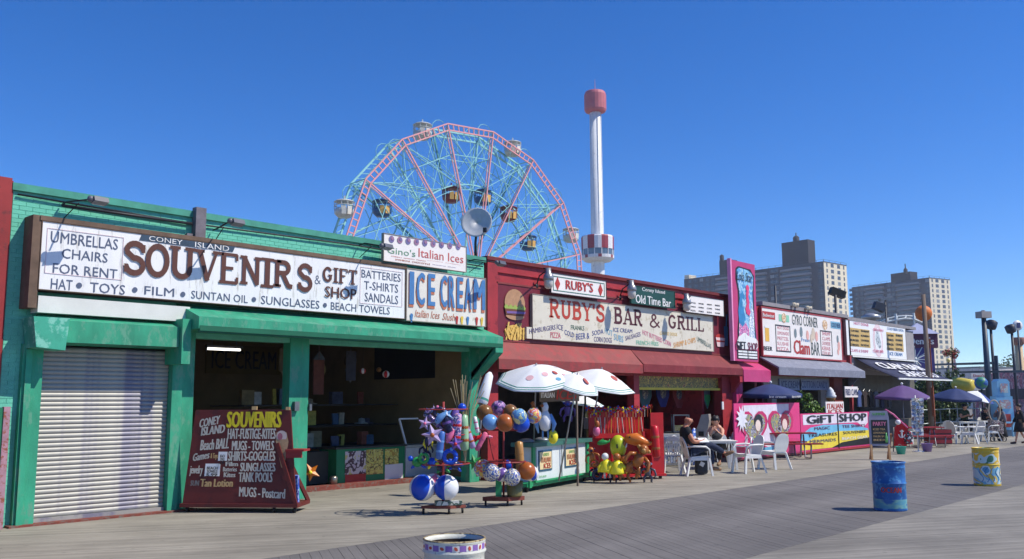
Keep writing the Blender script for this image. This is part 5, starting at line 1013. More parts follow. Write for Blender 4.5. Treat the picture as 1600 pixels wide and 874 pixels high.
for u0, v0, u1, v1 in ((.17,.57,.31,.7),(.285,.445,.37,.54)):
    b = B(); b.prism([bq(u0,v1,-.006),bq(u1,v1,-.006),bq(u1,v0,-.006),bq(u0,v0,-.006)], (0,-.006,0)); o = b.build('paper_notice', white, sc_)
    for k in range(3): textq(o, ('BEACH','TOWELS','5.99')[k], bq(u0+.02,v0+.04+.035*k+.02,-.02), bq(u1-.02,v0+.04+.035*k+.02,-.02), bq(u0+.02,v0+.02+.035*k+.01,-.02), V(0,-1,0), txd, .03)
b = B(); b.m = 0; b.add([bq(.85,.24,-.01),bq(.95,.24,-.01),bq(.965,.34,-.01),bq(.91,.61,-.01),bq(.885,.61,-.01),bq(.84,.34,-.01)], [(0,1,2,3,4,5)]); b.m = 1; b.disc(bq(.9,.28,-.014), .105, 14); b.m = 2; b.disc(bq(.885,.285,-.018), .05, 10, sz=1.4); b.build('cone_picture', [M('cone_tan', (178,146,110), rough=.7, var=.15, scale=20), M('cone_cream', (216,196,186), rough=.6), M('cone_pink', (178,110,120), rough=.6)], sc_)
b = B(); b.cbox((w_/2-.19,.25,.42),(.26,.1,.52), rx=.1); b.build('blue_towel', mix_noise('towel_blue', [(36,70,170),(60,100,200),(150,170,220),(30,50,130)], 9), sc_)
b = B(); b.cbox((-.0+.2,.1,hb+.03),(.1,.03,.07)); b.cbox((w_/2-.26,.1,hb+.02),(.08,.03,.06)); b.build('clips', cht, sc_)['kind'] = 'stuff'
# ============================================================ DRUMS
def drum(x, y, wpx, label, paint, decor, skip=0.):
    g = G(x, y); t = thing('oil_drum_bin', label, 'trash bin', g); r_ = wpx/2/F*dep(g); h_ = r_*2.98
    if skip: h_ = skip
    pr = [(r_*.96,0),(r_*1.0,.02),(r_*.975,.04),(r_*.975,h_*.54),(r_*1.025,h_*.56),(r_*1.02,h_*.57),(r_*.975,h_*.585),(r_*.975,h_*.87),(r_*1.0,h_*.885),(r_*.975,h_*.9),(r_*.975,h_*.96),(r_*1.03,h_*.98),(r_*1.02,h_),(r_*.96,h_),(r_*.95,h_*.95)]
    b = B(); b.lathe(pr, (0,0,0), 40); b.build('barrel', paint, t)
    b = B(); b.lathe([(r_*.95,h_*.95),(r_*.94,h_*.3),(0,h_*.3)], (0,0,0), 32); b.build('inside', M('drum_inside', (58,46,40), rough=.9, var=.3, scale=5), t)
    decor(t, r_, h_); return t
def wrap(t, s, a0, a1, z0, z1, rr, m, bold=.03, name='lettering'):
    """words bent round a drum; angles measured from the view direction, positive to the right"""
    vs, fs = glyphs(s, bold); x0 = min(v[0] for v in vs); x1 = max(v[0] for v in vs); y0 = min(v[1] for v in vs); y1 = max(v[1] for v in vs); b = B(); out = []
    for v in vs:
        a = R(-90)+FR + R(a0+(a1-a0)*(v[0]-x0)/(x1-x0)); q = rr+.004+v[2]*.4; out.append((q*cos(a), q*sin(a), z0+(z1-z0)*(v[1]-y0)/(y1-y0)))
    b.add(out, fs); b.text = True; return b.build(name, m, t)
def band(t, segs, rr, z0, z1, mats, name='painted_band', a_from=-100, a_to=100, n=40, mf=None):
    b = B()
    for k in range(n):
        a = R(-90)+FR+R(a_from+(a_to-a_from)*k/n); c = R(-90)+FR+R(a_from+(a_to-a_from)*(k+1)/n); b.m = mf(k)
        if b.m is None: continue
        b.add([(rr*cos(a),rr*sin(a),z0),(rr*cos(c),rr*sin(c),z0),(rr*cos(c),rr*sin(c),z1),(rr*cos(a),rr*sin(a),z1)], [(0,1,2,3)], smooth=True)
    return b.build(name, mats, t)
def deco_blue(t, r_, h_):
    wrap(t, 'OCEAN', -52, 22, h_*.38, h_*.49, r_*.978, redk, .05)
    o = band(t, 0, r_*.982, .05, h_*.24, [mix_noise('sea_paint', [(50,120,170),(84,150,170),(120,170,160),(40,96,160)], 3.2, stretch=(1,1,2.2), sharp=False)], mf=lambda k: 0, a_from=-180, a_to=180, n=48)
drum(1391.5, 797, 50, 'blue painted oil drum bin with faded red letters on the open boardwalk', M('drum_blue', (30,92,160), rough=.45, var=.2, scale=4, wear=(76,140,190), wearamt=.5, bump=.2), deco_blue)
def deco_yel(t, r_, h_):
    m_ = mix_noise('swirl_paint', [(196,214,216),(120,180,206),(224,190,80),(206,222,222),(84,150,190)], 3.4, detail=1); m2 = mix_noise('swirl_paint_top', [(196,90,50),(210,220,214),(220,180,60),(190,214,214),(60,120,90)], 3.0, detail=1)
    band(t, 0, r_*.985, .05, h_*.535, [m_], mf=lambda k: 0, a_from=-180, a_to=180); band(t, 0, r_*.985, h_*.6, h_*.86, [m2], mf=lambda k: 0, a_from=-180, a_to=180)
    b = B()
    for k in range(5):                       # blue surf curls
        a = R(-90)+FR+R(-50+k*24); pts = [(r_*.99*cos(a+.16*sin(j*.9)), r_*.99*sin(a+.16*sin(j*.9)), .1+h_*.05*j) for j in range(9)]; b.tube(pts, .007, 4)
    b.build('surf_lines', M('line_blue', (40,110,170), rough=.5), t)['kind'] = 'stuff'
drum(1543, 758.5, 39, 'yellow topped oil drum bin painted with pale blue waves at right', M('drum_yellow', (212,176,52), rough=.45, var=.15, scale=4, wear=(180,196,150), wearamt=.4, bump=.2), deco_yel)
def deco_w(t, r_, h_):
    band(t, 0, r_*.992, h_*.905, h_*.965, [M('square_violet', (140,106,176), rough=.5, var=.12, scale=8), M('square_pale', (226,220,216), rough=.5, var=.08, scale=8)], mf=lambda k: 0 if k % 2 else 1, a_from=-180, a_to=180, n=28, name='squares')
    b = B()
    for k in range(14):
        a = R(-90)+FR+R(-180+(k*2+.5)*360/28); q = Vector((cos(a), sin(a), 0)); b.disc(q*(r_*.999)+V(0,0,h_*.935), .014, 8, axis=q, sz=1.5)
    stuff(b.build('red_dots', M('dot_red', (190,80,60), rough=.5), t)); wrap(t, 'KEEP CLEAN', -50, 40, h_*.72, h_*.8, r_*.978, M('faded_rose', (176,120,116), rough=.6, var=.3, scale=9), .02)
g_ = FAR(710, 842, 8.35); fgd = 8.35; hf = g_.z
# the nearest drum stands below the frame: its rim is what shows
t = thing('oil_drum_bin', 'chipped white oil drum bin with violet squares round its rim, cut by the bottom edge', 'trash bin', (g_.x, g_.y, 0))
def near_drum(t, r_, h_):
    pr = [(r_*.96,0),(r_*1.0,.02),(r_*.96,.04),(r_*.96,h_*.32),(r_*1.0,h_*.335),(r_*.96,h_*.35),(r_*.96,h_*.65),(r_*1.0,h_*.665),(r_*.96,h_*.68),(r_*.96,h_*.85),(r_*1.02,h_*.875),(r_*1.02,h_*.885),(r_*.985,h_*.9),(r_*.985,h_*.97),(r_*1.0,h_*.98),(r_*1.0,h_),(r_*.95,h_),(r_*.94,h_*.95)]
    b = B(); b.lathe(pr, (0,0,0), 56); b.build('barrel', M('drum_white', (206,206,194), rough=.45, var=.12, scale=5, wear=(96,70,56), wearamt=.22, wscale=9, bump=.3), t)
    b = B(); b.lathe([(r_*.94,h_*.95),(r_*.93,h_*.2),(0,h_*.2)], (0,0,0), 40); b.build('inside', M('drum_inside'), t)
    b = B(); b.lathe([(r_*.948,h_*1.001),(r_*.95,h_*1.008),(r_*1.0,h_*1.008),(r_*1.005,h_*.994)], (0,0,0), 56); b.build('rim', M('rim_rust', (176,160,120), rough=.7, var=.3, scale=12, wear=(84,60,46), wearamt=.6), t)
    deco_w(t, r_, h_)
near_drum(t, .285, hf+.005)
# ============================================================ UMBRELLAS
def umbrella(name, label, apex, axis, r_, drop, mats, poles, n=8, spots=None, bands=None, group='market umbrellas', valance=0., sag=.1, text_=None, rot=0.2, ribs=True, finial=None):
    apex = Vector(apex); ax = Vector(axis).normalized(); q = UZ.rotation_difference(ax); t = thing(name, label, 'umbrella', (poles[-1] if poles else apex), group=group)
    def P_(rr, a, extra=0.):                 # a point on the canopy at ring rr (0..1), angle a
        k = (a-rot)/(2*pi/n); f_ = k-math.floor(k); edge = cos(pi/n)/cos((f_-.5)*2*pi/n)
        return apex + q @ Vector((cos(a)*r_*rr*edge, sin(a)*r_*rr*edge, -drop*(rr**1.35)+extra - sag*r_*.12*sin(pi*f_)*rr))
    b = B()
    rings = [0,.25,.5,.75,.93,1]; sub = 4
    for k in range(n*sub):
        a, c = rot+2*pi*k/(n*sub), rot+2*pi*(k+1)/(n*sub); b.m = (k//sub) % len(mats) if not bands else 0
        for i in range(len(rings)-1): b.add([P_(rings[i],a),P_(rings[i+1],a),P_(rings[i+1],c),P_(rings[i],c)] if i else [P_(0,a),P_(rings[1],a),P_(rings[1],c)], [(0,1,2,3)] if i else [(0,1,2)], smooth=True)
        if valance:
            d = q @ V(0,0,-valance); e1, e2 = P_(1,a), P_(1,c); b.add([e1,e1+d,e2+d,e2], [(0,1,2,3)], smooth=True)
    cn = b.build('canopy', mats, t, world=True); so = cn.modifiers.new('thick','SOLIDIFY'); so.thickness = .006; so.offset = 0
    if bands:
        b = B()
        for k in range(n*sub):
            a, c = rot+2*pi*k/(n*sub), rot+2*pi*(k+1)/(n*sub)
            for r0_, r1_ in ((.86,.885),(.925,.945)): b.add([P_(r0_,a,.006),P_(r1_,a,.006),P_(r1_,c,.006),P_(r0_,c,.006)], [(0,1,2,3)], smooth=True)
        b.build('stripe', bands, t, world=True)
    if spots:
        for k, (rr, a, sr, m_) in enumerate(spots):
            a += rot; c = P_(rr, a, .012); e1 = (P_(rr+.05,a,.012)-c).normalized(); e2 = (P_(rr,a+.1,.012)-c).normalized(); b = B(); b.add([c+(e1*cos(2*pi*j/12)+e2*sin(2*pi*j/12))*sr for j in range(12)], [tuple(range(12))]); b.build('spot', m_, t, world=True)
    if poles: b = B(); b.tube([apex+ax*.05]+[Vector(p) for p in poles], .02, 8); b.build('pole', M('pole_steel', (150,150,152), rough=.4, metal=.5), t, world=True)
    if ribs:
        for k in range(n):
            a = rot+2*pi*k/n; b = B(); b.tube([P_(.02,a,-.02),P_(.5,a,-.02),P_(.98,a,-.02)], .007, 4); b.build('rib', grey, t, world=True)
    if finial: b = B(); b.ball(apex+ax*.06, .055, 8, 6); b.build('finial', finial, t, world=True)
    if text_:
        for k, s in text_:
            a = rot+2*pi*(k)/n; c = rot+2*pi*(k+1)/n; e1, e2 = P_(1,a), P_(1,c); dn = q @ V(0,0,-1); p00 = e1.lerp(e2,.15)+dn*valance*.85; p10 = e1.lerp(e2,.85)+dn*valance*.85; p01 = e1.lerp(e2,.15)+dn*valance*.25; nn_ = (p10-p00).cross(p01-p00).normalized(); textq(t, s, p00, p10, p01, nn_, white, .04, world=True, proud=.012)
    return t, P_
umw = M('umbrella_white', (224,226,228), rough=.7, var=.03); umg = M('umbrella_stripe', (60,140,124), rough=.7)
sp = [M('spot_red', (176,84,74), rough=.6), M('spot_blue', (90,160,190), rough=.6), M('spot_rose', (214,170,174), rough=.6), M('spot_green', (90,160,130), rough=.6)]
toc = lambda k, up_=1.: (Vector((0,0,up_)) - ca*k)
ga1 = FAR(838,571,21.6); gb1 = G(828,764)
umbrella('cart_umbrella', 'largest white umbrella with green stripes and coloured spots over the ices cart', ga1, toc(.34)-cr*.05, 1.0, .34, [umw], [LP(gb1,.1,.3,.9)], spots=[(.5,-1.5,.08,sp[0]),(.45,-2.1,.08,sp[2]),(.72,-1.75,.06,sp[1]),(.72,-1.25,.06,sp[2]),(.55,-2.9,.09,sp[2]),(.6,-.4,.07,sp[2])], bands=umg, group='white spotted umbrellas of the ices cart', rot=.15)
umbrella('cart_umbrella', 'white umbrella with one red spot leaning right over the end of the ices cart', FAR(903,585,21.4), toc(.3)+cr*.3, .62, .3, [umw], [FAR(873,752,21.4)], spots=[(.4,-1.6,.1,sp[0])], bands=umg, group='white spotted umbrellas of the ices cart', rot=.3)
umbrella('cart_umbrella', 'rearmost white umbrella with two red spots reaching over the red toy rack', FAR(940,577,24.5), toc(.22)+cr*.2, 1.0, .42, [umw], [G(917,748)+ca*.8], spots=[(.45,-1.9,.11,sp[0]),(.55,-1.1,.11,sp[0])], bands=umg, group='white spotted umbrellas of the ices cart', rot=.5)
umbrella('cart_umbrella', 'small low white umbrella showing under the others beside the ices sign', FAR(912,619,26), toc(.1)+cr*.12, .62, .22, [umw], [G(912,740)+ca*2], bands=umg, group='white spotted umbrellas of the ices cart', rot=.1)
# closed umbrella leaning
a, c = FAR(766,582,20.5), FAR(752,632,20.2); t = thing('closed_umbrella', 'furled white umbrella with a green stripe leaning by the green side post', 'umbrella', (c.x,c.y,c.z)); ax_ = (a-c).normalized(); L_ = (a-c).length
b = B(); b.lathe([(.1,0),(.14,.06),(.12,L_*.5),(.09,L_*.9),(.03,L_),(0,L_)], c, 12, axis=ax_); b.build('cloth', umw, t, world=True); b = B(); b.lathe([(.143,.08),(.14,.13)], c, 12, axis=ax_); b.build('stripe', umg, t, world=True); b = B(); b.tube([c+ax_*.1, FAR(745,745,20)], .02, 6); b.build('pole', grey, t, world=True)
# ============================================================ ICES CART
cl_, c2_ = G(818,770), G(926,750); ln = (c2_-cl_).length; rz_ = atan2(c2_.y-cl_.y, c2_.x-cl_.x)
cart = thing('ices_cart', 'green framed white ices cart with two menu cards on casters', 'cart', cl_, rz_)
cg = M('cart_green', (36,146,92), rough=.45, var=.12, scale=4); cwh = M('cart_white', (214,220,222), rough=.4, var=.05)
dl_, dr_ = dep(cl_), dep(c2_)
b = B(); b.box(0,ln,-.1,.45,.12,.2); b.box(.05,.15,-.14,-.1,.1,.28); b.box(.3,ln-.35,-.16,-.1,.2,.24); b.build('base', cg, cart)
b = B(); b.box(.42,ln-.35,0,.42,.2,1.0); b.build('body', cwh, cart)
for x in (.38, ln-.42): b = B(); b.box(x,x+.12,-.05,.0,.2,1.05); b.build('corner_post', cg, cart)
b = B(); b.box(.3,ln-.2,-.1,.5,1.0,1.1); b.build('top', M('cart_top', (60,110,100), rough=.5, var=.1), cart)
b = B(); b.box(.6,.63,-.012,0,.22,.98) ; b.box(ln*.52-.02,ln*.52+.02,-.014,0,.2,1.0); stuff(b.build('panel_joint', M('joint_grey', (150,160,160), rough=.6), cart))
for x in (.72, ln*.56):
    b = B(); b.box(x,x+.68,-.02,-.0,.42,.9); o = b.build('menu_card', M('card_blue', (44,84,110), rough=.5), cart); b = B(); b.box(x+.04,x+.64,-.026,-.02,.46,.86); b.build('card_face', M('card_cream', (226,206,160), rough=.5), o)
    textq(o, 'ITALIAN', V(x+.1,-.03,.62), V(x+.58,-.03,.62), V(x+.1,-.03,.74), FRONT, org, .04); textq(o, 'ICES', V(x+.22,-.03,.48), V(x+.58,-.03,.48), V(x+.22,-.03,.6), FRONT, redk, .04); textq(o, "GINO'S", V(x+.2,-.03,.77), V(x+.5,-.03,.77), V(x+.2,-.03,.84), FRONT, M('letter_green', (90,170,90), rough=.5), .03)
textq(cart, 'ices', V(.75,-.015,.28), V(1.1,-.015,.28), V(.75,-.015,.33), FRONT, M('letter_green'), .02)
for x in (.15, ln-.5): b = B(); b.lathe([(0,-.025),(.07,-.025),(.07,.025),(0,.025)], (x,.0,.07), 10, axis=(0,1,0)); b.bar((x,0,.07),(x,0,.13),.04); b.build('caster', black, cart)
for x in (.5,1.3): b = B(); b.lathe([(0,.0),(.2,.0),(.2,.05),(.1,.09),(0,.1)], (x,.2,1.1), 14); b.build('tub_lid', M('lid_steel', (120,126,130), rough=.4, metal=.5), cart)
ts_ = thing('ices_sign', 'weathered plank sign reading ices under the white umbrellas', 'sign', LP(FAR(874,628,22.6),0,0,0)); p0 = FAR(843,628,22.6); p1 = FAR(905,627,22.6); h_ = 20/F*22.6
b = B(); b.prism([p0,p1,p1+UZ*h_,p0+UZ*h_], ca*.03); b.build('board', M('sign_wood', (112,98,88), rough=.8, var=.2, scale=6), ts_, world=True); textq(ts_, 'ICES', p0.lerp(p1,.42)+UZ*h_*.15-ca*.005, p0.lerp(p1,.95)+UZ*h_*.15-ca*.005, p0.lerp(p1,.42)+UZ*h_*.9-ca*.005, -ca, redk, .03, world=True, shear=.2); textq(ts_, 'ITALIAN', p0.lerp(p1,.04)+UZ*h_*.3-ca*.005, p0.lerp(p1,.38)+UZ*h_*.3-ca*.005, p0.lerp(p1,.04)+UZ*h_*.7-ca*.005, -ca, white, .03, world=True)
for x_ in (847,901): b = B(); q0 = FAR(x_,628,22.64); b.bar((q0.x,q0.y,.0), q0+UZ*.02, .04); b.build('leg', M('sign_wood'), ts_, world=True)
# ============================================================ BEACH BALLS AND HANGING TOYS
def ballthing(x, y, rpx, d, label, m1, m2=None, grp='inflatable balls on the racks', gores=6, rot=None, cat='beach ball', spec=None):
    c = FAR(x, y, d); r_ = rpx/F*d; t = thing('beach_ball', label, cat, c, group=grp); b = B()
    rm = Matrix.Rotation(rot if rot is not None else random.uniform(0,6), 3, 'Z') @ Matrix.Rotation(random.uniform(-.5,.5), 3, 'X')
    b.ball(c, r_, 24, 14, rot=rm, mfun=(lambda i,k: (k*gores//24) % 2) if m2 else None); b.build('ball', [m1, m2] if m2 else m1, t, world=True)
    b = B(); b.lathe([(0,-.004),(r_*.16,-.004),(r_*.16,.004),(0,.006)], c+(rm @ UZ)*r_*.99, 10, axis=tuple(rm @ UZ)); b.build('valve_cap', m1, t, world=True); return t
vw, vb = plastic('vinyl_white', (220,222,226)), plastic('vinyl_blue', (24,74,190)); vp = plastic('vinyl_pink', (220,110,150)); vo = plastic('vinyl_orange', (164,88,36)); vg = plastic('vinyl_gold', (124,84,40)); vy = plastic('vinyl_yellow', (236,222,50)); vr = plastic('vinyl_red', (196,30,36)); vgr = plastic('vinyl_green', (44,140,70)); vbr = plastic('vinyl_brown', (164,96,44)); vlb = plastic('vinyl_lightblue', (110,160,214)); vv = plastic('vinyl_violet', (110,84,160)); vdk = plastic('vinyl_dark', (34,36,70))
dB = dep(G(692,803)); prn0 = mix_noise('print_night', [(40,40,80),(90,70,130),(170,150,190),(30,34,60),(90,120,180)], 10, coat=.4)
c = G(692,803); t = thing('toy_rack', 'tall caster rack hung with blue and white inflatable toys before the green shop', 'rack', c)
b = B(); b.prism([LP(c,-.4,-.05,.1),LP(c,.15,-.12,.1),LP(c,.42,.1,.1),LP(c,-.1,.3,.1)], (0,0,.05)); b.build('caster_board', M('board_rust', (120,60,48), rough=.7, var=.2), t, world=True)
for q in ((-.36,-.02),(.12,-.08),(.36,.08)): b = B(); b.lathe([(0,-.02),(.05,-.02),(.05,.02),(0,.02)], LP(c,q[0],q[1],.05), 8, axis=tuple(cr)); b.build('caster', black, t, world=True)
top = FAR(697,628,dB); b = B(); b.tube([LP(c,0,0,.14),(c.x,c.y,top.z)], .022, 8)
for z, r_ in ((FAR(697,725,dB).z,.5),(FAR(697,640,dB).z,.46),(FAR(697,680,dB).z,.4)):
    b.tube([LP(c,r_*cos(2*pi*k/16),r_*sin(2*pi*k/16),z) for k in range(17)], .012, 5)
    for k in range(4): b.bar((c.x,c.y,z), LP(c,r_*cos(pi*k/2),r_*sin(pi*k/2),z), .018)
b.build('frame', redp, t, world=True)
b = B(); b.cbox(LP(c,.1,.0,.2),(.5,.16,.08), rz=FR+.2); b.build('sand_bag', mix_noise('bag_print', [(206,206,196),(70,90,80),(180,180,170)], 7), t, world=True)
ballthing(676,757,17,dB+.25,'pink beach ball wedged between and behind the two blue and white ones', vp, vw); ballthing(660,762,20.5,dB,'left blue and white beach ball at the foot of the toy rack', vw, vb, gores=4, rot=-1.75); ballthing(697.5,762,19.5,dB,'right blue and white beach ball at the foot of the toy rack', vw, vb, gores=4, rot=-2.5)
def inflat(kind, x, y, s, d, label, mats, ang=0., cat='inflatable toy', grp='inflatable toys on the racks'):
    """blown-up toy hung at a pixel; s = size in pixels, ang = turn in the picture plane"""
    c = FAR(x, y, d); k = s/F*d; t = thing('inflatable_toy', label, cat, c, group=grp)
    def Q(u, v, w=0): u2 = u*cos(ang)-v*sin(ang); v2 = u*sin(ang)+v*cos(ang); return c + cr*u2*k + UZ*v2*k + ca*w*k
    m0 = mats[0]; m1 = mats[-1]
    if kind == 'star':
        b = B(); n = 5; out = [Q(.5*cos(pi/2+2*pi*j/n), .5*sin(pi/2+2*pi*j/n)) for j in range(n)]; inn = [Q(.22*cos(pi/2+pi/n+2*pi*j/n), .22*sin(pi/2+pi/n+2*pi*j/n)) for j in range(n)]; f_ = Q(0,0,-.18); r_ = Q(0,0,.18)
        for j in range(n):
            for s_ in (f_, r_): b.add([s_, out[j], inn[j]], [(0,1,2)]); b.add([s_, inn[j-1], out[j]], [(0,1,2)])
        b.build('star', m0, t, world=True); b = B(); b.ball(Q(0,0,-.14), .1*k, 8, 6); b.build('face', m1, t, world=True)
    elif kind == 'tube':
        b = B(); b.tube([Q(0,-.5),Q(0,-.46),Q(0,-.2),Q(0,.2),Q(0,.46),Q(0,.5)], [.06*k,.12*k,.13*k,.13*k,.12*k,.05*k], 10); b.build('tube', m0, t, world=True); b = B(); b.lathe([(.132*k,0),(.14*k,.03*k),(.132*k,.08*k)], Q(0,.1), 10, axis=tuple((Q(0,1)-Q(0,0)).normalized())); b.lathe([(.132*k,0),(.14*k,.03*k),(.132*k,.08*k)], Q(0,-.25), 10, axis=tuple((Q(0,1)-Q(0,0)).normalized())); stuff(b.build('stripes', m1, t, world=True))
    elif kind == 'ring':
        b = B(); b.tube([Q(.36*cos(2*pi*j/16),.36*sin(2*pi*j/16)) for j in range(17)], .14*k, 10); b.build('ring', m0, t, world=True); b = B(); b.ball(Q(.1,.44,-.04), .13*k, 8, 6); b.build('head', m1, t, world=True)
    elif kind == 'turtle':
        b = B(); b.ball(Q(0,0), .42*k, 14, 10, scale=(1,.6,.75)); b.build('shell', m0, t, world=True)
        b = B(); b.ball(Q(-.45,.2), .17*k, 10, 8); b.build('head', m1, t, world=True)
        for u, v in ((-.3,-.3),(.35,-.28),(.42,.1)): b = B(); b.tube([Q(u*.6,v*.6),Q(u,v),Q(u*1.35,v*1.3)], [.1*k,.1*k,.04*k], 8); b.build('flipper', m1, t, world=True)
    elif kind == 'monkey':                    # hanging monkey: head, ears, body, long arms and legs
        b = B(); b.tube([Q(0,.12),Q(0,0),Q(0,-.2),Q(0,-.28)], [.1*k,.15*k,.14*k,.06*k], 10); b.build('body', m0, t, world=True)
        b = B(); b.ball(Q(0,.27), .15*k, 12, 8); hd_ = b.build('head', m0, t, world=True); b = B(); b.ball(Q(0,.24,-.1), .08*k, 8, 6); b.build('muzzle', m1, hd_, world=True)
        for s_ in (-1,1):
            b = B(); b.ball(Q(.16*s_,.29), .06*k, 8, 6); b.build('ear', m1, hd_, world=True)
            b = B(); b.tube([Q(.12*s_,.08),Q(.3*s_,.0,-.05),Q(.36*s_,-.2,-.08),Q(.3*s_,-.32,-.08)], [.06*k,.055*k,.05*k,.03*k], 8); b.build('arm', m0, t, world=True)
            b = B(); b.tube([Q(.08*s_,-.22),Q(.18*s_,-.36),Q(.16*s_,-.5),Q(.2*s_,-.56)], [.065*k,.06*k,.05*k,.03*k], 8); b.build('leg', m0, t, world=True)
    elif kind == 'fish':
        b = B(); b.tube([Q(-.5,0),Q(-.4,.03),Q(-.1,.06),Q(.2,0),Q(.42,.0),Q(.55,.18)], [.05*k,.16*k,.22*k,.15*k,.07*k,.02*k], 12); b.build('body', m0, t, world=True); b = B(); b.prism([Q(.4,0,-.03),Q(.62,.3,-.03),Q(.5,.02,-.03),Q(.62,-.14,-.03)], ca*.05*k); b.build('tail', m1, t, world=True)
        b = B(); b.prism([Q(-.1,.2,-.03),Q(.02,.38,-.03),Q(.12,.15,-.03)], ca*.05*k); b.build('fin', m0, t, world=True)
        for s_ in (-1,): b = B(); b.ball(Q(-.34,.1,-.14), .035*k, 8, 6); b.build('eye', black, t, world=True)
    elif kind == 'bird':
        b = B(); b.tube([Q(0,-.4),Q(0,-.34),Q(-.02,-.1),Q(.0,.1),Q(.02,.2)], [.05*k,.14*k,.2*k,.13*k,.05*k], 12); b.build('body', m0, t, world=True); b = B(); b.tube([Q(.0,.12),Q(0,.3),Q(.0,.42)], [.07*k,.1*k,.05*k], 10); hd_ = b.build('head', m0, t, world=True); b = B(); b.lathe([(.05*k,0),(0,.14*k)], Q(-.08,.33,-.05), 8, axis=tuple(-cr-ca)); b.build('beak', vo, hd_, world=True)
        for s_ in (-1,1): b = B(); b.tube([Q(.14*s_,.08),Q(.26*s_,-.2),Q(.2*s_,-.46)], [.05*k,.07*k,.02*k], 8); b.build('wing', m1, t, world=True); b = B(); b.tube([Q(.07*s_,-.35),Q(.08*s_,-.6)], .025*k, 6); b.build('leg', m1, t, world=True)
    elif kind == 'figure':                    # plump doll in a coat
        b = B(); b.lathe([(.0,-.26),(.24,-.24),(.26,-.18),(.16,.1),(.08,.2),(0,.22)] if True else [], c, 12); b.v = [tuple(Vector(v)) for v in b.v]; b.v = [tuple(c+(Vector(v)-c)*k) for v in b.v]; b.build('coat', m0, t, world=True)
        for s_ in (-1,1):
            b = B(); b.tube([Q(.1*s_,.12),Q(.26*s_,-.05,-.05),Q(.3*s_,-.22,-.06)], [.06*k,.06*k,.03*k], 8); b.build('sleeve', m0, t, world=True); b = B(); b.tube([Q(.09*s_,-.24),Q(.1*s_,-.46)], .04*k, 8); b.build('leg', m1, t, world=True)
        b = B(); b.ball(Q(0,.3), .13*k, 12, 8); b.build('head', m1, t, world=True)
    elif kind == 'egg':
        b = B(); b.ball(c, .5*k, 16, 12, scale=(.72,.72,1)); b.build('body', m0, t, world=True); b = B(); b.prism([Q(-.12,-.05,-.37),Q(-.06,-.05,-.375),Q(-.06,.12,-.36),Q(-.12,.12,-.355)], -ca*.01); b.build('mark', m1, t, world=True)
    return t
for a in (('star',676,680,36,dB-.4,'white and lilac star toy at the front of the toy rack',[plastic('vinyl_lilac',(170,150,190)),vo],.25),('star',664,662,24,dB-.1,'small pale star toy at the upper left of the toy rack',[plastic('vinyl_lilac',(1,1,1)),vp],-.2),('turtle',653,722,26,dB-.2,'green and blue turtle toy at the lower left of the toy rack',[vgr,vb],0),
          ('tube',688,696,44,dB-.3,'blue striped tube toy leaning in the middle of the toy rack',[plastic('vinyl_steelblue',(70,110,180)),vlb],-.12),('tube',700,668,52,dB+.1,'dark navy tube toy behind the stars of the toy rack',[vdk,vv],.3),('tube',714,672,52,dB-.15,'mottled violet and blue tube toy on the right of the toy rack',[mix_noise('print_candy', [(90,90,170),(200,150,180),(60,60,130),(220,214,226)], 9, coat=.4),vr],-.06),('tube',706,660,44,dB+.2,'thin violet tube toy high on the toy rack',[vv,vw],-.35),
          ('ring',703,714,26,dB-.3,'blue swim ring low on the right side of the toy rack',[vb,vlb],0),('turtle',675,722,22,dB-.2,'blue turtle toy low in the middle of the toy rack',[vb,vy],.3),('ring',686,645,20,dB+.1,'small dark swim ring at the top of the toy rack',[vdk,vp],.5),('tube',725,676,56,dB+.3,'pale green tube toy at the outer right of the toy rack',[plastic('vinyl_palegreen',(150,190,150)),vo],.03),
          ('tube',733,682,40,dB+.35,'lilac tube toy behind the pale green one on the toy rack',[plastic('vinyl_lilac',(1,1,1)),vo],.35),('fish',690,652,26,dB-.1,'light blue fish toy at the top of the toy rack',[vlb,vv],.9),('turtle',692,730,24,dB+.2,'dark turtle toy hanging lowest on the toy rack',[vdk,vgr],0),
    ('fish',671,644,22,dB+.2,'mottled dark fish toy at the top left of the toy rack',[prn0,vdk],.7),('tube',680,660,34,dB+.2,'mottled dark tube toy behind the white star',[prn0,vv],.8),('monkey',665,700,30,dB+.1,'black toy between the stars and the green turtle',[vdk,vdk],.2),('star',712,694,26,dB-.3,'red and violet star toy right of the blue tube',[vv,vr],.1),('fish',704,682,24,dB-.25,'pink fish toy in the middle of the toy rack',[vp,vw],1.1),('turtle',712,727,22,dB-.1,'dark blue turtle toy low at the right of the toy rack',[vdk,vb],-.2),('bird',668,688,26,dB-.15,'black and yellow bird toy beside the largest star',[vdk,vy],.2),('star',698,648,22,dB+.1,'light blue star toy high on the toy rack',[vlb,vw],.4),('ring',662,716,18,dB-.3,'green swim ring beside the green turtle',[vgr,vdk],.2),('tube',744,664,26,dB+.6,'white tube toy beside the closed umbrella',[vw,vp],.2)): inflat(*a)
ballthing(722,637,6.5,dB+.3,'small blue ball on top of the toy rack', vb, None)
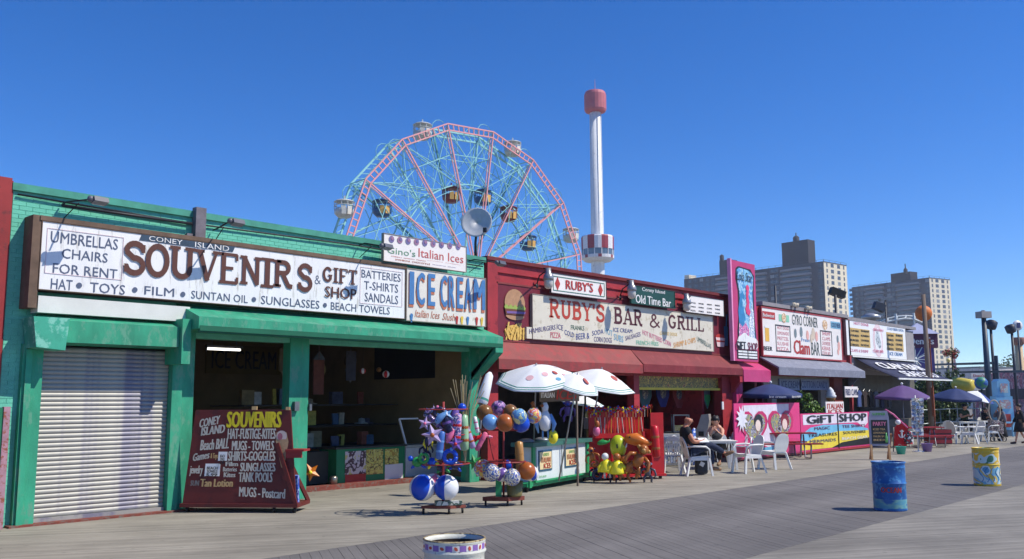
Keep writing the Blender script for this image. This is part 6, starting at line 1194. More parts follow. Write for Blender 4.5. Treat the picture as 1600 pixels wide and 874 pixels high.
# ball rack
cR = G(787,790); dR = dep(cR); t = thing('ball_rack', 'caster rack ringed with printed beach balls left of the ices cart', 'rack', cR)
b = B(); b.prism([LP(cR,-.42,-.1,.1),LP(cR,.1,-.2,.1),LP(cR,.42,.05,.1),LP(cR,-.05,.25,.1)], (0,0,.08)); b.build('caster_board', M('board_rust'), t, world=True)
for q in ((-.36,-.05),(.08,-.14),(.36,.05)): b = B(); b.lathe([(0,-.02),(.05,-.02),(.05,.02),(0,.02)], LP(cR,q[0],q[1],.05), 8, axis=tuple(cr)); b.build('caster', black, t, world=True)
b = B(); b.tube([LP(cR,0,0,.16),LP(cR,0,0,FAR(787,640,dR).z)], .02, 8); b.tube([LP(cR,-.2,0,.9),LP(cR,-.42,0,1.9)], .012, 5)
for z, r_ in ((FAR(787,672,dR).z,.5),(FAR(787,722,dR).z,.45)):
    b.tube([LP(cR,r_*cos(2*pi*k/16),r_*sin(2*pi*k/16),z) for k in range(17)], .012, 5)
    for k in range(4): b.bar((cR.x,cR.y,z), LP(cR,r_*cos(pi*k/2),r_*sin(pi*k/2),z), .018)
b.build('frame', redp, t, world=True)
for (x_, m_, nm, w2, h2) in ((776,'cart_green','green_block',.12,.32),(800,'tin_gold','tin_bucket',.17,.36)):
    q = FAR(x_,782,dR); b = B()
    if m_ == 'tin_gold': b.lathe([(0,0),(.14,0),(.16,.3),(.17,.3),(.15,.02)], LP(cR,.22,-.02,.18), 14)
    else: b.cbox(LP(cR,-.1,-.03,.34), (w2,w2,h2), rz=FR)
    b.build(nm, M('tin_gold', (120,112,70), rough=.5, var=.2, metal=.3) if m_ == 'tin_gold' else cg, t, world=True)
prn = [mix_noise('print_dots', [(70,80,150),(214,210,190),(60,90,160),(206,180,90)], 11, coat=.5), mix_noise('print_fun', [(206,190,200),(214,90,80),(220,190,90),(110,140,200),(226,226,226)], 6, coat=.5), mix_noise('print_sea', [(110,170,206),(80,130,190),(200,206,150),(60,110,170)], 6, coat=.5), mix_noise('print_purple', [(40,34,70),(120,80,150),(200,150,190),(60,50,110)], 9, coat=.5)]
for x, y, r_, dd, lb, m1, m2 in ((757,645,13,.2,'glossy brown ball at the upper left of the ball rack',vg,None),(779,638,12,.35,'dark purple printed ball at the back of the ball rack',prn[3],None),(766,660,12.5,-.35,'light blue ball at the front left of the ball rack',vlb,None),(797,644,12,.3,'olive brown ball high at the back of the ball rack',vg,None),(789,661,14,-.4,'large glossy amber ball in the middle of the ball rack',vo,None),(814,662,14,-.1,'blue ball tucked under the sea printed one on the ball rack',vb,None),(811,651,12.5,-.35,'sea printed blue and yellow ball at the right of the ball rack',prn[2],None),(834,650,12,.1,'pink and white printed ball at the right end of the ball rack',prn[1],None),
    (754,732,14,-.1,'red and cream printed ball low at the left of the ball rack',prn[1],None),(768,739,14,-.3,'blue dotted ball low at the front of the ball rack',prn[0],None),(784,742,11,-.1,'violet ball squeezed between the two dotted ones',vv,vw),(800,746,13.5,-.3,'dotted ball with yellow stars low at the right of the ball rack',prn[0],None),(823,736,14,.0,'glossy orange ball low beside the ices cart',vo,None),(830,740,12,.25,'blue and white ball behind the orange one by the ices cart',vb,vw),(793,727,9,.3,'small red and blue ball in the middle of the lower ring',vr,vb)):
    ballthing(x, y, r_, dR+dd, lb, m1, m2)
for a in (('fish',744,686,22,dR,'red fish shaped toy at the far left of the ball rack',[vr,vr],.6),('tube',752,690,32,dR-.1,'pink tube toy hanging at the left of the ball rack',[vp,vp],-.5),('tube',762,682,16,dR,'short pink tube toy beside the longer one',[vp,vw],1.4),('star',741,722,26,dR+1,'shiny green star toy by the green side post',[vgr,vgr],.3),('tube',812,716,52,dR+.3,'long tan tube toy standing right of the ball rack',[plastic('vinyl_tan',(176,130,70)),plastic('vinyl_tan',(1,1,1))],.05)): inflat(*a)
dC = 21.0
for a in (('bird',852,652,54,dC,'large white and blue bird toy standing on the ices cart',[vw,vlb],0),('bird',834,640,30,dC+.4,'brown bird toy half hidden behind the pink printed ball',[vbr,vw],.1),('egg',864,683,22,dC,'yellow egg shaped toy on the top of the ices cart',[vy,black],0),('monkey',887,640,34,25,'violet and blue toy hanging in the shade behind the ices cart',[vv,vb],0)): inflat(*a)
for i, (x, y, rr_, m1, lb) in enumerate(((567,580,4.5,vr,'tiny red and white ball hung inside the souvenir shop opening'),(592,578,3.8,vg,'tiny gold ball hung inside the souvenir shop opening'),(603,585,5.5,vw,'tiny white and red ball hung inside the souvenir shop opening'))):
    tt = ballthing(x, y, rr_, 24.0, lb, m1, vw if i == 0 else (vr if i == 2 else None), grp='tiny balls hung in the shop opening'); c = FAR(x,y,24.0); b = B(); b.tube([c+UZ*rr_/F*24, (c.x,c.y,3.88)], .004, 4); b.build('string', black, tt, world=True)
# bamboo post and bin between cart and red rack
c = G(925,746); t = thing('bamboo_bundle', 'tall tan bamboo bundle standing in a grey topped tube beside the ices cart', 'post', c); dd = dep(c)
b = B(); b.tube([c+ca*.1, c+ca*.1+UZ*1.25], .12, 10); 
for k in range(5): a = 2*pi*k/5; b.tube([LP(c,.07*cos(a),.1+.07*sin(a),0), LP(c,.08*cos(a),.1+.08*sin(a),1.5+.05*k)], .035, 6)
b.build('bamboo', M('bamboo', (176,150,92), rough=.6, var=.2, scale=6, stretch=(1,1,.3)), t, world=True); b = B(); b.lathe([(.2,1.3),(.21,1.6),(.19,1.6),(.18,1.32)], c+ca*.1, 14); b.build('collar', M('tape_grey', (140,138,134), rough=.6, var=.15), t, world=True)
c = c+cr*-.13; b = B(); b.tube([LP(c,0,.3,0),LP(c,0,.3,2.55)], .03, 6); b.build('dark_pole', M('pole_olive', (70,72,50), rough=.7), t, world=True)
# ============================================================ RED TOY RACK
cR2 = G(934,752); dK = dep(cR2); c3_ = G(1016,749); rw_ = (c3_-cR2).length+.1; rzk = atan2(c3_.y-cR2.y, c3_.x-cR2.x)
rk = thing('red_toy_rack', 'bright red wooden toy rack on casters hung with yellow and brown inflatables', 'rack', cR2, rzk)
rr2 = M('rack_red', (180,26,30), rough=.45, var=.12, scale=3)
b = B(); b.box(0,rw_,.5,.54,.12,1.78); b.build('back_panel', rr2, rk)
b = B(); b.box(0,rw_,.3,.5,1.08,1.14); b.box(0,rw_,.28,.3,1.08,1.2); b.build('shelf', rr2, rk)
b = B(); b.box(rw_-.02,rw_+.36,.05,.09,.1,1.74); b.box(rw_-.05,rw_+.0,-.02,.55,.1,1.3); b.build('side_panel', rr2, rk)
b = B(); b.box(0,rw_+.36,-.05,.6,.08,.14); b.box(.55,.61,.3,.36,.14,1.1); b.box(rw_-.3,rw_-.24,-.02,.04,.14,1.25); b.bar((rw_-.5,0,.66),(rw_+.3,0,.66),.04,.06); b.build('frame', rr2, rk)
for x in (.1,rw_*.6,rw_+.2): b = B(); b.lathe([(0,-.02),(.045,-.02),(.045,.02),(0,.02)], (x,0,.045), 8, axis=(0,1,0)); b.build('caster', black, rk)
_row = ('first','second','third','fourth','fifth','sixth','seventh','eighth','ninth','tenth','eleventh','twelfth','thirteenth','fourteenth','fifteenth','sixteenth','seventeenth','eighteenth','nineteenth','twentieth','twenty-first','last')
# wooden swords in the slots and pinwheels along the top
def kloc(x, y, z): return Vector(cR2)+Vector((cos(rzk)*x-sin(rzk)*y, sin(rzk)*x+cos(rzk)*y, z))
cols = [M('stick_yellow', (214,160,60), rough=.5), M('stick_white', (206,200,190), rough=.5), M('stick_orange', (206,84,40), rough=.5)]
for k in range(16):
    x = .12+k*(rw_-.15)/16+random.uniform(-.02,.02); mm = cols[(0,1,1,1,2,0,2,1,2,1,2,0,1,2,0,1)[k]]
    b = B(); b.bar(kloc(x,.36,1.2), kloc(x+random.uniform(-.04,.04),.38,1.62), .024, .012); t = mono(b.build('toy_sword', mm), ('yellow','white','orange')[(0,1,1,1,2,0,2,1,2,1,2,0,1,2,0,1)[k]]+' toy stick, %s from the left on the upper shelf of the red rack' % _row[k], 'toy', 'toy sticks in the red rack')
for k in range(22):
    x = .0+k*(rw_+.25)/21-.05; z = 1.78+random.uniform(-.04,.12); c = kloc(x,.45,z); t = thing('pinwheel', '%s foil pinwheel, %s from the left along the top of the red rack' % (('red and blue','red and orange','blue and yellow','red and violet','green and red')[k % 5], _row[k]), 'pinwheel', kloc(x,.47,1.62), group='foil pinwheels along the top of the red rack')
    b = B(); b.bar(kloc(x,.47,1.62), c+ca*.02, .01); b.build('stick', cols[k % 3], t, world=True); b = B(); rr_ = random.uniform(.06,.09); a0 = random.random()
    for j in range(6): a = a0+2*pi*j/6; b.m = j % 2; b.add([c, c+(cr*cos(a)+UZ*sin(a))*rr_, c+(cr*cos(a+.7)+UZ*sin(a+.7))*rr_*.9-ca*.03], [(0,1,2)])
    mm = [(vr,vb),(vr,vo),(vb,vy),(vr,vv),(vgr,vr)][k % 5]; b.build('sails', list(mm), t, world=True)
dT = dK-.45
for a in (('egg',966,698,36,dT+.1,'upright yellow green egg toy in the middle of the red rack',[plastic('vinyl_lime',(186,196,40)),black],.05),('fish',998,690,46,dT,'glossy orange fish toy with a curled tail at the top right of the red rack',[plastic('vinyl_bright_orange',(206,112,34)),vo],-.15),('figure',964,729,48,dT-.2,'yellow coated doll with white legs at the front of the red rack',[vy,vbr],0),('figure',947,727,44,dT-.1,'yellow coated doll half turned at the left of the red rack',[vy,vw],.1),
          ('monkey',999,716,54,dT-.25,'largest brown monkey toy leaning out at the right of the red rack',[vbr,plastic('vinyl_tan',(1,1,1))],-.5),('monkey',980,728,44,dT-.1,'brown monkey toy between the dolls and the largest monkey',[vbr,vbr],.5),('monkey',925,712,32,dT+.1,'small brown monkey toy at the left end of the red rack',[vbr,vdk],.2),('monkey',1012,735,34,dT,'grey elephant coloured toy low at the right of the red rack',[plastic('vinyl_grey',(84,84,96)),vw],0),
          ('fish',943,692,20,dT,'green fish toy high at the left of the red rack',[vgr,vgr],.2),('bird',976,692,20,dT,'small brown and white bird toy beside the egg toy',[vbr,vw],-.6),('egg',932,674,16,dT,'pink egg toy hanging by the bamboo bundle',[vp,vp],0),('egg',933,663,11,dT,'small orange egg toy above the pink one',[vo,vo],0),('fish',935,728,20,dT,'orange and white fish toy low at the left of the red rack',[vo,vw],0),('ring',933,742,18,dT-.1,'dark blue swim ring lying at the left foot of the red rack',[vdk,vlb],0),('tube',1024,690,50,dT,'thin red tube toy upright at the right of the red rack',[vr,vbr],.05),('monkey',958,742,26,dT+.1,'dark shaded toy low behind the yellow dolls',[vdk,vdk],0),('monkey',930,735,30,dT+.2,'dark blue toy at the lower left corner of the red rack',[vdk,vb],.2)): inflat(*a, grp='inflatables on the red rack')

c = FAR(727,650,dB+.4); t = thing('pampas_sheaf', 'sheaf of beige dried grass stalks sticking up behind the toy rack', 'dried grass', (c.x,c.y,0)); rnd = random.Random(2); b = B()
for k in range(26): dx, dy = rnd.uniform(-.15,.15), rnd.uniform(-.1,.1); b.tube([(c.x,c.y,c.z-.9), LP(c,dx,dy,.1), LP(c,dx*2.2+.03,dy*2,.55+rnd.uniform(-.15,.25))], [.004,.005,.01], 4)
stuff(b.build('stalks', M('straw', (196,176,130), rough=.8, var=.2), t, world=True))
# ============================================================ CHAIRS AND TABLES
pw = M('chair_plastic', (226,226,222), rough=.4, var=.04)
def make_chair(loc, rz, label, sc=1., slots=False, group='white plastic chairs on the boardwalk'):
    """moulded plastic armchair facing local +x"""
    t = thing('plastic_chair', label, 'chair', loc, rz, group)
    b = B(); b.prism([(-.2,-.2,.4),(.24,-.24,.43),(.27,0,.42),(.24,.24,.43),(-.2,.2,.4)], (0,0,.03)); b.box(-.19,.24,-.235,-.215,.35,.42); b.box(-.19,.24,.215,.235,.35,.42); b.build('seat', pw, t)
    b = B(); pf = [(-.2,.43,.17),(-.215,.49,.2),(-.235,.56,.22),(-.26,.66,.225),(-.28,.73,.215),(-.3,.79,.19),(-.315,.84,.145),(-.322,.87,.1),(-.326,.885,.045)]
    def row(u, w): return [( -.0+x, w*hw*2/1, z) for x, z, hw in [u]]
    if not slots:
        for (x0_,z0_,h0),(x1_,z1_,h1) in zip(pf, pf[1:]):
            b.prism([(x0_,-h0,z0_),(x0_,h0,z0_),(x1_,h1,z1_),(x1_,-h1,z1_)], (-.018,0,0))
    else:
        for k in range(6): y = -.15+.06*k; b.bar((-.2,y*.9,.43), (-.305,y,.78), .028, .012)
        b.prism([(-.3,-.18,.76),(-.3,.18,.76),(-.325,.1,.87),(-.325,-.1,.87)], (-.018,0,0)); b.tube([(-.2,-.2,.43),(-.26,-.22,.65),(-.31,-.17,.8),(-.33,0,.88),(-.31,.17,.8),(-.26,.22,.65),(-.2,.2,.43)], .018, 6)
    b.build('backrest', pw, t)
    for s_ in (-1,1):
        b = B(); b.tube([(-.27,.2*s_,.66),(-.1,.28*s_,.67),(.15,.29*s_,.66),(.24,.27*s_,.6),(.26,.255*s_,.42)], [.018,.024,.026,.022,.018], 6); b.build('armrest', pw, t)
        b = B(); b.bar((.24,.24*s_,.42), (.3,.28*s_,0), .05, .045); b.build('leg', pw, t); b = B(); b.bar((-.19,.19*s_,.41), (-.3,.26*s_,0), .05, .045); b.build('leg', pw, t)
    t.scale = (sc,)*3; return t
mc = G(1088,743)
ch1 = make_chair(mc, FR+R(6), 'white plastic chair the seated man in dark clothes sits on', 1.2)
def cch(x, y, rz, label, sc=1.2): return copytree(ch1, G(x,y), rz, label, scale=sc)
cch(1171,739,FR+R(200),'white plastic chair facing the man, nearest the camera on the right of the table')
cch(1211,733,FR+R(118),'white round backed chair farthest right, its back to the viewer')
chs = make_chair(G(1049,738), FR+R(95), 'grey shaded slatted plastic chair against the end of the red rack', 1.2, True)
cch(1158,722,FR+R(-100),'white plastic chair with a tall rounded back behind the table')
cch(1102,722,FR+R(-85),'white plastic chair half hidden behind the man and the table')
def table(loc, label, sx=.5, h=.78, rz=FR, m=None, group='white plastic tables'):
    t = thing('plastic_table', label, 'table', loc, rz, group); b = B(); b.box(-sx,sx,-sx,sx,h-.03,h); b.build('tabletop', m or pw, t, bevel=.01); b = B(); b.box(-sx+.04,sx-.04,-sx+.04,sx-.04,h-.08,h-.032); b.build('apron', m or pw, t)
    for x in (-1,1):
        for y in (-1,1): b = B(); b.bar((x*(sx-.08),y*(sx-.08),h-.08), (x*(sx-.04),y*(sx-.04),0), .06); b.build('leg', m or pw, t)
    return t
tbc = G(1124,733); table(tbc, 'white plastic table between the man and the woman', .47, .86)
c = LP(tbc,-.35,-.2,.865); b = B(); b.lathe([(0,0),(.035,0),(.035,.14),(.012,.2),(.012,.24),(0,.24)], c, 10); mono(b.build('bottle', plastic('bottle_clear',(200,206,196))), 'small pale bottle on the table by the man', 'bottle')
# far terrace tables and chairs
for x, y, s_, lb in ((1508,688,0,'white plastic table under the navy umbrella on the far terrace'),(1541,686,0,'white plastic table beside the stroller')): table(G(x,y-3), lb, .5, .85)
for x, y, a, lb in ((1495,693,20,'pale plastic chair at the left of the far umbrella table'),(1516,694,150,'pale plastic chair before the far umbrella table'),(1526,693,190,'pale plastic chair between the two far tables, facing left'),(1549,690,185,'pale plastic chair next to the stroller'),(1484,690,60,'pale plastic chair nearest the red picnic table')): cch(x,y,FR+R(a),lb,1.15)
# red picnic tables
def picnic(x, y, L_, rz, label, sc=1.):
    t = thing('picnic_table', label, 'picnic table', G(x,y), rz, 'red picnic tables'); pr_ = M('picnic_red', (150,36,44), rough=.5, var=.15, scale=3)
    for k in range(3): b = B(); b.box(-L_/2,L_/2,-.3+k*.205,-.11+k*.205,.74,.78); b.build('plank', pr_, t)
    for s_ in (-1,1): b = B(); b.box(-L_/2,L_/2,s_*.7-.13,s_*.7+.13,.44,.48); b.build('bench', pr_, t)
    for s_ in (-1,1):
        q = s_*(L_/2-.35); b = B(); b.tube([(q,-.75,.43),(q,-.7,.03),(q,-.2,.03),(q,-.1,.72)], .025, 6); b.tube([(q,.75,.43),(q,.7,.03),(q,.2,.03),(q,.1,.72)], .025, 6); b.bar((q,-.72,.43),(q,.72,.43),.04); b.build('leg_frame', M('tube_grey', (150,150,156), rough=.35, metal=.6), t)
    t.scale = (sc,)*3
picnic(1210,716,2.5,FR+R(2),'long red picnic table in front of the magenta heart panels',1.15); picnic(1437,699,1.9,FR+R(15),'red picnic table by the postcard rack',1.1)
# ============================================================ FENCE PANELS
def panel_at(name, label, x0_, x1_, ytl, ybr, Yp, m, cat='banner'):
    p0 = W(x0_, ybr, Yp); p1 = W(x1_, ybr, Yp); z1 = W((x0_+x1_)/2, ytl, Yp).z; t = thing(name, label, cat, ((p0.x+p1.x)/2, Yp, 0)); b = B(); b.box(p0.x,p1.x,Yp,Yp+.05,.12,z1); b.build('board', m, t, world=True); return t, p0.x, p1.x, z1
YF = 15.4
hp, hx0, hx1, hz = panel_at('heart_banner', 'magenta fence banner with two painted hearts and a white burst', 1149, 1252, 630, 706, YF, M('banner_pink', (214,60,124), rough=.5, var=.06))
def H(u, v): return (hx0+(hx1-hx0)*u, .12+(hz-.12)*(1-v))
b = B(); flat(b, [H(.13,.04),H(.82,.02),H(.8,.5),H(.72,.9),H(.45,.98),H(.3,.9),H(.15,.55)], YF, 0, .008); flat(b, [H(.0,.72),H(.2,.66),H(.5,.86),H(.8,.7),H(.98,.72),H(.98,.98),H(.0,.98)], YF, 1, .012); flat(b, [H(.3,.84),H(.7,.84),H(.55,.98),H(.42,.98)], YF, 2, .016); b.build('printed_field', [M('banner_white', (220,214,226), rough=.5), M('banner_rose', (200,60,116), rough=.5), M('banner_blue', (96,170,210), rough=.5)], hp, world=True)
b = B(); flat(b, [H(.09+ .085*cos(2*pi*k/22)*(1 if k % 2 else .5), .28+.26*sin(2*pi*k/22)*(1 if k % 2 else .55)) for k in range(22)], YF, 0, .05); b.build('burst', M('burst_white', (226,226,236), rough=.5), hp, world=True)
pic_ = mix_noise('heart_print', [(52,46,56),(176,176,190),(96,92,112),(176,164,90),(110,140,130),(160,80,100)], 4.5)
for k, cu in enumerate((.27,.68)):
    pts = [(cu+.185*sin(t_)**3*1.1, .45-.46*(13*cos(t_)-5*cos(2*t_)-2*cos(3*t_)-cos(4*t_))/17*.95) for t_ in [2*pi*j/24 for j in range(24)]]
    b = B(); flat(b, [H(u,v) for u, v in pts], YF, 0, .022); o = b.build('heart', M('heart_pink', (190,40,100), rough=.5), hp, world=True); b = B(); flat(b, [H(cu+(u-cu)*.8, .44+(v-.44)*.8) for u, v in pts], YF, 0, .03); b.build('heart_picture', pic_, o, world=True)
    b = B(); flat(b, ell(*H(cu+.06,.36), .32, .28, 12), YF, 0, .036); flat(b, ell(*H(cu+.05,.42), .2, .2, 10), YF, 1, .042); flat(b, [H(cu-.02,.62),H(cu+.1,.62),H(cu+.04,.8)], YF, 2, .042); b.build('painted_lady', [txd if k == 0 else M('heart_maroon', (130,30,50), rough=.5), M('face_pale', (226,206,196), rough=.5), M('dress_lime', (190,206,80), rough=.5)], o, world=True)
b = B(); b.box(hx0+.0,hx1,YF-.02,YF+.07,.06,.115); b.build('rail', burg, hp, world=True)
gs, gx0, gx1, gz = panel_at('gift_shop_banner', 'striped gift shop fence banner listing magic, treasures and beach gear', 1253, 1361, 645, 706, YF, M('banner_pink'))
def K(u, v): return (gx0+(gx1-gx0)*u, .12+(gz-.12)*(1-v))
b = B(); flat(b, [K(.03,.03),K(.97,.03),K(.97,.32),K(.9,.45),K(.8,.3),K(.03,.3)], YF, 0, .006); flat(b, [K(.0,.55),K(.12,.38),K(.3,.32),K(.72,.34),K(.97,.5),K(.97,.56),K(0,.8)], YF, 1, .01); flat(b, [K(.0,.96),K(.0,.8),K(.2,.62),K(.5,.52),K(.98,.55),K(.98,.78),K(.55,.84),K(.4,.96)], YF, 2, .014); flat(b, [K(.4,.96),K(.55,.84),K(.98,.76),K(.98,.96)], YF, 3, .018)
b.build('printed_field', [M('banner_white'), M('banner_sky', (110,180,214), rough=.5), M('banner_yellow', (222,200,60), rough=.5), black], gs, world=True)
for s, u0, v0, u1, v1, mm, bo in (('GiFT',.07,.05,.45,.27,txd,.045),('SHOP',.52,.04,.95,.26,txd,.045),('MAGIC',.17,.37,.38,.45,M('ink_plum',(90,30,80),rough=.5),.02),('TEE SHIRTS',.56,.36,.92,.44,M('ink_plum'),.02),('TREASURES',.08,.55,.48,.63,txd,.02),('SOUVENIRS',.57,.54,.92,.62,txd,.02),('MERMAIDS',.1,.71,.46,.79,M('ink_navy'),.02),('BEACH GEAR',.55,.7,.95,.78,white,.02)):
    (xa,za),(xb,zb) = K(u0,v0),K(u1,v1); textq(gs, s, (xa,YF,zb), (xb,YF,zb), (xa,YF,za), FRONT, mm, bo, world=True, proud=.022)
b = B(); b.box(gx0,gx1,YF-.03,YF+.07,.04,.115); b.build('rail', redp, gs, world=True)
b = B(); b.box((gx0+gx1)/2-.02,(gx0+gx1)/2+.02,YF-.042,YF-.02,.12,gz); b.build('seam', txd, gs, world=True)
# navy, purple and far umbrellas
nv = M('umbrella_navy', (34,52,102), rough=.7, var=.08)
c = FAR(1204,600,34); umbrella('market_umbrella', 'navy market umbrella with white print on its valance above the heart banner', c, toc(.04), 1.12, .36, [nv], [(c.x,c.y,0)], valance=.14, text_=[(4,'ice cream'),(5,'ice cream'),(6,'ice cream')], group='dark market umbrellas', rot=.3, finial=umw)
c = FAR(1409,602,40); umbrella('market_umbrella', 'purple market umbrella with a white finial by the postcard rack', c, toc(.05), 1.2, .5, [M('umbrella_purple', (92,66,120), rough=.7, var=.08)], [(c.x,c.y,0)], valance=.1, text_=[(4,'party'),(5,'party')], group='dark market umbrellas', rot=.2, n=6, finial=umw)
c = FAR(1493,607,48); umbrella('market_umbrella', 'navy umbrella over the far terrace table left of the blue and white one', c, toc(.1), 1.25, .48, [nv], [(c.x,c.y,0)], valance=.12, group='dark market umbrellas', rot=.1, finial=umw)
c = FAR(1527,611,50); umbrella('market_umbrella', 'half blue half white umbrella over the farther terrace table', c, toc(.15)+cr*.25, 1.2, .48, [M('umbrella_royal', (40,66,140), rough=.7), umw], [FAR(1536,680,50)], group='dark market umbrellas', n=4, rot=.9)
# ============================================================ TERRACE THINGS
c = G(1377,719); t = thing('chalkboard', 'grey framed chalkboard on wooden legs listing drinks beside the gift shop banner', 'sign', c, FR); k_ = dep(c)/F
b = B(); b.box(-16.5*k_,15*k_,-.03,.03,22*k_,66*k_); b.prism([(-16*k_,-.03,66*k_),(15*k_,-.03,66*k_),(13*k_,-.03,76*k_),(-14*k_,-.03,76*k_)], (0,.06,0)); b.build('frame', M('frame_lilac', (150,150,170), rough=.6, var=.1), t)
b = B(); b.box(-13.5*k_,12*k_,-.04,-.031,25*k_,62*k_); b.build('board', M('slate', (40,46,50), rough=.7, var=.2, scale=5), t); textq(t, 'PARTY', (-11*k_,-.042,53*k_), (10*k_,-.042,53*k_), (-11*k_,-.042,59*k_), FRONT, M('ink_p'), .05)
textq(t, 'SUMMER', (-11*k_,-.032,69*k_), (10*k_,-.032,69*k_), (-11*k_,-.032,73*k_), FRONT, M('letter_green'), .05)
for r in range(4): textq(t, ('ICED TEA','LEMONADE','MALIBU BAY','BEER')[r], (-11*k_,-.042,(46-r*5.5)*k_), (8*k_,-.042,(46-r*5.5)*k_), (-11*k_,-.042,(49-r*5.5)*k_), FRONT, M('chalk_tan'), .02)
b = B(); b.lathe([(0,0),(2*k_,0),(2*k_,8*k_),(1*k_,12*k_),(1*k_,15*k_),(0,15*k_)], (9*k_,-.045,27*k_), 8); b.build('bottle_picture', M('bottle_green', (110,190,110), rough=.5), t)
for x in (-15,13): b = B(); b.bar((x*k_,0,24*k_),(x*k_,-.05,0),.07,.06); b.build('leg', M('leg_wood', (186,146,104), rough=.7), t); b = B(); b.bar(((x+6)*k_,.1,40*k_),((x+7)*k_,.5,0),.07,.06); b.build('leg', M('leg_wood_dark', (140,96,66), rough=.7), t)
# shirt on a stand
c = G(1410,708); k_ = dep(c)/F; t = thing('shirt_stand', 'red T-shirt with a white anchor hung on a slanted pink pole', 'clothes stand', c)
def Z(x, y, w=0): return FAR(x, y, dep(c)+w)
b = B(); b.prism([Z(1399,668),Z(1405,662),Z(1415,662),Z(1421,668),Z(1418,672),Z(1417,698),Z(1398,697),Z(1399,675)], ca*.08); b.build('shirt', M('shirt_red', (196,24,34), rough=.8, var=.1), t, world=True)
b = B(); b.bar(Z(1409,683,-.03),Z(1409,672,-.03),.05,.03); b.bar(Z(1406,674,-.03),Z(1412,674,-.03),.04,.03); b.tube([Z(1404,679,-.03),Z(1406,683,-.03),Z(1409,684,-.03),Z(1412,683,-.03),Z(1414,679,-.03)],.02,5); b.build('anchor_print', umw, t, world=True)
b = B(); b.lathe([(.18,0),(.2,.25),(.15,.5)], Z(1419,690,.05)-UZ*.1, 10); b.build('print_shirt', mix_noise('shirt_print', [(210,210,214),(40,40,50),(190,40,50)], 9), t, world=True)
b = B(); b.tube([Z(1383,640),Z(1396,648),Z(1418,669)], .035, 6); b.build('slanted_pole', M('pole_pink', (206,100,150), rough=.5), t, world=True); b = B(); b.tube([Z(1396,668,.1),Z(1396,706,.1)], .02, 6); b.build('post', grey, t, world=True)
b = B(); b.ball(Z(1403,660,-.02), .1, 10, 8); b.build('cap', umw, t, world=True)
for x, y, r_, nm, m_, lb in ((1408,710,7.6,'bucket','bucket_teal','turquoise plastic bucket under the red T-shirt'),(1449,706,8,'bucket','bucket_lilac','lilac bucket beside the foot of the postcard rack')):
    c = G(x,y); k_ = dep(c)/F; t = thing('bucket', lb, 'bucket', c, group='plastic buckets on the terrace'); b = B(); r_ *= k_; b.lathe([(0,0),(r_*.75,0),(r_*1.1,r_*1.55),(r_*1.16,r_*1.6),(r_*1.02,r_*1.58),(r_*.7,.05),(0,.05)], (0,0,0), 16); b.build('pail', plastic(m_, (60,170,150) if 'teal' in m_ else (130,104,160)), t); b = B(); b.tube([(r_*1.1*cos(a),r_*.3*sin(a),r_*1.5+r_*.5*abs(sin(a))) for a in [pi*j/8 for j in range(9)]], .008, 4); b.build('handle', grey, t)
c = G(1435,706); kd = dep(c); t = thing('postcard_rack', 'tall white rack of postcards on a round foot at the edge of the terrace', 'rack', c); b = B(); b.lathe([(0,0),(.22,0),(.22,.03),(0,.04)], c, 14); b.tube([c,(c.x,c.y,FAR(1434,618,kd).z)], .025, 6); b.build('stand', umw, t, world=True)
pcs = [mix_noise('card_print_a', [(120,150,190),(200,196,180),(160,170,180),(90,110,150)], 9), mix_noise('card_print_b', [(196,190,170),(120,130,110),(206,200,196),(150,110,90)], 8), mix_noise('card_print_c', [(210,212,216),(170,180,200),(110,120,150)], 10)]
for r in range(10):
    for q in range(3):
        c2 = FAR(1427.5+q*6, 625+r*5.9, kd-.06+random.uniform(-.03,.03)); b = B(); b.cbox(c2, (.17,.015,.135), rz=FR+random.uniform(-.3,.3), rx=-.2); b.build('postcard', pcs[(r*2+q) % 3], t, world=True)
t, p, q = signbox('fried_clams_sign', 'small white fried clams sign hanging under the end of the grey awning', (1320,604), (1341,621), 16.2, .04, M('ices_white'), None); text(t, 'FRIED CLAMS', (1321,608), (1340,618), 16.2, M('ink_navy'), .03)
t, p, q = signbox('italian_ice_board', 'white and red italian ices board above the gift shop banner', (1290,628), (1319,648), 15.9, .04, M('ices_white'), None); text(t, 'ITALIAN', (1292,631), (1317,638.5), 15.9, redk, .04); text(t, 'ICES', (1294,640), (1316,647), 15.9, redk, .04)
c = W(1298,622,16.3); t = thing('soft_serve_model', 'model ice cream cone with white swirl beside the red brick post', 'display', (c.x,c.y,0)); b = B(); b.lathe([(.06,-.5),(.12,-.12),(.19,-.05),(.19,.0)], c, 12); b.build('cone', M('cone_brown', (186,130,76), rough=.6), t, world=True)
b = B(); b.lathe([(.0,-.01),(.2,.0),(.24,.08),(.18,.15),(.2,.2),(.13,.27),(.14,.31),(.05,.42),(0,.46)], c, 14); b.build('swirl', umw, t, world=True); b = B(); b.tube([c-UZ*.5,(c.x,c.y,0)], .04, 6); b.build('post', grey, t, world=True)
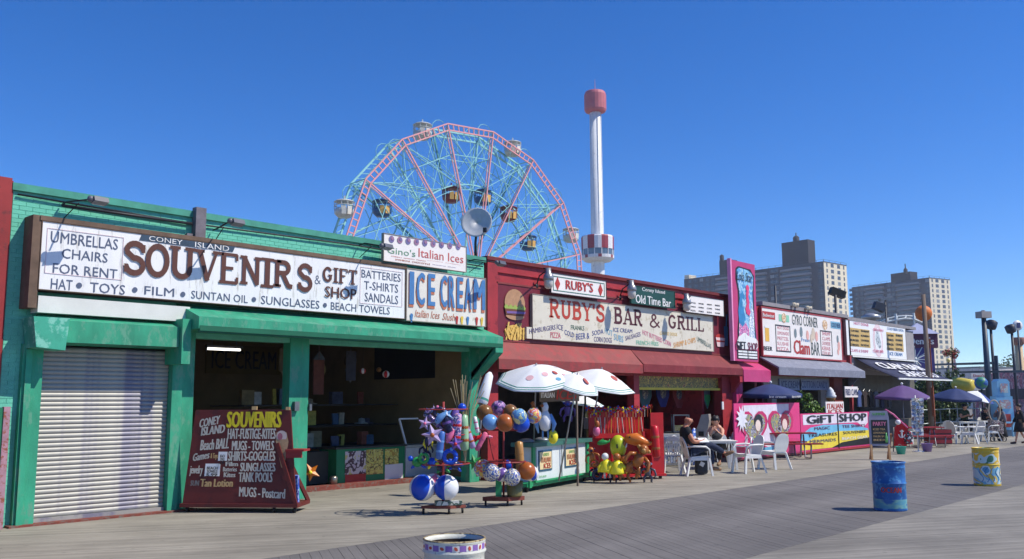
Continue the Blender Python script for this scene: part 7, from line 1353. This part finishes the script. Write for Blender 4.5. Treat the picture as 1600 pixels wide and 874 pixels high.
# hanging clothes, goods and plants at the stands
rnd = random.Random(3)
for i, x in enumerate((1343,1352,1361,1370,1379,1390)):
    c = W(x, 618+i*.5, 16.2); t = thing('hanging_shirt', ('blue','dark','black','grey','dark striped','black and white')[i]+' shirt hung in the row under the eaves of the end stand, number %s from the left' % ('one','two','three','four','five','six')[i] if False else ('faded blue','dark brown','black','slate grey','navy','black and white')[i]+' shirt hung in the row under the eaves of the end stand', 'shirt', c, group='shirts hung under the end stand'); m_ = M('cloth_%s' % 'abcdef'[i], ((60,80,130),(50,40,40),(24,24,28),(90,94,100),(30,34,60),(60,60,64))[i], rough=.9, var=.3, scale=5)
    b = B(); b.prism([c+V(-.3,0,.1),c+V(-.12,0,.22),c+V(.12,0,.22),c+V(.3,0,.1),c+V(.24,0,-.02),c+V(.17,0,.04),c+V(.18,0,-.5),c+V(-.18,0,-.5),c+V(-.17,0,.04),c+V(-.24,0,-.02)], (0,.06,0)); b.build('shirt', m_, t, world=True); b = B(); b.tube([c+V(-.15,.03,.2),c+V(0,.03,.3),c+V(.15,.03,.2)], .01, 4); b.build('hanger', grey, t, world=True)
for i, (x, y, r_, lb) in enumerate(((1252,630,.45,'leafy potted plant with yellow flowers right of the navy umbrella'),(1272,640,.5,'tall green plant above the left of the gift shop banner'),(1284,644,.3,'small green plant near the italian ices board'))):
    c = W(x,y,16.4); t = thing('potted_plant', lb, 'plant', (c.x,c.y,0), group='plants behind the banners'); b = B(); b.lathe([(0,0),(.16,0),(.22,.4),(0,.38)], (c.x,c.y,0), 12); b.build('pot', M('pot', (130,80,60), rough=.8), t, world=True); b = B(); b.tube([(c.x,c.y,.38),c], .03, 5); b.build('stem', bark, t, world=True); leaves('foliage', c, r_, 500, .07, [lf[1], M('leaf_bright', (110,150,50), rough=.6, var=.3)], t, 1.1, 30+i, 7)
for i, (x, y, dx, h_, m_) in enumerate(((1262,612,8,10,'dusty_blue'),(1350,650,30,20,'cloth_a'),(1300,640,20,14,'cloth_d'))):
    pass
# metal railing
def railing(xa, ya, xb, yb, label, n=6, h_=1.05):
    a, c = G(xa,ya), G(xb,yb); t = thing('railing', label, 'railing', (a+c)/2, group='grey pipe railings of the terrace'); m_ = M('rail_grey', (136,146,146), rough=.4, metal=.4)
    for z in (h_, h_*.55): b = B(); b.tube([a+UZ*z, c+UZ*z], .03, 6); b.build('rail', m_, t, world=True)
    for k in range(n): q = a.lerp(c,k/(n-1)); b = B(); b.tube([q, q+UZ*h_], .03, 6); b.build('post', m_, t, world=True)
railing(1440,690,1486,683,'grey pipe railing left of the far umbrella tables', 4, 1.5); railing(1486,683,1535,681,'grey pipe railing behind the far umbrella tables', 5, 1.5)
b0_ = G(1466,696); t = thing('red_crate', 'red slatted crate beside the red picnic table', 'crate', b0_, FR); b = B()
for k in range(3): b.box(-.5,.5,-.3,.3,.1+.22*k,.26+.22*k)
b.build('slats', M('picnic_red'), t)['kind'] = 'stuff'; b = B(); b.box(-.48,.48,-.28,.28,.05,.7); b.build('box', M('crate_dark', (70,60,62), rough=.8), t)
# stroller
c = G(1557,690); k_ = dep(c)/F; t = thing('stroller', 'baby stroller with a round cane hoop and printed seat beside the woman in black', 'stroller', c, FR)
gm = M('stroller_frame', (150,140,130), rough=.5); b = B(); b.tube([(9*k_*cos(a),0,47*k_+17*k_*sin(a)) for a in [2*pi*j/20 for j in range(21)]], .03, 6); b.build('hoop', M('cane', (176,164,146), rough=.6), t)
b = B(); b.prism([(-10*k_,-.2,12*k_),(9*k_,-.2,12*k_),(10*k_,-.2,30*k_),(-8*k_,-.2,34*k_)], (0,.4,0)); b.build('seat', mix_noise('stroller_print', [(150,130,126),(90,70,70),(196,184,176),(120,60,70)], 8), t)
b = B(); b.bar((-9*k_,-.2,5*k_),(9*k_,-.2,34*k_),.03); b.bar((9*k_,-.2,5*k_),(-8*k_,-.2,34*k_),.03); b.bar((-9*k_,.2,5*k_),(9*k_,.2,34*k_),.03); b.bar((8*k_,.2,30*k_),(12*k_,.1,44*k_),.03); b.build('frame', gm, t)
for x in (-9,9):
    for y in (-.2,.2): b = B(); b.lathe([(3.2*k_,-.02),(4*k_,-.02),(4*k_,.02),(3.2*k_,.02),(3.2*k_,-.02)], (x*k_,y,4*k_), 14, axis=(0,1,0)); b.bar((x*k_-.1,y,4*k_),(x*k_+.1,y,4*k_),.02); b.build('wheel', dark, t)
# ============================================================ INSIDE THE SHOPS
YI = 18.45
p0 = W(526,703,YI); p1 = W(632,752,YI); t = thing('shop_counter', 'green counter front with posters just inside the souvenir shop', 'counter', ((p0.x+p1.x)/2,YI,.1)); b = B(); b.box(p0.x,p1.x,YI,YI+.7,.1,p0.z); b.build('cabinet', M('counter_green', (34,128,80), rough=.5, var=.1), t, world=True); b = B(); b.box(p0.x-1.6,p0.x-.02,YI+.3,YI+.9,.1,p0.z-.05); b.build('dark_cabinet', darkin, t, world=True); b = B(); b.box(p0.x-.05,p1.x+.05,YI-.04,YI+.75,p0.z+.002,p0.z+.05); b.build('top', M('top_dark', (60,56,50), rough=.5), t, world=True)
yp = mix_noise('toy_poster', [(222,204,90),(226,212,120),(190,150,60),(220,206,100),(120,90,50),(226,210,110)], 7, detail=1)
for tl, br, m_ in (((539,706),(571,740),mix_noise('pink_poster', [(206,180,180),(90,60,60),(216,196,190),(210,190,110)], 4)),((539,742),(571,753),redk),((572,703),(598,740),yp),((601,702),(622,725),yp),((601,726),(629,748),M('ices_white'))): patch(t, tl, br, YI, m_, 'poster', .012)
c = W(521,750,YI-.1); b = B(); b.lathe([(0,0),(.09,0),(.1,.16),(.06,.2),(0,.2)], (c.x,c.y,.1), 12); mono(b.build('milk_can', M('can_silver', (150,146,136), rough=.3, metal=.7)), 'small silver can on the floor at the left end of the green counter', 'can')
c = W(485,735,17.6); inflat('star', 486, 738, 30, dep(c), 'orange and yellow crab like toy hung at the right side of the souvenir board', [M('toy_orange', (214,120,30), rough=.4), vy], .5)
p0 = W(634,700,YI); p1 = W(692,748,YI); t = thing('chest_freezer', 'white chest freezer behind the toy rack', 'freezer', ((p0.x+p1.x)/2,YI,.1)); b = B(); b.box(p0.x+.05,p1.x+1.4,YI+.05,YI+.75,.1,p0.z); b.build('cabinet', M('freezer_white', (206,208,206), rough=.35), t, world=True, bevel=.02); b = B(); b.box(p0.x,p1.x+1.42,YI+.02,YI+.78,p0.z+.003,p0.z+.06); b.build('lid', M('lid_white', (190,190,180), rough=.35), t, world=True); b = B(); b.bar((p0.x+.1,YI+.1,p0.z+.06),(p0.x-.15,YI+.1,p0.z+.75),.04); b.bar((p0.x-.15,YI+.1,p0.z+.75),(p0.x+.5,YI+.1,p0.z+.75),.04); b.build('glass_frame', umw, t, world=True)
c = W(445,590,17.3); b = B(); b.tube([c+V(0,0,.16),c,c+V(.08,0,-.08),c+V(.22,0,-.1)], .025, 6); mono(b.build('white_hook', umw), 'white curved hook hanging beside the centre green post', 'hook')
rnd = random.Random(11); gcol = [(150,130,90),(190,176,150),(90,120,150),(170,90,70),(120,140,160),(196,176,80),(90,90,110),(200,196,186)]
for i in range(26):
    x = 12.3+4.6*((i*7) % 26)/26; z0 = .9+.55*(i % 3); sh_ = ('towel','shirt','hat','toy_box','bag')[i % 5]; yy = 20.2+.5*(i % 3); cw_ = rnd.uniform(.2,.4); chh = rnd.uniform(.25,.45); b = B()
    if sh_ in ('towel','shirt'): b.prism([(x-cw_/2,yy,z0+chh),(x+cw_/2,yy,z0+chh),(x+cw_*.42,yy,z0),(x-cw_*.4,yy,z0)], (0,.05,0))
    elif sh_ == 'hat': b.lathe([(.2,0),(.21,.02),(.1,.04),(.09,.14),(0,.16)], (x,yy,z0), 10)
    else: b.cbox((x,yy,z0+chh/2),(cw_,.2,chh), rz=rnd.uniform(-.3,.3))
    o = b.build(sh_, M('goods_%d' % (i % 8), gcol[i % 8], rough=.7, var=.3, scale=6)); mono(o, '%s on the dim shelves behind the green counter, %s along' % ({'towel':'folded towel','shirt':'hung shirt','hat':'sun hat','toy_box':'boxed toy','bag':'beach bag'}[sh_], (_row+('twenty-third','twenty-fourth','twenty-fifth','twenty-sixth'))[i].replace('last','twenty-second')), sh_.replace('_',' '), 'dim goods behind the counter')
for i in range(9):                      # things hung from the shop ceiling
    x = 12.6+.33*i; yy = 18.9+.45*(i % 3); zt2 = 3.35-.25*(i % 2); hh = .35+.1*(i % 4); kd_ = ('towel','kite','swim_ring')[i % 3]; b = B()
    if kd_ == 'towel': b.prism([(x-.16,yy,zt2),(x+.16,yy,zt2),(x+.15,yy,zt2-hh-.2),(x-.15,yy,zt2-hh-.2)], (0,.03,0))
    elif kd_ == 'kite': b.prism([(x,yy,zt2),(x+.18,yy,zt2-.2),(x,yy,zt2-.55),(x-.18,yy,zt2-.2)], (0,.02,0))
    else: b.tube([(x+.15*cos(2*pi*j/12),yy,zt2-.2+.15*sin(2*pi*j/12)) for j in range(13)], .05, 6)
    b.bar((x,yy+.01,zt2-.02),(x,yy+.01,3.89),.008)
    mono(b.build(kd_, M('dim_goods_%d' % (i % 8), tuple(int(v*.6) for v in gcol[i % 8]), rough=.8, var=.3, scale=6)), '%s hung from the dim shop ceiling, %s from the left' % (kd_.replace('_',' '), _row[i]), kd_.replace('_',' '), 'goods hung from the shop ceiling')  # shop's dimness put into the colour: goods tones scaled down
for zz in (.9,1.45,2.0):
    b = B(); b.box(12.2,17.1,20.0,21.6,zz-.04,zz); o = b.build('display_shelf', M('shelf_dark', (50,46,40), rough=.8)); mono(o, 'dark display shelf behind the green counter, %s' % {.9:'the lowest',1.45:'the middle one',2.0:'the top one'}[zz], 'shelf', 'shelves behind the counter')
# bar interior seen at the right opening
t = thing('cash_machine', 'grey cash machine with a sloped screen by the red pillar', 'machine', G(1098,722), FR+R(-20)); k_ = dep(G(1098,722))/F
b = B(); b.prism([(-11*k_,0,0),(10*k_,0,0),(8*k_,0,44*k_),(12*k_,0,64*k_),(11*k_,0,74*k_),(0,0,73*k_),(-5*k_,0,58*k_),(-12*k_,0,44*k_)], (0,.55,0)); b.build('cabinet', M('atm_beige', (156,150,144), rough=.5, var=.1), t)
b = B(); b.box(-5*k_,3*k_,-.02,0,40*k_,47*k_); b.build('screen', black, t); b = B(); b.box(-4*k_,4*k_,-.02,0,28*k_,35*k_); b.build('keypad', black, t)
t = thing('book_rack', 'white wire rack of booklets behind the man', 'rack', G(1062,729), FR); k_ = dep(G(1062,729))/F; b = B(); b.box(-24*k_,6*k_,0,.3,2*k_,50*k_); b.build('rack', M('rack_white', (206,204,198), rough=.5), t)
for r in range(3):
    for q in range(7): b = B(); x = -22*k_+q*4*k_; b.prism([(x,-.02,(5+r*15)*k_),(x+3.2*k_,-.02,(5+r*15)*k_),(x+3.2*k_,-.0,(16+r*15)*k_),(x,-.0,(16+r*15)*k_)], (0,-.02,0)); b.build('booklet', pcs[(r+q) % 3], t)
c = G(1068,721); k_ = dep(c)/F; t = thing('display_case', 'glass popcorn case with yellow lit food on the bar counter', 'case', LP(c,0,.2,46*k_), FR); b = B(); 
for x in (-12,12):
    for y in (0,.4): b.bar((x*k_,y,0),(x*k_,y,24*k_),.04)
b.box(-13*k_,13*k_,-.02,.42,24*k_,26*k_); b.box(-13*k_,13*k_,0,.4,-2*k_,0); b.build('frame', grey, t); b = B(); b.box(-11*k_,11*k_,.05,.35,.01,9*k_); b.build('food', mix_noise('popcorn', [(206,186,90),(220,206,140),(180,120,60)], 12), t)
t = thing('bar_counter', 'dark counter under the display case in the bar', 'counter', LP(c,-.5,.3,0), FR); b = B(); b.box(-1.0,1.1,0,.8,0,44*k_); b.build('front', darkin, t); b = B(); b.box(-1.05,1.15,-.05,.85,44.2*k_,46*k_-.03); b.build('top', grey, t)
c = G(1083,727); k_ = dep(c)/F; t = thing('dolphin_float', 'blue and white upright float toy behind the man', 'inflatable toy', c); b = B(); b.tube([c, c+UZ*10*k_, c+UZ*30*k_+cr*.03, c+UZ*45*k_-cr*.02, c+UZ*57*k_+cr*.08], [.1,.16,.17,.13,.03], 12); b.build('body', mix_noise('float_print', [(206,214,222),(40,90,180),(210,216,224)], 4), t, world=True); b = B(); b.prism([c+UZ*30*k_+cr*.15, c+UZ*36*k_+cr*.28, c+UZ*24*k_+cr*.15], ca*.04); b.build('fin', vb, t, world=True)
for i, (x, y, m_, lb) in enumerate(((1008,613,'pennant_teal','dim teal'),(1036,612,'pennant_blue','dark blue'),(1061,614,'pennant_red','red'))):
    c = W(x,y,18.2); t = thing('hanging_pennant', lb+' shield shaped pennant hanging in the bar opening', 'pennant', c, group='pennants hung in the bar'); b = B(); b.prism([c+V(-.42,0,.3),c+V(0,0,.42),c+V(.42,0,.3),c+V(.4,0,-.15),c+V(.15,0,-.55),c+V(-.15,0,-.55),c+V(-.4,0,-.15)], (0,.03,0)); b.build('cloth', M(m_, {'pennant_teal':(60,90,100),'pennant_blue':(44,44,110),'pennant_red':(140,50,50)}[m_], rough=.7, var=.2), t, world=True); b = B(); b.tube([c+UZ*.4,(c.x,c.y,3.29)], .008, 4); b.build('cord', black, t, world=True)
    b = B(); b.disc(c+V(0,-.01,-.05), .2, 10); b.build('crest', mix_noise('crest_print', [(120,120,130),(70,70,90),(150,140,120)], 7), t, world=True)
c = W(1105,616,17.6); t = thing('arrow_sign', 'green downward arrow sign hanging beside the red pillar', 'sign', c); b = B(); b.prism([c+V(-.2,0,.6),c+V(.2,0,.6),c+V(.22,0,-.2),c+V(0,0,-.55),c+V(-.22,0,-.2)], (0,.03,0)); b.build('board', M('arrow_grey', (120,130,150), rough=.5), t, world=True); b = B(); b.prism([c+V(-.2,-.01,-.02),c+V(.2,-.01,-.02),c+V(.2,-.01,-.2),c+V(0,-.01,-.5),c+V(-.2,-.01,-.2)], (0,.005,0)); b.build('arrow', M('arrow_green', (70,190,110), rough=.5), t, world=True)
c = W(1129,634,16.93); b = B(); b.cbox(c, (.12,.04,.28)); mono(b.build('notice', umw), 'small white notice on the red pillar by the cash machine', 'notice')
c = G(1098,749); b = B(); b.cbox((0,0,.3),(.42,.3,.6)); b.build
t = thing('rucksack', 'dark grey bag standing under the table', 'bag', G(1096,742), FR); b = B(); b.cbox((0,0,.32),(.34,.24,.6)); b.build('bag', M('bag_grey', (60,62,66), rough=.8, var=.2), t, bevel=.06); b = B(); b.cbox((.0,-.13,.3),(.12,.02,.12), ry=.5); b.build('patch', umw, t)
# ============================================================ PEOPLE
def skinned(name, pts, edges, mat, parent, root, sub=1):
    """one continuous surface grown over a skeleton of joints with radii"""
    keys = list(pts); me = D.meshes.new(name); me.from_pydata([pts[k][0] for k in keys], [(keys.index(a), keys.index(b)) for a, b in edges], [])
    o = D.objects.new(name, me); COL.objects.link(o); md = o.modifiers.new('s', 'SKIN'); md.use_smooth_shade = True
    for i, k in enumerate(keys):
        r_ = pts[k][1]; sv = me.skin_vertices[0].data[i]; sv.radius = (r_, r_) if not isinstance(r_, tuple) else r_; sv.use_root = (k == root)
    sb = o.modifiers.new('u', 'SUBSURF'); sb.levels = sub; sb.render_levels = sub
    bpy.context.view_layer.update(); m2 = D.meshes.new_from_object(o.evaluated_get(bpy.context.evaluated_depsgraph_get()))
    D.objects.remove(o); m2.materials.clear(); m2.materials.append(mat); m2.name = name
    for p_ in m2.polygons: p_.use_smooth = True
    c = D.objects.new(name, m2); COL.objects.link(c); c.parent = parent; return c
skin = M('skin', (206,150,122), rough=.5, var=.06)
def person(label, loc, rz, J, sc=1., face=(1,0,0), shirt=None, sleeve='short', legs=None, leglen='long', hair=None, hairlen='short', shoe=None, skinm=None, woman=False, skirt=None, strap=None):
    """J: joints in the person's own frame (x forward). Needs pelvis, chest, neck, head (centre) and for both sides L,R: sho, elb, wri, hip, kne, ank"""
    t = thing('person', label, 'person', loc, rz); V3 = {k: Vector(v) for k, v in J.items()}; sk = skinm or skin
    P = {}; E = []
    w_ = .9 if woman else 1.
    def add(k, p_, r_): P[k] = (tuple(p_), r_)
    add('pelvis', V3['pelvis'], .135*w_); sp_ = V3['pelvis'].lerp(V3['chest'],.5); add('waist', sp_, .115*w_); add('chest', V3['chest'], .135*w_); add('neck', V3['neck'], .068)
    f_ = Vector(face).normalized(); hd = V3['head']; upn = (hd-V3['neck']).normalized(); side = f_.cross(UZ).normalized()
    add('jaw', V3['neck'].lerp(hd,.55)+f_*.03, .085); add('skull', hd+f_*.0, .118); add('crown', hd+upn*.075-f_*.012, .1)
    E += [('pelvis','waist'),('waist','chest'),('chest','neck'),('neck','jaw'),('jaw','skull'),('skull','crown')]
    for s_ in 'LR':
        sh_, el, wr, hi, kn, an = (V3[s_+k] for k in ('sho','elb','wri','hip','kne','ank'))
        add(s_+'sho', sh_, .075*w_); add(s_+'elb', el, .052*w_); add(s_+'fa', el.lerp(wr,.35), .05*w_); add(s_+'wri', wr, .034*w_)
        d = (wr-el).normalized(); hand_dir = Vector(J.get(s_+'hdir', tuple(d))).normalized(); pn = d.cross(UZ); pn = pn.normalized() if pn.length > .1 else Vector((0,1,0)); sd_ = hand_dir.cross(pn).normalized()
        add(s_+'palm', wr+hand_dir*.07, .032); E += [('chest',s_+'sho'),(s_+'sho',s_+'elb'),(s_+'elb',s_+'fa'),(s_+'fa',s_+'wri'),(s_+'wri',s_+'palm')]
        for q, (of, ln_) in enumerate(((-.028,.06),(-.01,.075),(.01,.07),(.028,.055))):
            a = wr+hand_dir*.085+sd_*of; add(s_+'f%da' % q, a+hand_dir*ln_*.45+pn*.004, .0095); add(s_+'f%db' % q, a+hand_dir*ln_*.85-UZ*.02, .008); E += [(s_+'palm',s_+'f%da' % q),(s_+'f%da' % q,s_+'f%db' % q)]
        add(s_+'tha', wr+hand_dir*.045+sd_*(-.04), .011); add(s_+'thb', wr+hand_dir*.08+sd_*(-.055), .009); E += [(s_+'wri',s_+'tha'),(s_+'tha',s_+'thb')]
        add(s_+'hip', hi, .095*w_); add(s_+'th', hi.lerp(kn,.5), .078*w_); add(s_+'kne', kn, .055*w_); add(s_+'ca', kn.lerp(an,.3), .056*w_); add(s_+'ank', an, .036); E += [('pelvis',s_+'hip'),(s_+'hip',s_+'th'),(s_+'th',s_+'kne'),(s_+'kne',s_+'ca'),(s_+'ca',s_+'ank')]
        td = Vector(J.get(s_+'tdir', (1,0,0))).normalized(); add(s_+'heel', an-UZ*.03+td*.05, .035); add(s_+'toe', an+td*.17-UZ*.045, .026); E += [(s_+'ank',s_+'heel'),(s_+'heel',s_+'toe')]
    body = skinned('body', P, E, sk, t, 'pelvis')
    def cloth(nm, keys, m_, add_r, cut=None):
        Q_ = {k: (P[k][0], P[k][1]+add_r) for k in keys}
        if cut:
            for k, (a, b_, u, r_) in cut.items(): Q_[k] = (tuple(Vector(P[a][0]).lerp(Vector(P[b_][0]),u)), r_)
        E2 = [e for e in E if e[0] in Q_ and e[1] in Q_]
        if cut: E2 += [(a, k) for k, (a, b_, u, r_) in cut.items()]
        return skinned(nm, Q_, E2, m_, t, 'pelvis' if 'pelvis' in Q_ else keys[0])
    if shirt:
        ks = ['pelvis','waist','chest','Lsho','Rsho']
        if sleeve == 'long': cloth('shirt', ks+['Lelb','Relb','Lfa','Rfa'], shirt, .032, {'Lcuff':('Lfa','Lwri',.85,.055),'Rcuff':('Rfa','Rwri',.85,.055)})
        elif sleeve == 'short': cloth('shirt', ks, shirt, .035, {'Lcuff':('Lsho','Lelb',.6,.085),'Rcuff':('Rsho','Relb',.6,.085)})
        else: cloth('top', ks, shirt, .03)
    if legs:
        if leglen == 'long': cloth('trousers', ['pelvis','Lhip','Rhip','Lth','Rth','Lkne','Rkne','Lca','Rca'], legs, .03, {'Lhem':('Lca','Lank',.85,.07),'Rhem':('Rca','Rank',.85,.07)})
        else: cloth('shorts', ['pelvis','Lhip','Rhip'], legs, .03, {'Lhem':('Lhip','Lkne',.75,.1),'Rhem':('Rhip','Rkne',.75,.1)})
    if skirt:
        pe = V3['pelvis']; hm = (V3['Lank']+V3['Rank'])/2; b = B(); zl = skirt[1]; b.lathe([(.15,.1),(.19,-.05),(.24,(zl-pe.z)*.6),(.28,zl-pe.z)], pe, 16); o = b.build('skirt', skirt[0], t); so = o.modifiers.new('thick','SOLIDIFY'); so.thickness = .01
    if shoe:
        for s_ in 'LR':
            an = Vector(P[s_+'ank'][0]); he = Vector(P[s_+'heel'][0]); to = Vector(P[s_+'toe'][0]); b = B(); d = (to-he).normalized(); b.tube([he-d*.07, he-d*.05, he, he.lerp(to,.6), to+d*.03, to+d*.05], [.03,.046,.05,.045,.038,.015], 10); b.build('shoe', shoe, t)
    # face, ears and hair
    fc = hd+f_*.086; b = B(); b.tube([fc+UZ*.015, fc+f_*.014-UZ*.012, fc+f_*.03-UZ*.03, fc-UZ*.04], [.007,.011,.014,.006], 6); b.build('nose', sk, t)
    for s_ in (-1,1):
        b = B(); b.ball(fc+side*.032*s_+UZ*.012+f_*.002, .012, 8, 6); b.build('eye', M('eye_white', (206,204,200), rough=.3), t); b = B(); b.ball(fc+side*.032*s_+UZ*.012+f_*.011, .006, 6, 4); b.build('pupil', black, t)
        b = B(); b.ball(hd+side*.094*s_-UZ*.008, .028, 8, 6, scale=(.6,.6,1)); b.build('ear', sk, t)
    b = B(); b.bar(fc-side*.022-UZ*.058+f_*.002, fc+side*.022-UZ*.058+f_*.002, .012, .008); b.build('mouth', M('lips', (166,90,84), rough=.5), t)
    if hair:
        cc = hd+upn*.035-f_*.022; b = B(); n_ = 16; m_ = 8; q = UZ.rotation_difference((upn-f_*.45).normalized())
        b.lathe([(.108*sin(pi*.62*i/m_), .105*cos(pi*.62*i/m_)) for i in range(m_, -1, -1)], cc, n_, axis=tuple((upn-f_*.55).normalized()))
        if True:
            rh = random.Random(5)
            for k in range(26):          # locks that break the outline
                a = rh.uniform(-2.2,2.2); e_ = rh.uniform(.1,1.2); d2 = (-f_*cos(a)+side*sin(a))*cos(e_)+UZ*sin(e_); b.tube([cc+d2*.1, cc+d2*.112-UZ*.02+side*rh.uniform(-.01,.01), cc+d2*.1-UZ*.05], [.014,.018,.004], 5)
        if hairlen == 'long':
            for k in range(9): a = (k-4)/4.*1.35; d2 = (-f_*cos(a)+side*sin(a)); b.tube([hd+d2*.085+UZ*.05, hd+d2*.1-UZ*.05, V3['neck']+d2*.1-UZ*.04, V3['neck']+d2*.11-UZ*.16], [.03,.035,.03,.012], 6)
        o = b.build('hair', hair, t); so = o.modifiers.new('thick','SOLIDIFY'); so.thickness = .012
    t.scale = (sc,)*3; return t
hb_ = M('hair_black', (30,24,24), rough=.5, var=.2, scale=20); hg_ = M('hair_grey', (110,84,70), rough=.6, var=.2, scale=20)
blk_cloth = M('cloth_black', (26,26,32), rough=.85, var=.2, scale=6); jean = M('denim_dark', (34,44,70), rough=.85, var=.2, scale=8); shoe_b = M('shoe_tan', (136,104,76), rough=.6, var=.15)
JS = dict(pelvis=(-.1,0,.5), chest=(-.22,0,.88), neck=(-.2,0,1.07), head=(-.14,0,1.2), Lsho=(-.22,.18,.98), Rsho=(-.22,-.18,.98), Lelb=(-.12,.27,.7), Relb=(-.1,-.28,.7), Lwri=(.12,.2,.74), Rwri=(.14,-.18,.72),
    Lhip=(-.04,.1,.5), Rhip=(-.04,-.1,.5), Lkne=(.4,.1,.56), Lank=(.44,.1,.09), Rkne=(.36,-.1,.63), Rank=(.74,.02,.42), Rtdir=(.75,-.3,.4), Ltdir=(1,.0,0))
man = person('seated bald man in a dark shirt and jeans with one leg crossed beside the table', LP(mc,-.02,0,.1), FR+R(4), JS, 1.17, face=(1,.05,.05), shirt=blk_cloth, sleeve='short', legs=jean, shoe=shoe_b, skinm=M('skin_tan', (190,128,100), rough=.5, var=.06))
c = LP(mc,-.02,0,.1)+UZ*.86+cr*.2-ca*.2; b = B(); b.cbox(c, (.28,.02,.2), rz=FR+.2, rx=-1.1); b.cbox(c+V(.01,.01,.012), (.27,.018,.19), rz=FR+.28, rx=-1.0); mono(b.build('newspaper', umw), 'folded white paper held in the hands of the seated man', 'paper')
JW = dict(pelvis=(0,0,.5), chest=(.1,0,.86), neck=(.17,0,1.03), head=(.23,0,1.14), Lsho=(.13,.16,.95), Rsho=(.13,-.16,.95), Lelb=(.38,.2,.76), Relb=(.38,-.18,.76), Lwri=(.34,.02,.9), Rwri=(.36,-.05,.92), Lhdir=(-.4,-.5,.7), Rhdir=(-.4,.5,.7), Lhip=(.04,.1,.5), Rhip=(.04,-.1,.5), Lkne=(.44,.12,.52), Rkne=(.44,-.1,.52), Lank=(.42,.12,.09), Rank=(.42,-.1,.09))
c = LP(tbc,.12,.62,.08); cch2 = copytree(ch1, c-UZ*.08, FR+R(-105), 'white plastic chair of the woman leaning on the table', scale=1.2)
person('seated woman with dark hair and a white sleeveless top leaning on the table', c, FR+R(-115), JW, 1.17, face=(.8,0,-.6), shirt=M('top_white', (206,200,196), rough=.8), sleeve='none', legs=blk_cloth, hair=hb_, hairlen='short', shoe=shoe_b, woman=True)
b = B(); q = LP(tbc,-.02,.1,.87); b.ball(q+UZ*.1, .17, 12, 8, scale=(1.3,.8,.62)); b.tube([q+V(-.1,0,.18),q+V(0,0,.26),q+V(.1,0,.18)], .015, 6); mono(b.build('handbag', blk_cloth), 'black handbag lying on the white table', 'bag')
def stand(stride=.0, arms=.1, elb=None, lean=0): return dict(pelvis=(0,0,.93), chest=(lean,0,1.27), neck=(lean,0,1.47), head=(lean+.02,0,1.6), Lsho=(lean,.18,1.39), Rsho=(lean,-.18,1.39), Lelb=(lean-arms*.5,.24,1.12), Relb=(lean+arms*.5,-.24,1.12), Lwri=(lean-arms*.6,.25,.88), Rwri=(lean+arms*1.6,-.22,.9), Lhip=(0,.09,.9), Rhip=(0,-.09,.9), Lkne=(stride*.5+.03,.1,.5), Rkne=(-stride*.3+.03,-.1,.5), Lank=(stride,.1,.09), Rank=(-stride,-.1,.11))
jw = stand(.05,.05); jw.update(Relb=(.16,-.24,1.18), Rwri=(.17,-.1,1.42), Rhdir=(-.2,.3,.9))
person('standing woman in a grey top and long black skirt behind the stroller, hand raised', G(1566,689.5), FR+R(195), jw, .98, shirt=M('knit_grey', (110,110,120), rough=.85, var=.2), sleeve='long', legs=blk_cloth, hair=hb_, hairlen='long', shoe=blk_cloth, woman=True, skirt=(blk_cloth,.2))
jk = stand(.24,.14)
person('woman in a loose black dress with bare legs walking at the right edge', G(1596,694), FR+R(165), jk, 1.05, shirt=blk_cloth, sleeve='long', hair=hb_, hairlen='short', shoe=M('shoe_brown', (90,60,50), rough=.6), woman=True, skirt=(blk_cloth,.52))
JT = dict(pelvis=(0,0,.5), chest=(.03,0,.9), neck=(.04,0,1.08), head=(.08,0,1.21), Lsho=(.03,.18,1.0), Rsho=(.03,-.18,1.0), Lelb=(.1,.26,.76), Relb=(.1,-.26,.76), Lwri=(.32,.16,.84), Rwri=(.32,-.16,.84), Lhip=(.04,.1,.5), Rhip=(.04,-.1,.5), Lkne=(.44,.12,.52), Rkne=(.44,-.12,.52), Lank=(.42,.12,.09), Rank=(.42,-.12,.09))
c = G(1508,682); cch2 = copytree(ch1, c, FR+R(-80), 'pale plastic chair under the person in the dark green shirt', scale=1.15); person('seated person in a dark green shirt at the table under the navy umbrella', c+UZ*.08, FR+R(-70), JT, 1.25, shirt=M('shirt_darkgreen', (40,62,40), rough=.85, var=.2), legs=blk_cloth, hair=hb_, hairlen='long', shoe=blk_cloth)
c = G(1541,681); cch2 = copytree(ch1, c, FR+R(-80), 'pale plastic chair under the person in black beside the stroller', scale=1.15); person('seated person in black behind the farther table, left of the stroller', c+UZ*.08, FR+R(-75), JT, 1.1, shirt=blk_cloth, sleeve='long', legs=blk_cloth, hair=hb_, shoe=blk_cloth)
# ============================================================ HAZE OVER THE FAR THINGS
hz_ = B(); hz_.box(-60, 700, -120, 640, -1.5, 92); hz = hz_.build('haze', None); hz.data.materials.clear()
hm_ = D.materials.new('air'); hm_.use_nodes = True; n_h = hm_.node_tree; n_h.nodes.remove(n_h.nodes['Principled BSDF']); pv = n_h.nodes.new('ShaderNodeVolumePrincipled')
pv.inputs['Color'].default_value = (.80,.88,1,1); pv.inputs['Density'].default_value = .0003; pv.inputs['Anisotropy'].default_value = .2
n_h.links.new(pv.outputs[0], n_h.nodes['Material Output'].inputs['Volume']); hz.data.materials.append(hm_); stuff(hz)
